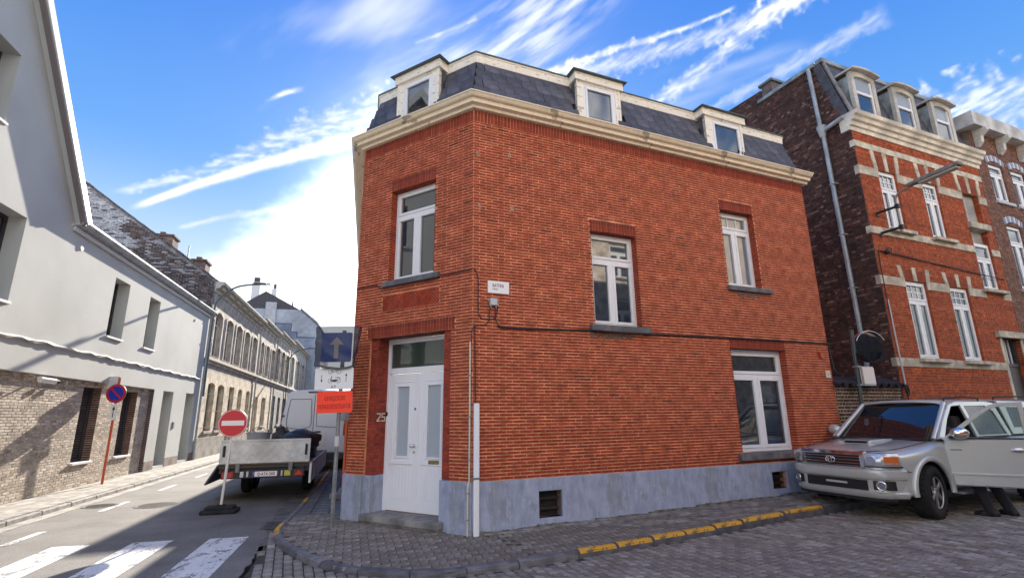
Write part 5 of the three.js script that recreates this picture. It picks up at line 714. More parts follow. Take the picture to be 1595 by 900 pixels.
  const dp = f(mesh('downpipe', merge([bar([8.24, 11.0, 0.09], [8.3, 9.15, 0.09], 0.055, 14), bar([8.34, 8.85, 0.09], [8.40, 2.2, 0.09], 0.055, 14)]), grainy(0.42, 0.47, 0.52, 0.45, 1, 0.0005, { soft: true, x: { metalness: 0.3 } }), h)); mesh('hopper', merge([new THREE.CylinderGeometry(0.13, 0.065, 0.32, 12).translate(8.33, 8.96, 0.1), bar([8.35, 8.98, 0.1], [8.94, 9.06, 0.12], 0.06, 12)]), grainy(0.45, 0.5, 0.54, 0.45, 1, 0.0005, { soft: true }), dp); mesh('pipe_clip', merge([3.2, 4.6, 6, 7.4].map((y) => rbox(8.3, 8.46, y, y + 0.03, 0, 0.15, 0.004))), ZINC, dp);
}
{ // brown brick house beyond
  const S0 = 16.02, W = 6, h = thing('brown_brick_house', 'brown brick house with white bracketed cornice and arched windows beyond the orange one', 'house'); setFrame(h, ...toWorld1(S0, 0), AZ1);
  const holes = []; for (const x of [0.62, 1.9, 3.6]) { holes.push([x, x + 0.85, 7.75, 9.0]); holes.push([x + 0.15, x + 1.0, 5.0, 7.0]); holes.push([x + 0.15, x + 1.0, 1.9, 3.9]); }
  brickFacade(h, ident, 0, W, 0.1, 10.0, holes, () => tone([[0.30, 0.13, 0.085], [0.25, 0.105, 0.07], [0.36, 0.165, 0.11]][Math.floor(rnd() * 3)], 0.15), grainy(0.34, 0.27, 0.22, 0.95, 2, 0.003));
  for (const [a, b, c, e] of holes) { framedWindow(h, ident, a + 0.005, b - 0.005, c + 0.005, e - 0.005, -0.05, { transom: 0.7, glass: new THREE.MeshPhysicalMaterial({ color: RGB(0.02, 0.025, 0.03), roughness: 0.02, ior: 2.3 }), sill: [a - 0.08, b + 0.08], sillMat: std(0.5, 0.52, 0.55, 0.7) }); for (let k = 0; k < 9; k++) { const t = (k + 0.5) / 9, x = a - 0.08 + (b - a + 0.16) * t, y = e + 0.13 * Math.sin(Math.PI * t); mesh('arch_brick', merge([rbox(-0.045, 0.045, 0, 0.2, -0.05, 0.02, 0.004).rotateZ((0.5 - t) * 0.5).translate(x, y - 0.02, 0)]), k % 2 ? std(0.62, 0.63, 0.68, 0.7) : std(0.25, 0.3, 0.42, 0.7), h); } }
  mesh('cornice', uvm(sweep([[0.0, -3], [0.0, 0], [W, 0]].map(([x, z]) => [x, z]), [[-0.3, 9.98], [0.42, 9.98], [0.45, 10.1], [0.55, 10.14], [0.6, 10.34], [0.62, 10.42], [-0.3, 10.42]], -1)), grainy(0.72, 0.70, 0.66, 0.6, 1, 0.001, { soft: true }), h);
  for (const x of [0.25, 1.5, 2.75, 4.0, 5.25]) mesh('cornice_bracket', merge([extr([[0, 9.97], [0.36, 9.97], [0.36, 9.86], [0.2, 9.74], [0.18, 9.55], [0.06, 9.42], [0, 9.42]], 0.16, -0.08, [], 0.01).rotateY(-Math.PI / 2).translate(x, 0, 0.0)]), grainy(0.74, 0.72, 0.68, 0.6, 1, 0.001, { soft: true }), h);
  mesh('roof', merge([box(0.02, W, 10.3, 10.5, -8, 0.2)]), SLATES[0], h); mesh('side_wall', merge([box(0.002, 0.3, 0, 10.0, -8, -0.34)]), grainy(0.15, 0.09, 0.07, 0.95, 1, 0.004), h);
}
{ // low wall closing the gap, with a pantile coping
  const h = thing('low_brick_wall', 'low brick wall with pantile coping between the two brick houses', 'wall'); setFrame(h, ...toWorld1(8.02, 0), AZ1); const W = 2.2;
  brickFacade(h, ident, 0, W, 0.1, 2.18, [], () => tone([[0.12, 0.045, 0.03], [0.16, 0.06, 0.035], [0.09, 0.036, 0.028]][Math.floor(rnd() * 3)], 0.2), grainy(0.56, 0.48, 0.38, 0.95, 2, 0.005), { H: 0.072, L: 0.205, joint: 0.024, name: 'masonry' });
  const tg = []; { const pts = []; for (let i = 0; i <= 12; i++) { const t = i / 12; pts.push([t * 0.27, 0.045 * Math.sin(t * Math.PI * 2) + 0.03]); } const sh = [...pts, ...pts.slice().reverse().map(([x, y]) => [x, y - 0.018])]; tg.push(uvm(extr(sh, 0.5, -0.34).rotateX(0.35))); }
  for (let k = 0; k < 9; k++) { const m = mesh('pantile', tg[0], grainy(0.055, 0.04, 0.04, 0.7, 2, 0.002), h); m.position.set(-0.05 + k * 0.252, 2.22, 0.0); m.rotation.z = rr(-0.02, 0.02); }
}
{ // street lamp on the neighbour's front
  const g = thing('wall_street_lamp', 'long grey street lamp on black brackets fixed to the orange brick front', 'street lamp'); setFrame(g, ...toWorld1(10.62, 0), AZ1); const K = std(0.02, 0.02, 0.022, 0.5);
  mesh('bracket', merge([rbox(-0.03, 0.03, 6.4, 6.45, 0, 0.52, 0.006), rbox(-0.03, 0.03, 6.33, 6.4, 0, 0.03, 0.006)]), K, g); mesh('bracket', merge([rbox(-0.03, 0.03, 5.87, 5.92, 0, 0.52, 0.006), rbox(-0.03, 0.03, 5.8, 5.87, 0, 0.03, 0.006)]), K, g);
  mesh('pole', uvm(tube([[0, 5.8, 0.48], [0, 6.5, 0.48], [0, 6.66, 0.5], [0, 6.74, 0.6], [0, 6.80, 0.85], [0, 6.84, 1.1]], 0.024, 40, 9)), std(0.3, 0.27, 0.24, 0.5, { metalness: 0.4 }), g); mesh('clamp', merge([rbox(-0.04, 0.04, 5.84, 5.95, 0.44, 0.53, 0.006), rbox(-0.04, 0.04, 6.37, 6.48, 0.44, 0.53, 0.006)]), K, g);
  mesh('lamp_head', merge([rbox(-0.1, 0.1, -0.03, 0.07, 0.0, 0.92, 0.03, 2).rotateX(-0.06).translate(0, 6.82, 0.96), rbox(-0.075, 0.075, -0.02, 0.06, -0.18, 0.03, 0.02, 2).rotateX(-0.06).translate(0, 6.82, 0.98)]), grainy(0.36, 0.32, 0.26, 0.6, 2, 0.001), g); mesh('diffuser', merge([rbox(-0.085, 0.085, -0.075, -0.03, 0.08, 0.86, 0.02, 2).rotateX(-0.06).translate(0, 6.82, 0.96)]), std(0.45, 0.4, 0.32, 0.4), g);
}
{
  const c = thing('wall_cable', 'black cable along the orange brick front between the two window rows', 'cable'); setFrame(c, ...toWorld1(10.25, 0), AZ1); mesh('sheath', uvm(tube([[0.1, 5.42, 0.03], [0.5, 5.41, 0.03], [1.5, 5.36, 0.03], [3.6, 5.27, 0.035], [4.8, 5.22, 0.03], [5.6, 5.2, 0.03]], 0.014, 90, 7)), CABLE, c); mesh('splice', merge([new THREE.SphereGeometry(0.07, 12, 10).scale(1.3, 0.9, 0.8).translate(0.42, 5.42, 0.05), new THREE.TorusGeometry(0.07, 0.01, 6, 18).translate(0.52, 5.47, 0.05)]), CABLE, c);
  const d = thing('wall_cable', 'black cable dropping down the front edge of the orange brick house', 'cable'); setFrame(d, ...toWorld1(10.25, 0), AZ1); mesh('sheath', uvm(tube([[0.1, 5.42, 0.03], [0.08, 5.0, 0.025], [0.085, 4, 0.025], [0.12, 2.7, 0.035], [0.13, 1.6, 0.03]], 0.012, 60, 7)), CABLE, d); mesh('coil', merge([new THREE.TorusGeometry(0.075, 0.012, 6, 20).scale(0.6, 1.4, 1).translate(0.1, 2.1, 0.05), new THREE.TorusGeometry(0.07, 0.011, 6, 20).scale(0.7, 1.5, 1).translate(0.11, 2.08, 0.065)]), CABLE, d); mesh('guard_tube', merge([bar([0.09, 4.2, 0.03], [0.125, 2.2, 0.03], 0.018)]), std(0.5, 0.5, 0.5, 0.5), d);
}
{ // traffic mirror on a post behind the pickup
  const g = thing('traffic_mirror', 'round hooded traffic mirror on a dark post between the brick houses', 'traffic mirror'); setFrame(g, ...toWorld1(8.5, 0.16), AZ1); g.rotation.z = 0.0; const K = std(0.035, 0.037, 0.04, 0.45);
  mesh('post', merge([bar([-0.06, 0.1, 0], [0.12, 3.35, 0], 0.038, 14)]), std(0.06, 0.075, 0.075, 0.4, { metalness: 0.4 }), g);
  const head = mesh('mirror', merge([new THREE.SphereGeometry(0.9, 28, 14, 0, Math.PI * 2, 0, 0.5).scale(1, 0.35, 1).rotateX(Math.PI / 2).translate(0, 0, -0.24)]), std(0.05, 0.055, 0.065, 0.06, { metalness: 0.75 }), g); head.position.set(0.38, 2.98, 0.1); head.rotation.y = -0.35; head.scale.setScalar(0.74);
  mesh('rim', merge([new THREE.TorusGeometry(0.43, 0.018, 8, 44)]), std(0.4, 0.04, 0.04, 0.4), head); mesh('hood', uvm(new THREE.CylinderGeometry(0.445, 0.445, 0.2, 30, 1, true, Math.PI * 0.62, Math.PI * 0.76).rotateX(-Math.PI / 2).translate(0, 0, 0.08)), K, head).material.side = THREE.DoubleSide; mesh('hood_rim', merge([new THREE.TorusGeometry(0.445, 0.012, 6, 30, Math.PI * 0.76).rotateZ(Math.PI * 0.12).translate(0, 0, 0.18)]), CHROME, head);
  mesh('back_plate', merge([rbox(0.3, 0.48, 2.9, 3.06, 0.02, 0.06, 0.02)]), std(0.35, 0.4, 0.42, 0.4), g); mesh('bracket', merge([bar([0.1, 3.1, 0], [0.4, 3.02, 0.05], 0.02), bar([0.08, 2.75, 0], [0.4, 2.9, 0.05], 0.02)]), K, g);
  const m2 = mesh('small_mirror', merge([rbox(0.12, 0.52, 2.18, 2.55, 0.05, 0.08, 0.03, 2)]), std(0.34, 0.28, 0.27, 0.15, { metalness: 1 }), g); mesh('mirror_frame', merge([rbox(0.1, 0.54, 2.16, 2.57, 0.03, 0.055, 0.03, 2)]), std(0.5, 0.5, 0.52, 0.3, { metalness: 0.6 }), m2); mesh('clamp', merge([rbox(0.0, 0.14, 2.16, 2.2, -0.05, 0.06, 0.005), rbox(0.02, 0.16, 2.54, 2.58, -0.05, 0.06, 0.005)]), STEEL, m2);
}
// ---------------------------------------------------------------- houses outside the view: across the paved street (seen in the windows) and along the shaded side
{
  const opp = (label, s0, s1, hgt, wallMat, rows, cols) => {
    const h = thing('facing_house', label, 'house', 'houses facing the corner house'); setFrame(h, ...toWorld1(s1, 9.5), AZ1 + 180); const W = s1 - s0, holes = [];
    for (const [y0, y1] of rows) for (let k = 0; k < cols; k++) { const x = (k + 0.5) * W / cols - 0.5; holes.push([x, x + 1.0, y0, y1]); }
    mesh('wall', merge([extr(rectPts(0.01, W - 0.01, 0, hgt), 0.3, -0.3, holes.map((q) => rectPts(...q)))]), wallMat, h);
    for (const [a, b, c, e] of holes) framedWindow(h, ident, a, b, c, e, -0.1, { transom: 0.7, sill: [a - 0.08, b + 0.08] });
    mesh('roof', merge([new THREE.ExtrudeGeometry(shapeOf([[-0.25, hgt], [4, hgt + 3.2], [8, hgt], [8, hgt - 0.2], [-0.25, hgt - 0.2]]), { depth: W - 0.02, bevelEnabled: false }).rotateY(Math.PI / 2).translate(0.01, 0, 0)]), SLATES[2], h);
    mesh('back_wall', merge([box(0.01, W - 0.01, 0, hgt - 0.2, -8, -7.7)]), wallMat, h); mesh('cornice', merge([rbox(0.02, W - 0.02, hgt - 0.3, hgt - 0.02, -0.05, 0.25, 0.02)]), CORNICE, h);
  };
  opp('pale pink rendered house facing the long side of the corner house', -2.5, 4.5, 9.6, grainy(0.92, 0.70, 0.52, 0.9, 1, 0.003), [[1.0, 2.9], [4.4, 6.3], [7.2, 8.7]], 3);
  opp('white rendered house facing the ground floor window of the corner house', 4.5, 11, 10.2, grainy(0.94, 0.82, 0.68, 0.9, 1, 0.001), [[1.0, 2.9], [4.4, 6.3], [7.2, 8.7]], 3);
  opp('cream rendered house facing the tall orange brick house', 11, 19, 11.6, grainy(0.92, 0.74, 0.52, 0.9, 1, 0.003), [[1.0, 2.9], [4.4, 6.3], [7.2, 8.7]], 3);
  const side = (name, label, d0, d1, hgt, mat) => { const h = thing(name, label, 'house'); setFrame(h, ...st(d1, -0.3), AZ2 + 180); const W = d1 - d0, holes = []; for (let x = 0.8; x + 1.2 < W; x += 2.6) { holes.push([x, x + 1.0, 0.9, 2.7]); if (hgt > 6) holes.push([x, x + 1.0, 4.2, 6]); } mesh('wall', merge([extr(rectPts(0.01, W - 0.01, 0, hgt), 0.3, -0.3, holes.map((q) => rectPts(...q)))]), mat, h); for (const [a, b, c, e] of holes) framedWindow(h, ident, a, b, c, e, -0.1, { transom: 0.7 }); mesh('roof', merge([box(0.01, W - 0.01, hgt - 0.1, hgt + 0.12, -7, 0.12)]), SLATES[2], h); mesh('back_wall', merge([box(0.01, W - 0.01, 0, hgt - 0.1, -7, -6.7)]), mat, h); };
  side('side_annex', 'low brick annex behind the corner house on the side street', 18.6, 28, 4.85, grainy(0.5, 0.1, 0.05, 0.9, 1, 0.003)); side('side_house', 'brick house further along the shaded side of the side street', 28, 41, 7.9, grainy(0.5, 0.2, 0.12, 0.9, 1, 0.003)); side('side_house', 'pale rendered house at the far end of the shaded side', 41, 62, 7.9, grainy(0.6, 0.55, 0.48, 0.9, 1, 0.003));
}
// ---------------------------------------------------------------- signs in the side street
const REDP = std(0.55, 0.02, 0.025, 0.45), ORP = std(0.85, 0.10, 0.02, 0.55), GALV = grainy(0.36, 0.38, 0.39, 0.5, 2, 0.0006, { soft: true, x: { metalness: 0.5 } });
{ // no parking sign on an orange post against the white house's brick base
  const g = thing('no_parking_sign', 'round no parking sign on an orange post before the grey brick base', 'traffic sign'); const [x, z] = st(16.32, -6.5); g.position.set(x, 0.06, z); g.rotation.y = 0.12;
  mesh('post', merge([bar([0, 0, 0], [0, 2.72, 0], 0.03, 12)]), std(0.52, 0.10, 0.03, 0.6), g);
  const map = cv(256, 256, (c) => { c.fillStyle = '#c32030'; c.fillRect(0, 0, 256, 256); c.fillStyle = '#2434a8'; c.beginPath(); c.arc(128, 128, 98, 0, 7); c.fill(); c.strokeStyle = '#c32030'; c.lineWidth = 24; c.beginPath(); c.moveTo(60, 60); c.lineTo(196, 196); c.stroke(); });
  const disc = mesh('disc', merge([new THREE.CylinderGeometry(0.25, 0.25, 0.015, 36).rotateX(Math.PI / 2).translate(0, 2.3, 0.045)]), GALV, g); mesh('print', new THREE.CircleGeometry(0.245, 36).translate(0, 2.3, 0.0545), new THREE.MeshStandardMaterial({ map, roughness: 0.5 }), disc);
  const am = cv(128, 320, (c) => { c.fillStyle = '#e6e6e6'; c.fillRect(0, 0, 128, 320); c.fillStyle = '#111'; c.fillRect(56, 110, 16, 160); c.beginPath(); c.moveTo(64, 40); c.lineTo(96, 120); c.lineTo(32, 120); c.fill(); }); const pl = faceSign('arrow_plate', 0.16, 0.42, 0.01, am, GALV, g, 0.02); pl.position.set(0, 1.82, 0.035);
  mesh('side_plate', merge([rbox(-0.3, -0.02, 2.44, 2.76, -0.03, -0.02, 0.004)]), std(0.62, 0.63, 0.64, 0.5), g);
}
{ // no entry sign on a rubber foot
  const g = thing('no_entry_sign', 'red no entry disc on a leaning white post with black rubber foot', 'traffic sign'); const [x, z] = st(11.15, -2.5); g.position.set(x, ROADY, z); g.rotation.y = 0.25;
  mesh('foot', merge([rbox(-0.30, 0.30, 0, 0.075, -0.19, 0.19, 0.025, 2), rbox(-0.24, 0.24, 0.07, 0.125, -0.14, 0.14, 0.02, 2), rbox(-0.07, 0.07, 0.12, 0.15, -0.07, 0.07, 0.01)]), RUBBER, g);
  mesh('post', merge([rbox(-0.022, 0.022, 0.1, 1.85, -0.022, 0.022, 0.006).rotateZ(-0.035)]), std(0.68, 0.66, 0.62, 0.5), g);
  const map = cv(256, 256, (c) => { c.fillStyle = '#c9202c'; c.fillRect(0, 0, 256, 256); c.strokeStyle = '#e8e3e0'; c.lineWidth = 5; c.beginPath(); c.arc(128, 128, 122, 0, 7); c.stroke(); c.fillStyle = '#efeae6'; c.fillRect(30, 104, 196, 46); }); const d = mesh('disc', merge([new THREE.CylinderGeometry(0.26, 0.26, 0.014, 40).rotateX(Math.PI / 2).translate(0.055, 1.6, 0.035)]), GALV, g); mesh('print', new THREE.CircleGeometry(0.256, 40).translate(0.055, 1.6, 0.0435), new THREE.MeshStandardMaterial({ map, roughness: 0.4 }), d);
}
{ // sign post at the corner
  const g = thing('corner_sign_post', 'grey sign post at the corner with bagged arrow board and orange panel', 'sign post'); g.position.set(-2.79, 0.03, -8.33);
  mesh('post', merge([bar([0, -0.05, 0], [0, 3.02, 0], 0.032, 14)]), GALV, g); mesh('clamp', merge([rbox(-0.05, 0.05, 1.82, 1.85, -0.04, 0.05, 0.004)]), STEEL, g); mesh('clamp', merge([rbox(-0.05, 0.05, 2.2, 2.23, -0.04, 0.05, 0.004)]), STEEL, g); mesh('sticker', merge([rbox(-0.034, 0.034, 1.18, 1.34, -0.034, 0.0345, 0.01)]), std(0.5, 0.5, 0.5, 0.6), g);
  const FX = -0.08, R = 0.04;
  const bmap = cv(512, 512, (c) => { c.fillStyle = '#2c50b8'; c.fillRect(0, 0, 512, 512); c.fillStyle = '#e2d3c0'; c.fillRect(218, 190, 74, 260); c.beginPath(); c.moveTo(256, 70); c.lineTo(376, 210); c.lineTo(136, 210); c.fill(); });
  const b = faceSign('arrow_board', 0.5, 0.48, 0.012, bmap, GALV, g, 0.03, 0.5); b.position.set(FX - 0.02, 2.74, R - 0.004);
  { // plastic bag pulled over the board
    const nx = 26, ny = 22, pos = [], idx = []; const fold = (u, v) => 0.018 * Math.sin(u * 9 + v * 14) * (1 - v) + 0.02 * (fbm(u * 6, v * 6, 1, 3) - 0.5) + 0.03 * Math.exp(-Math.pow((u - 0.05) / 0.08, 2)) * Math.sin(v * 22);
    for (let s = 0; s < 2; s++) for (let j = 0; j <= ny; j++) for (let i = 0; i <= nx; i++) { const u = i / nx, v = j / ny, w = 0.33 - 0.025 * (1 - v) + 0.02 * fbm(v * 5, s * 3, 2, 2), x = FX - 0.03 + (u - 0.5) * 2 * w + (u > 0.8 ? (u - 0.8) * 0.35 * v : 0), y = 2.42 + v * 0.66 + 0.015 * Math.sin(u * 16) * (1 - v) - 0.035 * Math.sin(u * Math.PI) * (1 - v), bul = Math.sin(Math.PI * Math.min(1, Math.max(0, u))) * Math.pow(Math.sin(Math.PI * (0.08 + 0.9 * v)), 0.5) * 0.045; pos.push(x, y, R + (s ? -0.02 - bul * 0.8 - fold(u, v) : 0.034 + bul * 0.7 + fold(u, v) * 0.8)); }
    const N = (nx + 1) * (ny + 1); for (let s = 0; s < 2; s++) for (let j = 0; j < ny; j++) for (let i = 0; i < nx; i++) { const a = s * N + j * (nx + 1) + i, q = a + nx + 1; s ? idx.push(a, q, a + 1, a + 1, q, q + 1) : idx.push(a, a + 1, q, a + 1, q + 1, q); }
    for (let j = 0; j < ny; j++) { const a = j * (nx + 1), q = a + nx + 1; idx.push(a, q, a + N, q, q + N, a + N); const e = a + nx, k = e + nx + 1; idx.push(e, e + N, k, k, e + N, k + N); } for (let i = 0; i < nx; i++) { const a = ny * (nx + 1) + i; idx.push(a, a + 1, a + N, a + 1, a + 1 + N, a + N); }
    const gg = new THREE.BufferGeometry(); gg.setAttribute('position', new THREE.Float32BufferAttribute(pos, 3)); gg.setIndex(idx); gg.computeVertexNormals(); mesh('plastic_bag', gg, new THREE.MeshPhysicalMaterial({ color: RGB(0.014, 0.02, 0.045), roughness: 0.38, transparent: true, opacity: 0.6, side: THREE.DoubleSide, clearcoat: 0.12, clearcoatRoughness: 0.3 }), g);
    mesh('bag_tie', uvm(tube([[-0.36, 2.44, 0.05], [-0.2, 2.41, 0.1], [-0.02, 2.39, 0.1], [0.14, 2.41, 0.09], [0.22, 2.45, 0.05]], 0.016, 30, 7)), std(0.1, 0.1, 0.11, 0.4), g);
  }
  const wmap = cv(640, 340, (c, w, h) => {
    c.fillStyle = '#dcdde0'; c.fillRect(0, 0, w, h); c.strokeStyle = '#17171c'; c.fillStyle = '#17171c'; c.lineWidth = 7;
    const bike = (y, moto) => { c.lineWidth = 6; for (const x of [258, 392]) { c.beginPath(); c.arc(x, y, 34, 0, 7); c.stroke(); c.beginPath(); c.arc(x, y, 5, 0, 7); c.fill(); } c.lineWidth = moto ? 16 : 7; c.beginPath(); c.moveTo(258, y); c.lineTo(305, y - (moto ? 6 : 32)); c.lineTo(350, y - (moto ? 4 : 32)); c.lineTo(392, y); c.moveTo(258, y); c.lineTo(320, y + 4); c.lineTo(350, y - 20); c.stroke(); if (moto) { c.fillRect(300, y - 12, 54, 32); c.lineWidth = 9; c.beginPath(); c.moveTo(262, y - 8); c.lineTo(284, y - 62); c.lineTo(266, y - 70); c.moveTo(340, y - 50); c.lineTo(402, y - 50); c.lineTo(420, y - 26); c.stroke(); } else { c.beginPath(); c.moveTo(305, y - 32); c.lineTo(298, y - 50); c.stroke(); } };
    bike(62, false); bike(205, true); const arrow = (x, y0, y1) => { c.lineWidth = 9; c.beginPath(); c.moveTo(x, y0); c.lineTo(x, y1); c.stroke(); const s = Math.sign(y1 - y0); c.beginPath(); c.moveTo(x, y1 + s * 16); c.lineTo(x - 18, y1 - s * 26); c.lineTo(x + 18, y1 - s * 26); c.fill(); }; arrow(112, 110, 215); arrow(520, 225, 105); c.font = 'bold 52px sans-serif'; c.fillText('A.P', 276, 318);
  });
  const wp = faceSign('bicycle_panel', 0.62, 0.34, 0.012, wmap, GALV, g, 0.03, 0.4); wp.position.set(FX - 0.02, 2.235, R + 0.002); wp.rotation.z = 0.02;
  const om = cv(640, 352, (c, w, h) => { c.fillStyle = '#fb3a0c'; c.fillRect(0, 0, w, h); c.fillStyle = '#8a1403'; c.textAlign = 'center'; c.font = 'bold 92px sans-serif'; const t = (s, y, wd) => { c.save(); c.translate(w / 2, y); const m = c.measureText(s).width; c.scale(wd / m, 1.12); c.fillText(s, 0, 0); c.restore(); }; t('GEWIJZIGDE', 150, 380); t('VERKEERSSITUATIE', 286, 590); });
  const op = faceSign('orange_panel', 0.57, 0.335, 0.014, om, GALV, g, 0.035, 0.5); op.position.set(FX + 0.015, 1.865, R + 0.006); op.rotation.z = 0.03;
}
{
  const g = thing('orange_post', 'orange metal post with grey foot standing close behind the corner', 'post'); g.position.set(-3.6, 0.03, -11.3); mesh('post', merge([bar([0, 0.08, 0], [0, 2.1, 0], 0.032, 12)]), std(0.66, 0.13, 0.04, 0.55), g); mesh('foot', merge([rbox(-0.2, 0.2, 0, 0.12, -0.25, 0.25, 0.03, 2), rbox(-0.06, 0.06, 0.12, 0.2, -0.06, 0.06, 0.01)]), grainy(0.3, 0.3, 0.31, 0.8, 2, 0.002), g); mesh('plate', merge([rbox(-0.22, 0.22, 1.55, 2.1, 0.03, 0.045, 0.01)]), GALV, g);
}
// ---------------------------------------------------------------- trailer with dropped sides and the van in front of it
const ALU = grainy(0.80, 0.79, 0.76, 0.5, 0.9, 0.001, { soft: true }), TYRE = grainy(0.02, 0.02, 0.021, 0.85, 4, 0.002);
const wheelParts = (r, w) => ({ tyre: uvm(new THREE.LatheGeometry([[r * 0.6, -w / 2], [r * 0.86, -w / 2], [r * 0.97, -w * 0.42], [r, -w * 0.25], [r, w * 0.25], [r * 0.97, w * 0.42], [r * 0.86, w / 2], [r * 0.6, w / 2], [r * 0.6, -w / 2]].map((p) => new THREE.Vector2(...p)), 40).rotateX(Math.PI / 2)), rim: uvm(new THREE.LatheGeometry([[0, -w * 0.3], [r * 0.5, -w * 0.3], [r * 0.58, -w * 0.42], [r * 0.61, -w * 0.42], [r * 0.61, w * 0.4], [0, w * 0.4]].map((p) => new THREE.Vector2(...p)), 32).rotateX(Math.PI / 2)) });
{
  const g = thing('trailer', 'flatbed trailer with pale aluminium tailboard and number plate parked in the shade', 'trailer'); setFrame(g, ...st(12, -1.96), 74.2, ROADY); const w = 0.86;
  mesh('bed', merge([box(-w, w, 0.70, 0.77, -4.4, -0.02), box(-w + 0.1, -w + 0.2, 0.55, 0.70, -4.4, -0.05), box(w - 0.2, w - 0.1, 0.55, 0.70, -4.4, -0.05), box(-w, w, 0.6, 0.70, -0.16, -0.1)]), std(0.06, 0.055, 0.05, 0.7), g);
  const tb = mesh('tailboard', merge([rbox(-w, w, 0.80, 1.25, -0.035, 0.0, 0.008), rbox(-w, w, 1.215, 1.26, -0.05, 0.012, 0.01), rbox(-w, w, 0.79, 0.83, -0.045, 0.012, 0.01), rbox(-w, -w + 0.05, 0.83, 1.215, -0.04, 0.01, 0.008), rbox(w - 0.05, w, 0.83, 1.215, -0.04, 0.01, 0.008), rbox(-w + 0.05, w - 0.05, 1.02, 1.026, -0.02, 0.004, 0.002)]), ALU, g);
  for (const s of [-1, 1]) mesh('latch', merge([rbox(s * 0.78 - 0.022, s * 0.78 + 0.022, 0.93, 1.15, 0.0, 0.03, 0.008)]), BLACK, tb); mesh('rust_edge', merge([rbox(-w, w, 0.765, 0.795, -0.03, 0.008, 0.006)]), grainy(0.2, 0.13, 0.09, 0.9, 3, 0.003), tb); for (const s of [-0.5, 0.5]) mesh('hinge', merge([rbox(s - 0.04, s + 0.04, 0.62, 0.8, 0.0, 0.035, 0.008)]), std(0.2, 0.19, 0.18, 0.6), tb);
  const rs = mesh('side_board', merge([rbox(w + 0.01, w + 0.045, 0.36, 0.76, -4.35, -0.06, 0.008)]), ALU, g); mesh('side_rail', merge([rbox(w + 0.002, w + 0.06, 0.74, 0.78, -4.38, -0.03, 0.008)]), std(0.3, 0.29, 0.28, 0.6), rs); mesh('end_edge', merge([rbox(w + 0.005, w + 0.05, 0.36, 0.78, -0.058, -0.03, 0.005)]), std(0.75, 0.74, 0.72, 0.5), rs);
  mesh('side_board', merge([rbox(-0.018, 0.018, -0.42, 0, -4.35, -0.06, 0.008).rotateZ(-0.5).translate(-w - 0.02, 0.77, 0)]), std(0.1, 0.1, 0.1, 0.6), g);
  const lb = mesh('light_bar', merge([rbox(-0.8, 0.78, 0.50, 0.66, -0.06, -0.01, 0.01)]), std(0.03, 0.03, 0.032, 0.6), g), lamp = (name, a, b, m) => mesh(name, merge([rbox(a, b, 0.525, 0.635, -0.02, 0.008, 0.01)]), m, lb);
  lamp('tail_lamp', -0.78, -0.57, std(0.45, 0.02, 0.02, 0.3)); lamp('reversing_lamp', -0.45, -0.38, std(0.6, 0.62, 0.64, 0.3)); lamp('small_lamp', -0.33, -0.29, std(0.6, 0.62, 0.64, 0.3)); lamp('small_lamp', 0.32, 0.355, std(0.6, 0.62, 0.64, 0.3)); lamp('fog_lamp', 0.385, 0.51, std(0.6, 0.5, 0.06, 0.3)); lamp('tail_lamp', 0.57, 0.76, std(0.12, 0.02, 0.02, 0.4));
  for (const s of [-0.675, 0.665]) mesh('triangle_reflector', merge([extr([[s - 0.08, 0.53], [s + 0.08, 0.53], [s, 0.635]], 0.01, 0.008)]), std(0.6, 0.03, 0.02, 0.3), lb);
  const pm = cv(512, 112, (c, W, H) => { c.fillStyle = '#e8e8ea'; c.fillRect(0, 0, W, H); c.fillStyle = '#28409c'; c.fillRect(0, 0, 46, H); c.fillStyle = '#e8d030'; c.beginPath(); c.arc(23, 38, 10, 0, 7); c.fill(); c.fillStyle = '#7c1024'; c.font = 'bold 86px sans-serif'; c.textAlign = 'center'; c.save(); c.translate(282, 88); c.scale(0.86, 1); c.fillText('Q-ATX-360', 0, 0); c.restore(); c.strokeStyle = '#7c1024'; c.lineWidth = 4; c.strokeRect(3, 3, W - 6, H - 6); });
  const np = faceSign('number_plate', 0.47, 0.105, 0.01, pm, BLACK, g, 0.008, 0.4); np.position.set(0.02, 0.58, 0.0);
  const W2 = wheelParts(0.33, 0.19); for (const [x, z] of [[-0.66, -2.0], [-0.66, -2.72], [0.66, -2.0], [0.66, -2.72]]) { const k = mesh('wheel', W2.tyre, TYRE, g); k.position.set(x, 0.33, z); k.rotation.y = Math.PI / 2; mesh('rim', W2.rim, std(0.3, 0.3, 0.3, 0.5, { metalness: 0.5 }), k); }
  mesh('mudguard', merge([rbox(-0.8, -0.52, 0.68, 0.7, -3.1, -1.6, 0.008)]), BLACK, g); mesh('mudguard', merge([rbox(0.52, 0.8, 0.68, 0.7, -3.1, -1.6, 0.008)]), BLACK, g); mesh('drawbar', merge([bar([-0.5, 0.55, -4.4], [0, 0.5, -5.5], 0.05, 8), bar([0.5, 0.55, -4.4], [0, 0.5, -5.5], 0.05, 8)]), std(0.1, 0.1, 0.1, 0.6), g); mesh('headboard', merge([rbox(-w, w, 0.77, 1.25, -4.4, -4.36, 0.008)]), ALU, g);
  const put = (name, label, cat, build) => { const o = thing(name, label, cat); setFrame(o, ...st(12, -1.96), 74.2, ROADY); build(o); };
  const lump = (cx, cy, cz, rx, ry, rz, sd) => { const q = new THREE.SphereGeometry(1, 28, 20), p = q.attributes.position; for (let i = 0; i < p.count; i++) { const X = p.getX(i), Y = p.getY(i), Z = p.getZ(i), k = 0.75 + 0.5 * fbm(X * 2.2 + sd, Y * 2.2, Z * 2.2, 4); p.setXYZ(i, X * k * rx + cx, Math.max(-0.35, Y * k) * ry + cy, Z * k * rz + cz); } q.computeVertexNormals(); return uvm(q); };
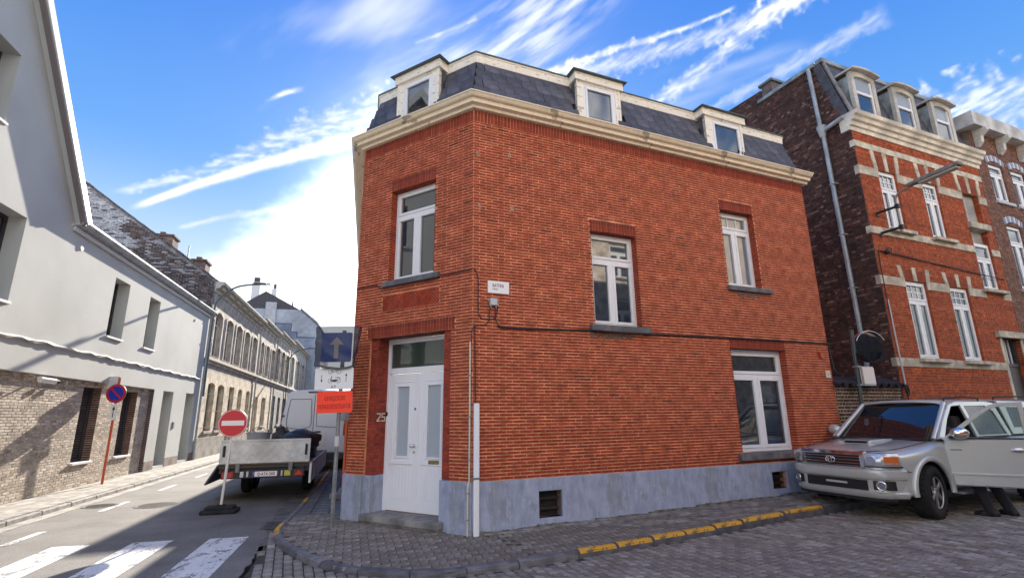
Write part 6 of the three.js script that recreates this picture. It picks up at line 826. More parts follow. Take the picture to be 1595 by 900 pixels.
  put('tarpaulin', 'crumpled black tarpaulin lying on the trailer behind its tailboard', 'tarpaulin', (o) => { mesh('cloth', lump(0.55, 1.16, -0.75, 0.42, 0.28, 0.5, 3), std(0.02, 0.02, 0.024, 0.55), o); mesh('fold', lump(0.75, 1.22, -0.9, 0.24, 0.16, 0.3, 5), std(0.024, 0.024, 0.03, 0.5), o); });
  put('black_bag', 'knotted black bag standing on the trailer beside the tarpaulin', 'bag', (o) => { mesh('sack', lump(0.12, 1.17, -1.1, 0.2, 0.32, 0.25, 9), std(0.02, 0.02, 0.022, 0.45), o); mesh('knot', lump(0.05, 1.42, -1.08, 0.07, 0.08, 0.07, 2), std(0.02, 0.02, 0.022, 0.45), o); });
  put('bucket', 'grey bucket on the trailer next to the long planks', 'bucket', (o) => { mesh('pail', uvm(new THREE.LatheGeometry([[0, 0.78], [0.2, 0.78], [0.25, 1.3], [0.27, 1.31], [0.27, 1.33], [0.235, 1.33], [0.19, 0.82], [0, 0.82]].map((p) => new THREE.Vector2(...p)), 28).translate(-0.42, 0.04, -1.4)), std(0.3, 0.32, 0.34, 0.5), o); mesh('handle', uvm(tube([[-0.67, 1.34, -1.4], [-0.42, 1.5, -1.38], [-0.17, 1.34, -1.4]], 0.008, 20, 6)), STEEL, o); });
  for (let k = 0; k < 4; k++) put('plank', 'long pale plank laid along the trailer bed', 'plank', (o) => { mesh('board', merge([rbox(-0.75 + k * 0.24, -0.56 + k * 0.24, 1.0 + k * 0.055, 1.05 + k * 0.055, -3.9, -0.12 - k * 0.1, 0.006)]), grainy(0.5, 0.46, 0.38, 0.8, 2, 0.002), o); o.userData.group = 'planks on the trailer'; mesh('batten', merge([rbox(-0.7 + k * 0.24, -0.6 + k * 0.24, 0.77, 1.0 + k * 0.055, -3.5 + k * 0.02, -3.4 + k * 0.02, 0.004)]), grainy(0.3, 0.25, 0.18, 0.9, 2, 0.002), o); });
  put('tool_crate', 'dark tool crate at the open right side of the trailer bed', 'crate', (o) => { mesh('crate_body', merge([rbox(0.5, 0.82, 0.78, 0.98, -2.1, -1.5, 0.02)]), std(0.06, 0.07, 0.08, 0.5), o); mesh('crate_lid', merge([rbox(0.48, 0.84, 0.98, 1.02, -2.12, -1.48, 0.01)]), std(0.09, 0.1, 0.11, 0.5), o); });
}
{
  const g = thing('white_van', 'white panel van parked ahead of the trailer, rear doors closed', 'van'); setFrame(g, ...st(18, -1.62), 74.2, ROADY); const VW = new THREE.MeshPhysicalMaterial({ color: RGB(0.66, 0.69, 0.74), roughness: 0.35, clearcoat: 0.6, clearcoatRoughness: 0.15 });
  const sec = new THREE.Shape(); sec.moveTo(-0.95, 0.45); sec.lineTo(0.95, 0.45); sec.quadraticCurveTo(1.0, 0.5, 1.0, 0.8); sec.lineTo(0.98, 1.4); sec.lineTo(0.86, 2.34); sec.quadraticCurveTo(0.83, 2.52, 0.62, 2.55); sec.quadraticCurveTo(0, 2.6, -0.62, 2.55); sec.quadraticCurveTo(-0.83, 2.52, -0.86, 2.34); sec.lineTo(-0.98, 1.4); sec.lineTo(-1.0, 0.8); sec.quadraticCurveTo(-1.0, 0.5, -0.95, 0.45);
  mesh('body', uvm(new THREE.ExtrudeGeometry(sec, { depth: 5.0, bevelEnabled: true, bevelSize: 0.03, bevelThickness: 0.05, bevelOffset: -0.03, bevelSegments: 3, curveSegments: 10 }).translate(0, 0, -5.05)), VW, g);
  for (const s of [-1, 1]) { const d = mesh('rear_door', merge([extr([[s * 0.008, 0.62], [s * 0.9, 0.62], [s * 0.92, 1.3], [s * 0.81, 2.36], [s * 0.008, 2.42]].slice()[s > 0 ? 'slice' : 'reverse'](), 0.025, 0.0, [], 0.008)]), VW, g); const px = [[0.1, 1.42], [0.78, 1.42], [0.74, 2.2], [0.66, 2.27], [0.1, 2.27]].map(([x, y]) => [s * x, y]); mesh('blank_window', merge([extr(s > 0 ? px : px.reverse(), 0.012, 0.02, [], 0.005)]), VW, d); mesh('seal', uvm(tube(px.map(([a, b]) => [a, b, 0.028]).concat([[px[0][0], px[0][1], 0.028]]), 0.012, 60, 6)), std(0.2, 0.2, 0.21, 0.6), d); mesh('door_hinge', merge([rbox(Math.min(s * 0.88, s * 0.97), Math.max(s * 0.88, s * 0.97), 1.72, 1.78, 0.0, 0.05, 0.008)]), std(0.08, 0.08, 0.085, 0.5), d); mesh('tail_lamp', merge([rbox(Math.min(s * 0.93, s * 1.0), Math.max(s * 0.93, s * 1.0), 1.12, 1.5, -0.08, 0.03, 0.015, 2)]), std(0.42, 0.015, 0.015, 0.25), g); }
  mesh('door_seam', merge([box(-0.007, 0.007, 0.62, 2.42, 0.0, 0.012)]), BLACK, g); mesh('brake_lamp', merge([rbox(-0.22, 0.22, 2.47, 2.52, -0.02, 0.03, 0.008)]), std(0.1, 0.02, 0.02, 0.4), g); mesh('handle', merge([rbox(0.06, 0.24, 1.22, 1.27, 0.02, 0.05, 0.01)]), BLACK, g); mesh('bumper', merge([rbox(-0.98, 0.98, 0.38, 0.6, -0.1, 0.12, 0.03, 2)]), std(0.04, 0.04, 0.042, 0.6), g);
  const W2 = wheelParts(0.36, 0.22); for (const [x, z] of [[-0.86, -1.0], [0.86, -1.0], [-0.86, -4.3], [0.86, -4.3]]) { const k = mesh('wheel', W2.tyre, TYRE, g); k.position.set(x, 0.36, z); k.rotation.y = Math.PI / 2; mesh('rim', W2.rim, std(0.3, 0.3, 0.3, 0.5, { metalness: 0.5 }), k); }
  for (const s of [-1, 1]) { mesh('wing_mirror', merge([rbox(s * 1.12 - 0.1, s * 1.12 + 0.1, 1.35, 1.75, -4.55, -4.4, 0.03, 2)]), BLACK, g); mesh('side_window', merge([box(s * 0.955 - 0.02, s * 0.955 + 0.02, 1.5, 2.1, -4.7, -3.7)]), GLASS, g); }
}
// ---------------------------------------------------------------- the silver pickup
function makePickup() {
  const car = thing('pickup_truck', 'silver double cab pickup with canopy, parked half on the pavement, driver door open', 'pickup truck'); const [cx, cz] = toWorld1(6.9, 1.22); setFrame(car, cx, cz, AZ1 + 180, 0.005); car.scale.setScalar(1.025); // local x forward, z to the vehicle's right
  const SILVER = new THREE.MeshPhysicalMaterial({ color: RGB(0.62, 0.64, 0.60), roughness: 0.33, metalness: 0.4, clearcoat: 0.9, clearcoatRoughness: 0.08 }), DARK = std(0.012, 0.012, 0.014, 0.5), TRIM = std(0.025, 0.025, 0.027, 0.7), CHR = std(0.78, 0.79, 0.8, 0.12, { metalness: 1 });
  const CARGLASS = new THREE.MeshPhysicalMaterial({ color: RGB(0.012, 0.014, 0.016), roughness: 0.02, ior: 1.75 });
  // lower body lofted along its length
  const stn = [[0.955, 0.40, 0.52, 0.84], [0.94, 0.58, 0.42, 0.93], [0.90, 0.69, 0.37, 0.975], [0.82, 0.775, 0.34, 1.005], [0.70, 0.835, 0.32, 1.03], [0.52, 0.875, 0.31, 1.052], [0.25, 0.90, 0.32, 1.08], [-0.1, 0.908, 0.34, 1.11], [-0.45, 0.908, 0.36, 1.145], [-0.9, 0.905, 0.38, 1.16], [-1.6, 0.905, 0.38, 1.165], [-2.4, 0.905, 0.38, 1.17], [-3.0, 0.905, 0.42, 1.17], [-4.1, 0.9, 0.46, 1.17], [-4.22, 0.88, 0.5, 1.15], [-4.26, 0.84, 0.56, 1.1]];
  const sec = (x, hw, yb, yt) => { const sh = 0.07 * smooth(-0.9, 0.2, x) + 0.012, half = [[0, yb], [hw * 0.6, yb], [hw * 0.9, yb + 0.015], [hw * 0.972, yb + 0.06], [hw * 0.992, yb + 0.18], [hw, yb + 0.3], [hw, 0.5 * (yb + yt) + 0.06], [hw * 0.997, yt - 0.22], [hw * 0.985, yt - sh - 0.07], [hw * 0.955, yt - sh - 0.018], [hw * 0.9, yt - sh + 0.01], [hw * 0.8, yt - sh * 0.45], [hw * 0.45, yt - 0.008], [0, yt]]; return [...half.map(([z, y]) => [x, y, z]), ...half.slice(1, -1).reverse().map(([z, y]) => [x, y, -z])]; };
  const rings = stn.map((s) => sec(...s)), M = rings[0].length, pos = [], idx = [];
  rings.forEach((r) => r.forEach((p) => pos.push(...p))); for (let i = 0; i < rings.length - 1; i++) for (let j = 0; j < M; j++) { const a = i * M + j, b = i * M + (j + 1) % M, c = a + M, d = b + M; idx.push(a, c, b, b, c, d); }
  for (const [k, fl] of [[0, false], [rings.length - 1, true]]) { const c = pos.length / 3, r = rings[k]; pos.push(r[0][0], (r[0][1] + r[13][1]) / 2, 0); for (let j = 0; j < M; j++) { const a = k * M + j, b = k * M + (j + 1) % M; fl ? idx.push(c, b, a) : idx.push(c, a, b); } }
  let g = new THREE.BufferGeometry(); g.setAttribute('position', new THREE.Float32BufferAttribute(pos, 3)); g.setIndex(idx); g.computeVertexNormals(); g.setAttribute('uv', new THREE.Float32BufferAttribute(new Float32Array(pos.length / 3 * 2), 2));
  const ev = new Evaluator(); ev.useGroups = false; ev.attributes = ['position', 'normal', 'uv']; let body = new Brush(g); body.updateMatrixWorld();
  const cut = (geo) => { const b = new Brush(geo); b.updateMatrixWorld(); body = ev.evaluate(body, b, SUBTRACTION); body.updateMatrixWorld(); };
  for (const x of [0, -3.085]) for (const s of [-1, 1]) cut(new THREE.CylinderGeometry(0.455, 0.455, 0.6, 40).rotateX(Math.PI / 2).translate(x, 0.40, s * 0.85));
  cut(box(-1.46, -0.52, 0.47, 1.3, -1.2, -0.5)); // the opened driver's doorway
  mesh('body', uvm(toCreasedNormals(body.geometry.index ? body.geometry.toNonIndexed() : body.geometry, 0.6)), SILVER, car);
  mesh('underside', merge([box(-4.1, 0.6, 0.3, 0.4, -0.5, 0.5), box(-0.4, 0.4, 0.32, 0.95, -0.54, 0.54), box(-3.5, -2.7, 0.32, 0.95, -0.54, 0.54)]), DARK, car);
  // wheel arch lips
  for (const x of [0, -3.085]) for (const s of [-1, 1]) mesh('arch_flare', uvm(new THREE.TorusGeometry(0.475, 0.045, 10, 30, Math.PI * 1.06).rotateZ(-Math.PI * 0.03).scale(1, 1, 0.9).translate(x, 0.40, s * 0.885)), SILVER, car);
  const W = wheelParts(0.385, 0.265), hub = []; { for (let k = 0; k < 6; k++) for (const o of [-0.055, 0.055]) hub.push(rbox(-0.016, 0.016, 0.05, 0.232, 0.085, 0.112, 0.006).rotateZ(k * Math.PI / 3 + o)); hub.push(new THREE.CylinderGeometry(0.06, 0.07, 0.035, 18).rotateX(Math.PI / 2).translate(0, 0, 0.1), new THREE.TorusGeometry(0.228, 0.014, 8, 36).translate(0, 0, 0.11)); }
  const spokes = merge(hub), rimIn = uvm(new THREE.CylinderGeometry(0.225, 0.225, 0.16, 32, 1, true).rotateX(Math.PI / 2)), tread = []; for (let k = 0; k < 30; k++) for (const o of [-0.07, 0.07]) tread.push(rbox(-0.022, 0.022, 0.378, 0.391, -0.05 + o, 0.05 + o, 0.003).rotateZ((k + (o > 0 ? 0.5 : 0)) / 30 * Math.PI * 2)); const treadG = merge(tread);
  for (const [x, s, t] of [[0, -1, 0.16], [0, 1, 0.16], [-3.085, -1, 0], [-3.085, 1, 0]]) { const k = mesh('wheel', W.tyre, TYRE, car); k.position.set(x, 0.385, s * 0.775); k.rotation.y = (s < 0 ? Math.PI : 0) + t; mesh('tread', treadG, TYRE, k).userData.kind = 'stuff'; mesh('rim', spokes, std(0.55, 0.54, 0.52, 0.3, { metalness: 0.8 }), k); mesh('brake_drum', merge([new THREE.CylinderGeometry(0.2, 0.2, 0.04, 24).rotateX(Math.PI / 2).translate(0, 0, 0.02)]), DARK, k); const ri = mesh('rim_well', rimIn, std(0.2, 0.2, 0.2, 0.5, { metalness: 0.6, side: THREE.DoubleSide }), k); }
  // front: everything follows the curve of the nose
  const plan = [[0, 0.968], [0.2, 0.966], [0.4, 0.957], [0.5, 0.949], [0.58, 0.94], [0.64, 0.922], [0.69, 0.90], [0.735, 0.865], [0.775, 0.82], [0.81, 0.762], [0.84, 0.695], [0.87, 0.56]], fx = (z) => { const q = Math.abs(z); for (let i = 0; i < plan.length - 1; i++) if (q <= plan[i + 1][0]) { const t = (q - plan[i][0]) / (plan[i + 1][0] - plan[i][0]); return plan[i][1] + (plan[i + 1][1] - plan[i][1]) * t; } return 0.56; };
  const arc = (z0, z1, n = 14) => { const p = []; for (let i = 0; i <= n; i++) { const z = z0 + (z1 - z0) * i / n; p.push([fx(z), z]); } return p; };
  const strip = (z0, z1, prof) => uvm(toCreasedNormals(sweep(arc(z0, z1), prof, -1).toNonIndexed ? sweep(arc(z0, z1), prof, -1) : sweep(arc(z0, z1), prof, -1), 0.7));
  const bp = mesh('front_bumper', strip(-0.86, 0.86, [[-0.12, 0.31], [0.0, 0.33], [0.03, 0.37], [0.035, 0.40], [0.0, 0.42], [-0.01, 0.58], [0.035, 0.60], [0.05, 0.64], [0.045, 0.72], [0.02, 0.745], [-0.12, 0.75]]), SILVER, car);
  mesh('lower_intake', strip(-0.5, 0.5, [[-0.05, 0.425], [0.012, 0.43], [0.006, 0.575], [-0.05, 0.58]]), DARK, bp); mesh('intake_bar', strip(-0.2, 0.14, [[0.012, 0.50], [0.03, 0.503], [0.03, 0.53], [0.012, 0.533]]), std(0.55, 0.53, 0.48, 0.5), bp);
  mesh('chin', strip(-0.8, 0.8, [[-0.1, 0.27], [0.0, 0.29], [0.01, 0.325], [-0.1, 0.33]]), TRIM, bp);
  const gr = mesh('grille', strip(-0.5, 0.5, [[-0.06, 0.745], [0.02, 0.75], [0.012, 0.955], [-0.06, 0.96]]), DARK, car); for (const y of [0.775, 0.815, 0.86, 0.905]) mesh('grille_slat', strip(-0.475, 0.475, [[0.015, y - 0.006], [0.042, y - 0.004], [0.034, y + 0.008], [0.012, y + 0.01]]), std(0.42, 0.43, 0.44, 0.25, { metalness: 0.9 }), gr);
  mesh('grille_frame', strip(-0.52, 0.52, [[-0.05, 0.935], [0.045, 0.938], [0.05, 0.955], [0.02, 0.99], [-0.05, 0.995]]), CHR, gr); mesh('grille_frame', strip(-0.47, 0.47, [[0.0, 0.742], [0.045, 0.744], [0.045, 0.762], [0.0, 0.765]]), CHR, gr); for (const s of [-1, 1]) mesh('grille_frame', strip(s > 0 ? 0.46 : -0.52, s > 0 ? 0.52 : -0.46, [[-0.02, 0.75], [0.042, 0.76], [0.042, 0.95], [-0.02, 0.955]]), CHR, gr);
  const tor = (rx, ry, t) => new THREE.TorusGeometry(1, t, 8, 36).scale(rx, ry, 0.06); mesh('emblem', merge([tor(0.075, 0.052, 0.13), tor(0.028, 0.048, 0.22), tor(0.052, 0.022, 0.2).translate(0, 0.022, 0)].map((q) => q.rotateY(Math.PI / 2).translate(fx(0) + 0.05, 0.86, 0))), CHR, gr);
  for (const s of [-1, 1]) {
    const a = s > 0 ? [0.525, 0.845] : [-0.845, -0.525], HL = mesh('headlight', strip(...a, [[-0.08, 0.775], [0.02, 0.785], [0.034, 0.83], [0.02, 0.93], [-0.015, 0.975], [-0.08, 0.98]]), new THREE.MeshPhysicalMaterial({ color: RGB(0.50, 0.53, 0.58), roughness: 0.12, metalness: 0.35, clearcoat: 1, clearcoatRoughness: 0.02 }), car); const b = s > 0 ? [0.735, 0.838] : [-0.838, -0.735];
    mesh('indicator', strip(...b, [[0.018, 0.80], [0.03, 0.805], [0.034, 0.85], [0.024, 0.925], [0.014, 0.93]]), new THREE.MeshPhysicalMaterial({ color: RGB(0.62, 0.16, 0.03), roughness: 0.15, clearcoat: 1 }), HL);
    mesh('reflector', merge([new THREE.CylinderGeometry(0.062, 0.062, 0.02, 22).rotateZ(Math.PI / 2).translate(fx(0.62) + 0.032, 0.868, s * 0.61)]), std(0.75, 0.78, 0.82, 0.08, { metalness: 1 }), HL); mesh('lamp_rim', strip(...(s > 0 ? [0.52, 0.85] : [-0.85, -0.52]), [[-0.02, 0.766], [0.03, 0.77], [0.03, 0.787], [-0.02, 0.79]]), DARK, HL);
    const pk = mesh('fog_pocket', strip(...(s > 0 ? [0.58, 0.80] : [-0.80, -0.58]), [[-0.05, 0.445], [0.022, 0.45], [0.016, 0.575], [-0.05, 0.58]]), DARK, bp); const X = fx(0.69) + 0.035; mesh('fog_lamp_ring', merge([new THREE.TorusGeometry(0.058, 0.013, 8, 28).rotateY(Math.PI / 2 - s * 0.35).translate(X, 0.512, s * 0.69)]), CHR, bp); mesh('fog_lamp', merge([new THREE.CylinderGeometry(0.05, 0.05, 0.02, 22).rotateZ(Math.PI / 2).rotateY(-s * 0.35).translate(X - 0.004, 0.512, s * 0.69)]), std(0.35, 0.37, 0.4, 0.1, { metalness: 0.7 }), bp);
  }
  // bonnet: scoop and shut lines
  const sc = mesh('bonnet_scoop', merge([extr([[-0.30, 1.10], [0.32, 1.055], [0.32, 1.10], [0.27, 1.128], [-0.1, 1.142], [-0.30, 1.135]], 0.46, -0.23, [], 0.02)]), SILVER, car); mesh('scoop_mouth', merge([rbox(0.275, 0.325, 1.078, 1.118, -0.19, 0.19, 0.008)]), DARK, sc); for (const z of [-0.12, -0.04, 0.04, 0.12]) mesh('scoop_vane', merge([rbox(0.28, 0.332, 1.08, 1.116, z - 0.006, z + 0.006, 0.002)]), TRIM, sc);
  for (const s of [-1, 1]) mesh('shut_line', uvm(tube([[-0.40, 1.135, s * 0.775], [0.0, 1.085, s * 0.765], [0.4, 1.035, s * 0.735], [0.66, 1.0, s * 0.66]], 0.0055, 30, 6)), DARK, car); mesh('shut_line', uvm(tube([[0.66, 1.0, -0.66], [0.82, 0.99, -0.5], [0.89, 0.985, -0.25], [0.905, 0.985, 0], [0.89, 0.985, 0.25], [0.82, 0.99, 0.5], [0.66, 1.0, 0.66]], 0.0055, 40, 6)), DARK, car); mesh('shut_line', uvm(tube([[0.5, 0.70, -0.888], [0.62, 0.72, -0.862], [0.78, 0.735, -0.80], [0.86, 0.74, -0.735]], 0.005, 20, 6)), DARK, car);
  // cab: tilted side frames, roof, glass
  const cabSide = (s, open) => {
    const o = [[-0.36, 0.0], [-0.72, 0.3], [-1.08, 0.555], [-1.3, 0.60], [-2.2, 0.605], [-2.46, 0.58], [-2.5, 0.0]], hF = open ? [[-0.52, 0.0], [-0.84, 0.30], [-1.14, 0.52], [-1.42, 0.535], [-1.44, 0.0]] : [[-0.60, 0.035], [-0.86, 0.28], [-1.14, 0.5], [-1.40, 0.515], [-1.41, 0.035]], hR = [[-1.52, 0.035], [-1.51, 0.52], [-2.15, 0.525], [-2.32, 0.42], [-2.38, 0.035]];
    const outline = open ? [[-0.36, 0], [-0.72, 0.3], [-1.08, 0.555], [-1.3, 0.60], [-2.2, 0.605], [-2.46, 0.58], [-2.5, 0.0], [-1.44, 0], [-1.42, 0.535], [-1.14, 0.52], [-0.84, 0.30], [-0.52, 0]] : o;
    const geo = extr(outline, 0.04, -0.02, open ? [hR] : [hF, hR], 0.006), place = (q) => { q.rotateX(s > 0 ? -0.26 : 0.26); q.translate(0, 1.15, s * 0.865); return q; };
    const c = mesh('cab_side', uvm(place(geo)), SILVER, car); for (const h of open ? [hR] : [hF, hR]) mesh('side_window', uvm(place(extr(h, 0.008, -0.004))), CARGLASS, c); mesh('window_seal', uvm(place(extr(rectPts(-2.4, open ? -1.5 : -0.55, -0.012, 0.012), 0.05, -0.025, [], 0.003))), DARK, c);
  };
  cabSide(-1, true); cabSide(1, false);
  const dome = (x0, x1, y, hw, rise2, name, lip = 0.02) => { const nx = 16, nz = 14, p = [], ix = []; for (let i = 0; i <= nx; i++) for (let j = 0; j <= nz; j++) { const u = i / nx * 2 - 1, v = j / nz * 2 - 1, X = (x0 + x1) / 2 + (x1 - x0) / 2 * u, k = 1 - 0.06 * Math.pow(Math.abs(u), 6); p.push(X, y + rise2 * (1 - Math.pow(Math.abs(u), 4)) * 0.5 + rise2 * (1 - v * v) * 0.7 - 0.05 * Math.pow(Math.abs(v), 8), v * hw * k); } for (let i = 0; i < nx; i++) for (let j = 0; j < nz; j++) { const a = i * (nz + 1) + j, b = a + nz + 1; (x1 > x0) ? ix.push(a, a + 1, b, b, a + 1, b + 1) : ix.push(a, b, a + 1, b, b + 1, a + 1); } const q = new THREE.BufferGeometry(); q.setAttribute('position', new THREE.Float32BufferAttribute(p, 3)); q.setIndex(ix); q.computeVertexNormals(); return q; };
  const rf = mesh('roof', uvm(mergeVertices(dome(-2.52, -1.03, 1.725, 0.715, 0.06))), SILVER, car); rf.material.side = THREE.FrontSide; mesh('headlining', merge([box(-2.45, -1.12, 1.70, 1.715, -0.66, 0.66)]), DARK, car);
  for (const s of [-1, 1]) mesh('roof_rail', uvm(tube([[-1.25, 1.755, s * 0.6], [-1.3, 1.80, s * 0.6], [-1.8, 1.815, s * 0.6], [-2.25, 1.80, s * 0.6], [-2.3, 1.755, s * 0.6]], 0.014, 30, 7)), TRIM, car); mesh('aerial', merge([extr([[-1.22, 1.785], [-1.10, 1.785], [-1.2, 1.84]], 0.03, -0.015, [], 0.004), bar([-1.19, 1.82, 0], [-1.26, 1.96, 0], 0.004, 6)]), DARK, car);
  { const nx = 14, ny = 8, p = [], ix = []; for (let j = 0; j <= ny; j++) for (let i = 0; i <= nx; i++) { const v = j / ny, u = i / nx * 2 - 1, hw = 0.775 - 0.125 * v, bulge = 0.10 * (1 - u * u); p.push(-0.40 - 0.68 * v + bulge * (1 - 0.3 * v) - 0.02, 1.145 + 0.575 * v, u * hw); } for (let j = 0; j < ny; j++) for (let i = 0; i < nx; i++) { const a = j * (nx + 1) + i, b = a + nx + 1; ix.push(a, b, a + 1, a + 1, b, b + 1); } const q = new THREE.BufferGeometry(); q.setAttribute('position', new THREE.Float32BufferAttribute(p, 3)); q.setIndex(ix); q.computeVertexNormals(); mesh('windscreen', uvm(q), CARGLASS, car).material.side = THREE.DoubleSide; }
  for (const s of [-1, 1]) mesh('pillar', uvm(tube([[-0.36, 1.14, s * 0.80], [-0.72, 1.43, s * 0.74], [-1.08, 1.715, s * 0.675]], 0.036, 16, 8)), SILVER, car); mesh('windscreen_header', uvm(tube([[-1.08, 1.72, -0.66], [-1.015, 1.745, -0.35], [-0.99, 1.752, 0], [-1.015, 1.745, 0.35], [-1.08, 1.72, 0.66]], 0.026, 24, 8)), SILVER, car);
  mesh('cowl', merge([rbox(-0.46, -0.30, 1.125, 1.15, -0.72, 0.72, 0.01)]), TRIM, car); for (const z of [0.1, -0.45]) mesh('wiper', merge([bar([-0.36, 1.165, z], [-0.42, 1.20, z + 0.5], 0.007, 6)]), DARK, car);
  // canopy over the load bed
  const can = mesh('canopy', uvm(mergeVertices(dome(-4.24, -2.56, 1.74, 0.73, 0.05))), SILVER, car); mesh('canopy_back', merge([rbox(-4.24, -4.2, 1.16, 1.73, -0.78, 0.78, 0.01)]), SILVER, can);
  for (const s of [-1, 1]) { const q = extr([[-2.56, 0.01], [-4.24, 0.01], [-4.22, 0.575], [-2.54, 0.6]], 0.03, -0.015, [[[-2.68, 0.12], [-4.08, 0.12], [-4.04, 0.47], [-2.74, 0.49]]], 0.005), w = extr([[-2.66, 0.1], [-4.1, 0.1], [-4.06, 0.49], [-2.72, 0.51]], 0.008, -0.004); for (const k of [q, w]) { k.rotateX(s > 0 ? -0.22 : 0.22); k.translate(0, 1.16, s * 0.87); } mesh('canopy_side', uvm(q), SILVER, can); mesh('canopy_window', uvm(w), CARGLASS, can); mesh('canopy_rail', uvm(tube([[-2.8, 1.775, s * 0.6], [-2.85, 1.82, s * 0.6], [-3.4, 1.83, s * 0.6], [-3.95, 1.82, s * 0.6], [-4.0, 1.77, s * 0.6]], 0.014, 24, 7)), TRIM, can); }
  mesh('canopy_front', merge([rbox(-2.58, -2.54, 1.16, 1.74, -0.7, 0.7, 0.01)]), DARK, can);
  mesh('side_step', merge([rbox(-2.35, -0.5, 0.33, 0.37, -0.99, -0.84, 0.015)]), std(0.3, 0.3, 0.3, 0.45, { metalness: 0.6 }), car); mesh('side_step', merge([rbox(-2.35, -0.5, 0.33, 0.37, 0.84, 0.99, 0.015)]), std(0.3, 0.3, 0.3, 0.45, { metalness: 0.6 }), car);
  // what shows through the open doorway
  mesh('doorway_lining', merge([box(-1.45, -0.53, 0.475, 1.14, -0.52, -0.505), box(-1.46, -1.445, 0.48, 1.14, -0.86, -0.505), box(-0.535, -0.525, 0.48, 1.14, -0.86, -0.505), box(-1.445, -0.535, 0.475, 0.49, -0.88, -0.52)]), TRIM, car); mesh('seat', merge([rbox(-1.42, -0.92, 0.62, 0.86, -0.72, -0.53, 0.05, 2), rbox(-1.55, -1.36, 0.85, 1.5, -0.66, -0.2, 0.06, 3), rbox(-1.52, -1.40, 1.5, 1.68, -0.54, -0.32, 0.04, 2)]), std(0.05, 0.05, 0.055, 0.9), car); mesh('steering_wheel', merge([new THREE.TorusGeometry(0.185, 0.016, 8, 30).rotateY(Math.PI / 2).rotateZ(0.4).translate(-0.86, 1.22, -0.38)]), DARK, car); mesh('dashboard', merge([rbox(-0.75, -0.42, 1.02, 1.17, -0.68, 0.7, 0.04, 2)]), TRIM, car);
  // mirror on the pavement side
  const m2 = mesh('wing_mirror', uvm(new THREE.SphereGeometry(1, 18, 14).scale(0.075, 0.095, 0.125).translate(-0.66, 1.26, 1.03)), SILVER, car); mesh('mirror_arm', merge([rbox(-0.69, -0.62, 1.17, 1.21, 0.86, 0.99, 0.012)]), DARK, m2);
  // the open driver's door hangs on its front edge
  const door = mesh('driver_door', (() => { const lower = extr([[-0.0, 0.46], [-0.93, 0.46], [-0.965, 0.62], [-0.975, 1.17], [0.03, 1.15], [0.035, 0.8]], 0.1, -0.05, [], 0.018), up = extr([[0.06, 1.14], [-0.20, 1.36], [-0.42, 1.54], [-0.60, 1.665], [-0.74, 1.70], [-0.985, 1.705], [-0.975, 1.14]], 0.035, -0.03, [[[-0.10, 1.18], [-0.24, 1.315], [-0.45, 1.495], [-0.62, 1.615], [-0.75, 1.645], [-0.925, 1.65], [-0.925, 1.18]]], 0.006); return merge([lower, up]); })(), SILVER, car);
  door.position.set(-0.5, 0, -0.9); door.rotation.y = -0.98;
  mesh('door_window', merge([extr([[-0.09, 1.17], [-0.23, 1.32], [-0.44, 1.5], [-0.61, 1.62], [-0.75, 1.65], [-0.93, 1.655], [-0.93, 1.17]], 0.005, -0.012)]), new THREE.MeshPhysicalMaterial({ color: RGB(0.75, 0.8, 0.78), roughness: 0.02, transmission: 1, thickness: 0, ior: 1.6 }), door); mesh('window_seal', merge([rbox(-0.95, -0.04, 1.158, 1.178, -0.052, 0.02, 0.004)]), DARK, door);
  mesh('door_trim', merge([rbox(-0.94, -0.02, 0.5, 1.14, 0.05, 0.075, 0.015)]), TRIM, door); mesh('door_handle', merge([rbox(-0.90, -0.73, 0.985, 1.02, -0.085, -0.05, 0.014, 2), new THREE.SphereGeometry(0.045, 14, 10).scale(1.6, 0.8, 0.3).translate(-0.81, 1.0, -0.05)]), CHR, door); mesh('side_moulding', merge([rbox(-0.95, 0.02, 0.62, 0.655, -0.062, -0.045, 0.006)]), SILVER, door);
  mesh('door_badge', merge([rbox(-0.17, -0.02, 0.985, 1.005, -0.056, -0.048, 0.003)]), CHR, door);
  const dm = mesh('wing_mirror', uvm(new THREE.SphereGeometry(1, 20, 16).scale(0.12, 0.09, 0.075).translate(-0.17, 1.245, -0.145)), CHR, door); mesh('mirror_arm', merge([rbox(-0.16, -0.03, 1.17, 1.2, -0.12, -0.03, 0.012)]), DARK, dm); mesh('mirror_indicator', merge([rbox(-0.27, -0.13, 1.215, 1.245, -0.222, -0.2, 0.008)]), new THREE.MeshPhysicalMaterial({ color: RGB(0.6, 0.25, 0.1), roughness: 0.2, clearcoat: 1 }), dm);
  return car;
}
const pickup = makePickup();
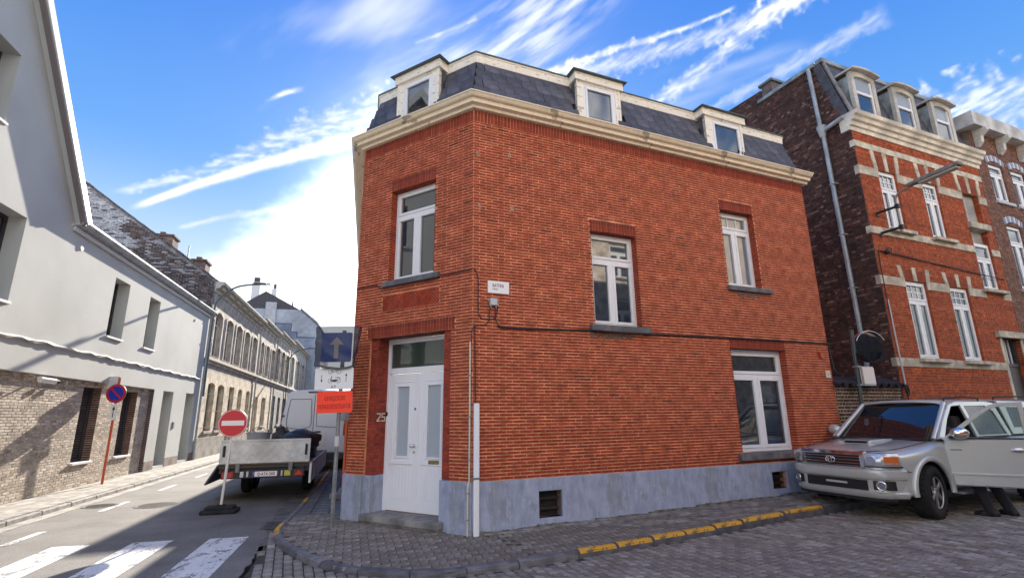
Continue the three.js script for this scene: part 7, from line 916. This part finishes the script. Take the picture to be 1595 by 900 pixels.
// ---------------------------------------------------------------- person leaning into the cab behind the open door
function makePerson() {
  const p = thing('person', 'person in dark clothes leaning into the pickup behind its open door', 'person'); const [x, z] = toWorld1(7.85, 2.42); setFrame(p, x, z, AZ1 + 180, 0.006); // x towards the bonnet, z towards the cab
  const sd = (q, a, b, ra, rb) => { const d = [b[0] - a[0], b[1] - a[1], b[2] - a[2]], v = [q[0] - a[0], q[1] - a[1], q[2] - a[2]], l = d[0] * d[0] + d[1] * d[1] + d[2] * d[2], t = Math.min(1, Math.max(0, (v[0] * d[0] + v[1] * d[1] + v[2] * d[2]) / l)); return Math.hypot(v[0] - d[0] * t, v[1] - d[1] * t, v[2] - d[2] * t) - (ra + (rb - ra) * t); };
  const field = (bones, c, half, res, k = 0.04) => { const mc = new MarchingCubes(res, new THREE.MeshStandardMaterial(), false, false, 60000); mc.isolation = 0; const s = mc.size, s2 = s * s, h = s / 2; for (let kk = 0; kk < s; kk++) for (let j = 0; j < s; j++) for (let i = 0; i < s; i++) { const q = [c[0] + (i - h) / h * half, c[1] + (j - h) / h * half, c[2] + (kk - h) / h * half]; let m = 9; for (const b of bones) { const d = sd(q, b[0], b[1], b[2], b[3]); const e = Math.max(0, k - Math.abs(m - d)) / k; m = Math.min(m, d) - e * e * k * 0.25; } mc.field[i + j * s + kk * s2] = -m; } mc.update(); const n = mc.count, pos = new Float32Array(n * 3); for (let i = 0; i < n; i++) { pos[i * 3] = c[0] + mc.positionArray[i * 3] * half; pos[i * 3 + 1] = c[1] + mc.positionArray[i * 3 + 1] * half; pos[i * 3 + 2] = c[2] + mc.positionArray[i * 3 + 2] * half; } const g = new THREE.BufferGeometry(); g.setAttribute('position', new THREE.BufferAttribute(pos, 3)); g.setAttribute('normal', new THREE.BufferAttribute(mc.normalArray.slice(0, n * 3), 3)); return uvm(g); };
  // joints: left foot ahead, right foot behind, hips over the feet, trunk bent towards the cab
  const hipC = [-0.05, 0.88, 0.12], hipL = [0.08, 0.87, 0.10], hipR = [-0.16, 0.87, 0.10], kneeL = [0.10, 0.47, 0.13], kneeR = [-0.22, 0.47, 0.08], ankL = [0.06, 0.09, 0.06], ankR = [-0.27, 0.09, -0.04], chest = [-0.03, 1.18, 0.50], neck = [-0.02, 1.29, 0.68], head = [0.0, 1.36, 0.82], shL = [0.17, 1.22, 0.58], shR = [-0.22, 1.22, 0.56], elL = [0.26, 1.02, 0.78], elR = [-0.3, 0.98, 0.72], wrL = [0.16, 0.98, 1.0], wrR = [-0.2, 0.95, 0.95];
  const core = [[hipC, chest, 0.13, 0.15], [hipL, kneeL, 0.085, 0.058], [kneeL, ankL, 0.058, 0.038], [hipR, kneeR, 0.085, 0.058], [kneeR, ankR, 0.058, 0.038], [chest, neck, 0.12, 0.058], [neck, head, 0.055, 0.06], [shL, elL, 0.05, 0.038], [elL, wrL, 0.038, 0.028], [shR, elR, 0.05, 0.038], [elR, wrR, 0.038, 0.028], [shL, shR, 0.06, 0.06]];
  const hg = field([[head, [0.0, 1.41, 0.86], 0.085, 0.088], [[0, 1.33, 0.88], [0, 1.32, 0.92], 0.06, 0.045], [[0, 1.375, 0.94], [0, 1.35, 0.965], 0.014, 0.017], [[0.085, 1.38, 0.85], [0.09, 1.36, 0.845], 0.018, 0.015], [[-0.085, 1.38, 0.85], [-0.09, 1.36, 0.845], 0.018, 0.015], [[0.03, 1.335, 0.95], [-0.03, 1.335, 0.95], 0.012, 0.012]], [0, 1.37, 0.87], 0.17, 56, 0.02);
  const hand = (w, sx) => field([[w, [w[0], w[1] - 0.01, w[2] + 0.07], 0.03, 0.034], ...[-0.033, -0.011, 0.011, 0.033].map((o, i) => [[w[0] + o, w[1], w[2] + 0.08], [w[0] + o * 1.1, w[1] - 0.035, w[2] + 0.13 + [0.0, 0.012, 0.008, -0.008][i]], 0.0095, 0.008]), [[w[0] + sx * 0.03, w[1] - 0.01, w[2] + 0.02], [w[0] + sx * 0.06, w[1] - 0.03, w[2] + 0.07], 0.012, 0.009]], [w[0], w[1] - 0.01, w[2] + 0.07], 0.11, 48, 0.008);
  const body = mesh('body', mergeGeometries([field(core, [-0.05, 0.75, 0.4], 0.9, 72), hg, hand(wrL, -1), hand(wrR, 1)]), std(0.45, 0.27, 0.2, 0.6), p);
  mesh('trousers', field([[hipL, kneeL, 0.105, 0.08], [kneeL, [ankL[0], 0.1, ankL[2]], 0.08, 0.07], [hipR, kneeR, 0.105, 0.08], [kneeR, [ankR[0], 0.1, ankR[2]], 0.08, 0.07], [[0.05, 0.9, 0.12], [-0.15, 0.9, 0.12], 0.12, 0.12]], [-0.1, 0.52, 0.06], 0.56, 80, 0.05), std(0.022, 0.023, 0.027, 0.9), body);
  mesh('jacket', field([[[-0.04, 0.92, 0.16], chest, 0.155, 0.185], [chest, [-0.02, 1.25, 0.62], 0.15, 0.09], [shL, elL, 0.075, 0.06], [elL, wrL, 0.06, 0.042], [shR, elR, 0.075, 0.06], [elR, wrR, 0.06, 0.042], [shL, shR, 0.085, 0.085]], [-0.03, 1.08, 0.55], 0.55, 80, 0.06), std(0.03, 0.032, 0.036, 0.9), body);
  mesh('hair', field([[[0, 1.44, 0.85], [0, 1.42, 0.79], 0.082, 0.085], [[0.06, 1.4, 0.82], [-0.06, 1.4, 0.82], 0.04, 0.04]], [0, 1.42, 0.82], 0.16, 40, 0.03), std(0.03, 0.02, 0.015, 0.8), body);
  for (const [a, r] of [[ankL, 0.12], [ankR, -0.2]]) { const s = field([[[0, 0.05, -0.06], [0, 0.045, 0.10], 0.048, 0.046], [[0, 0.04, 0.1], [0, 0.035, 0.18], 0.046, 0.036], [[0, 0.06, -0.05], [0, 0.12, -0.03], 0.05, 0.052]], [0, 0.06, 0.05], 0.2, 44, 0.03); const m = mesh('shoe', s, std(0.015, 0.015, 0.016, 0.6), body); m.position.set(a[0], 0, a[2]); m.rotation.y = r; mesh('sole', merge([rbox(-0.05, 0.05, -0.005, 0.016, -0.11, 0.21, 0.006)]), BLACK, m); }
}
makePerson();
scene.updateMatrixWorld(true);
renderer.render(scene, camera);
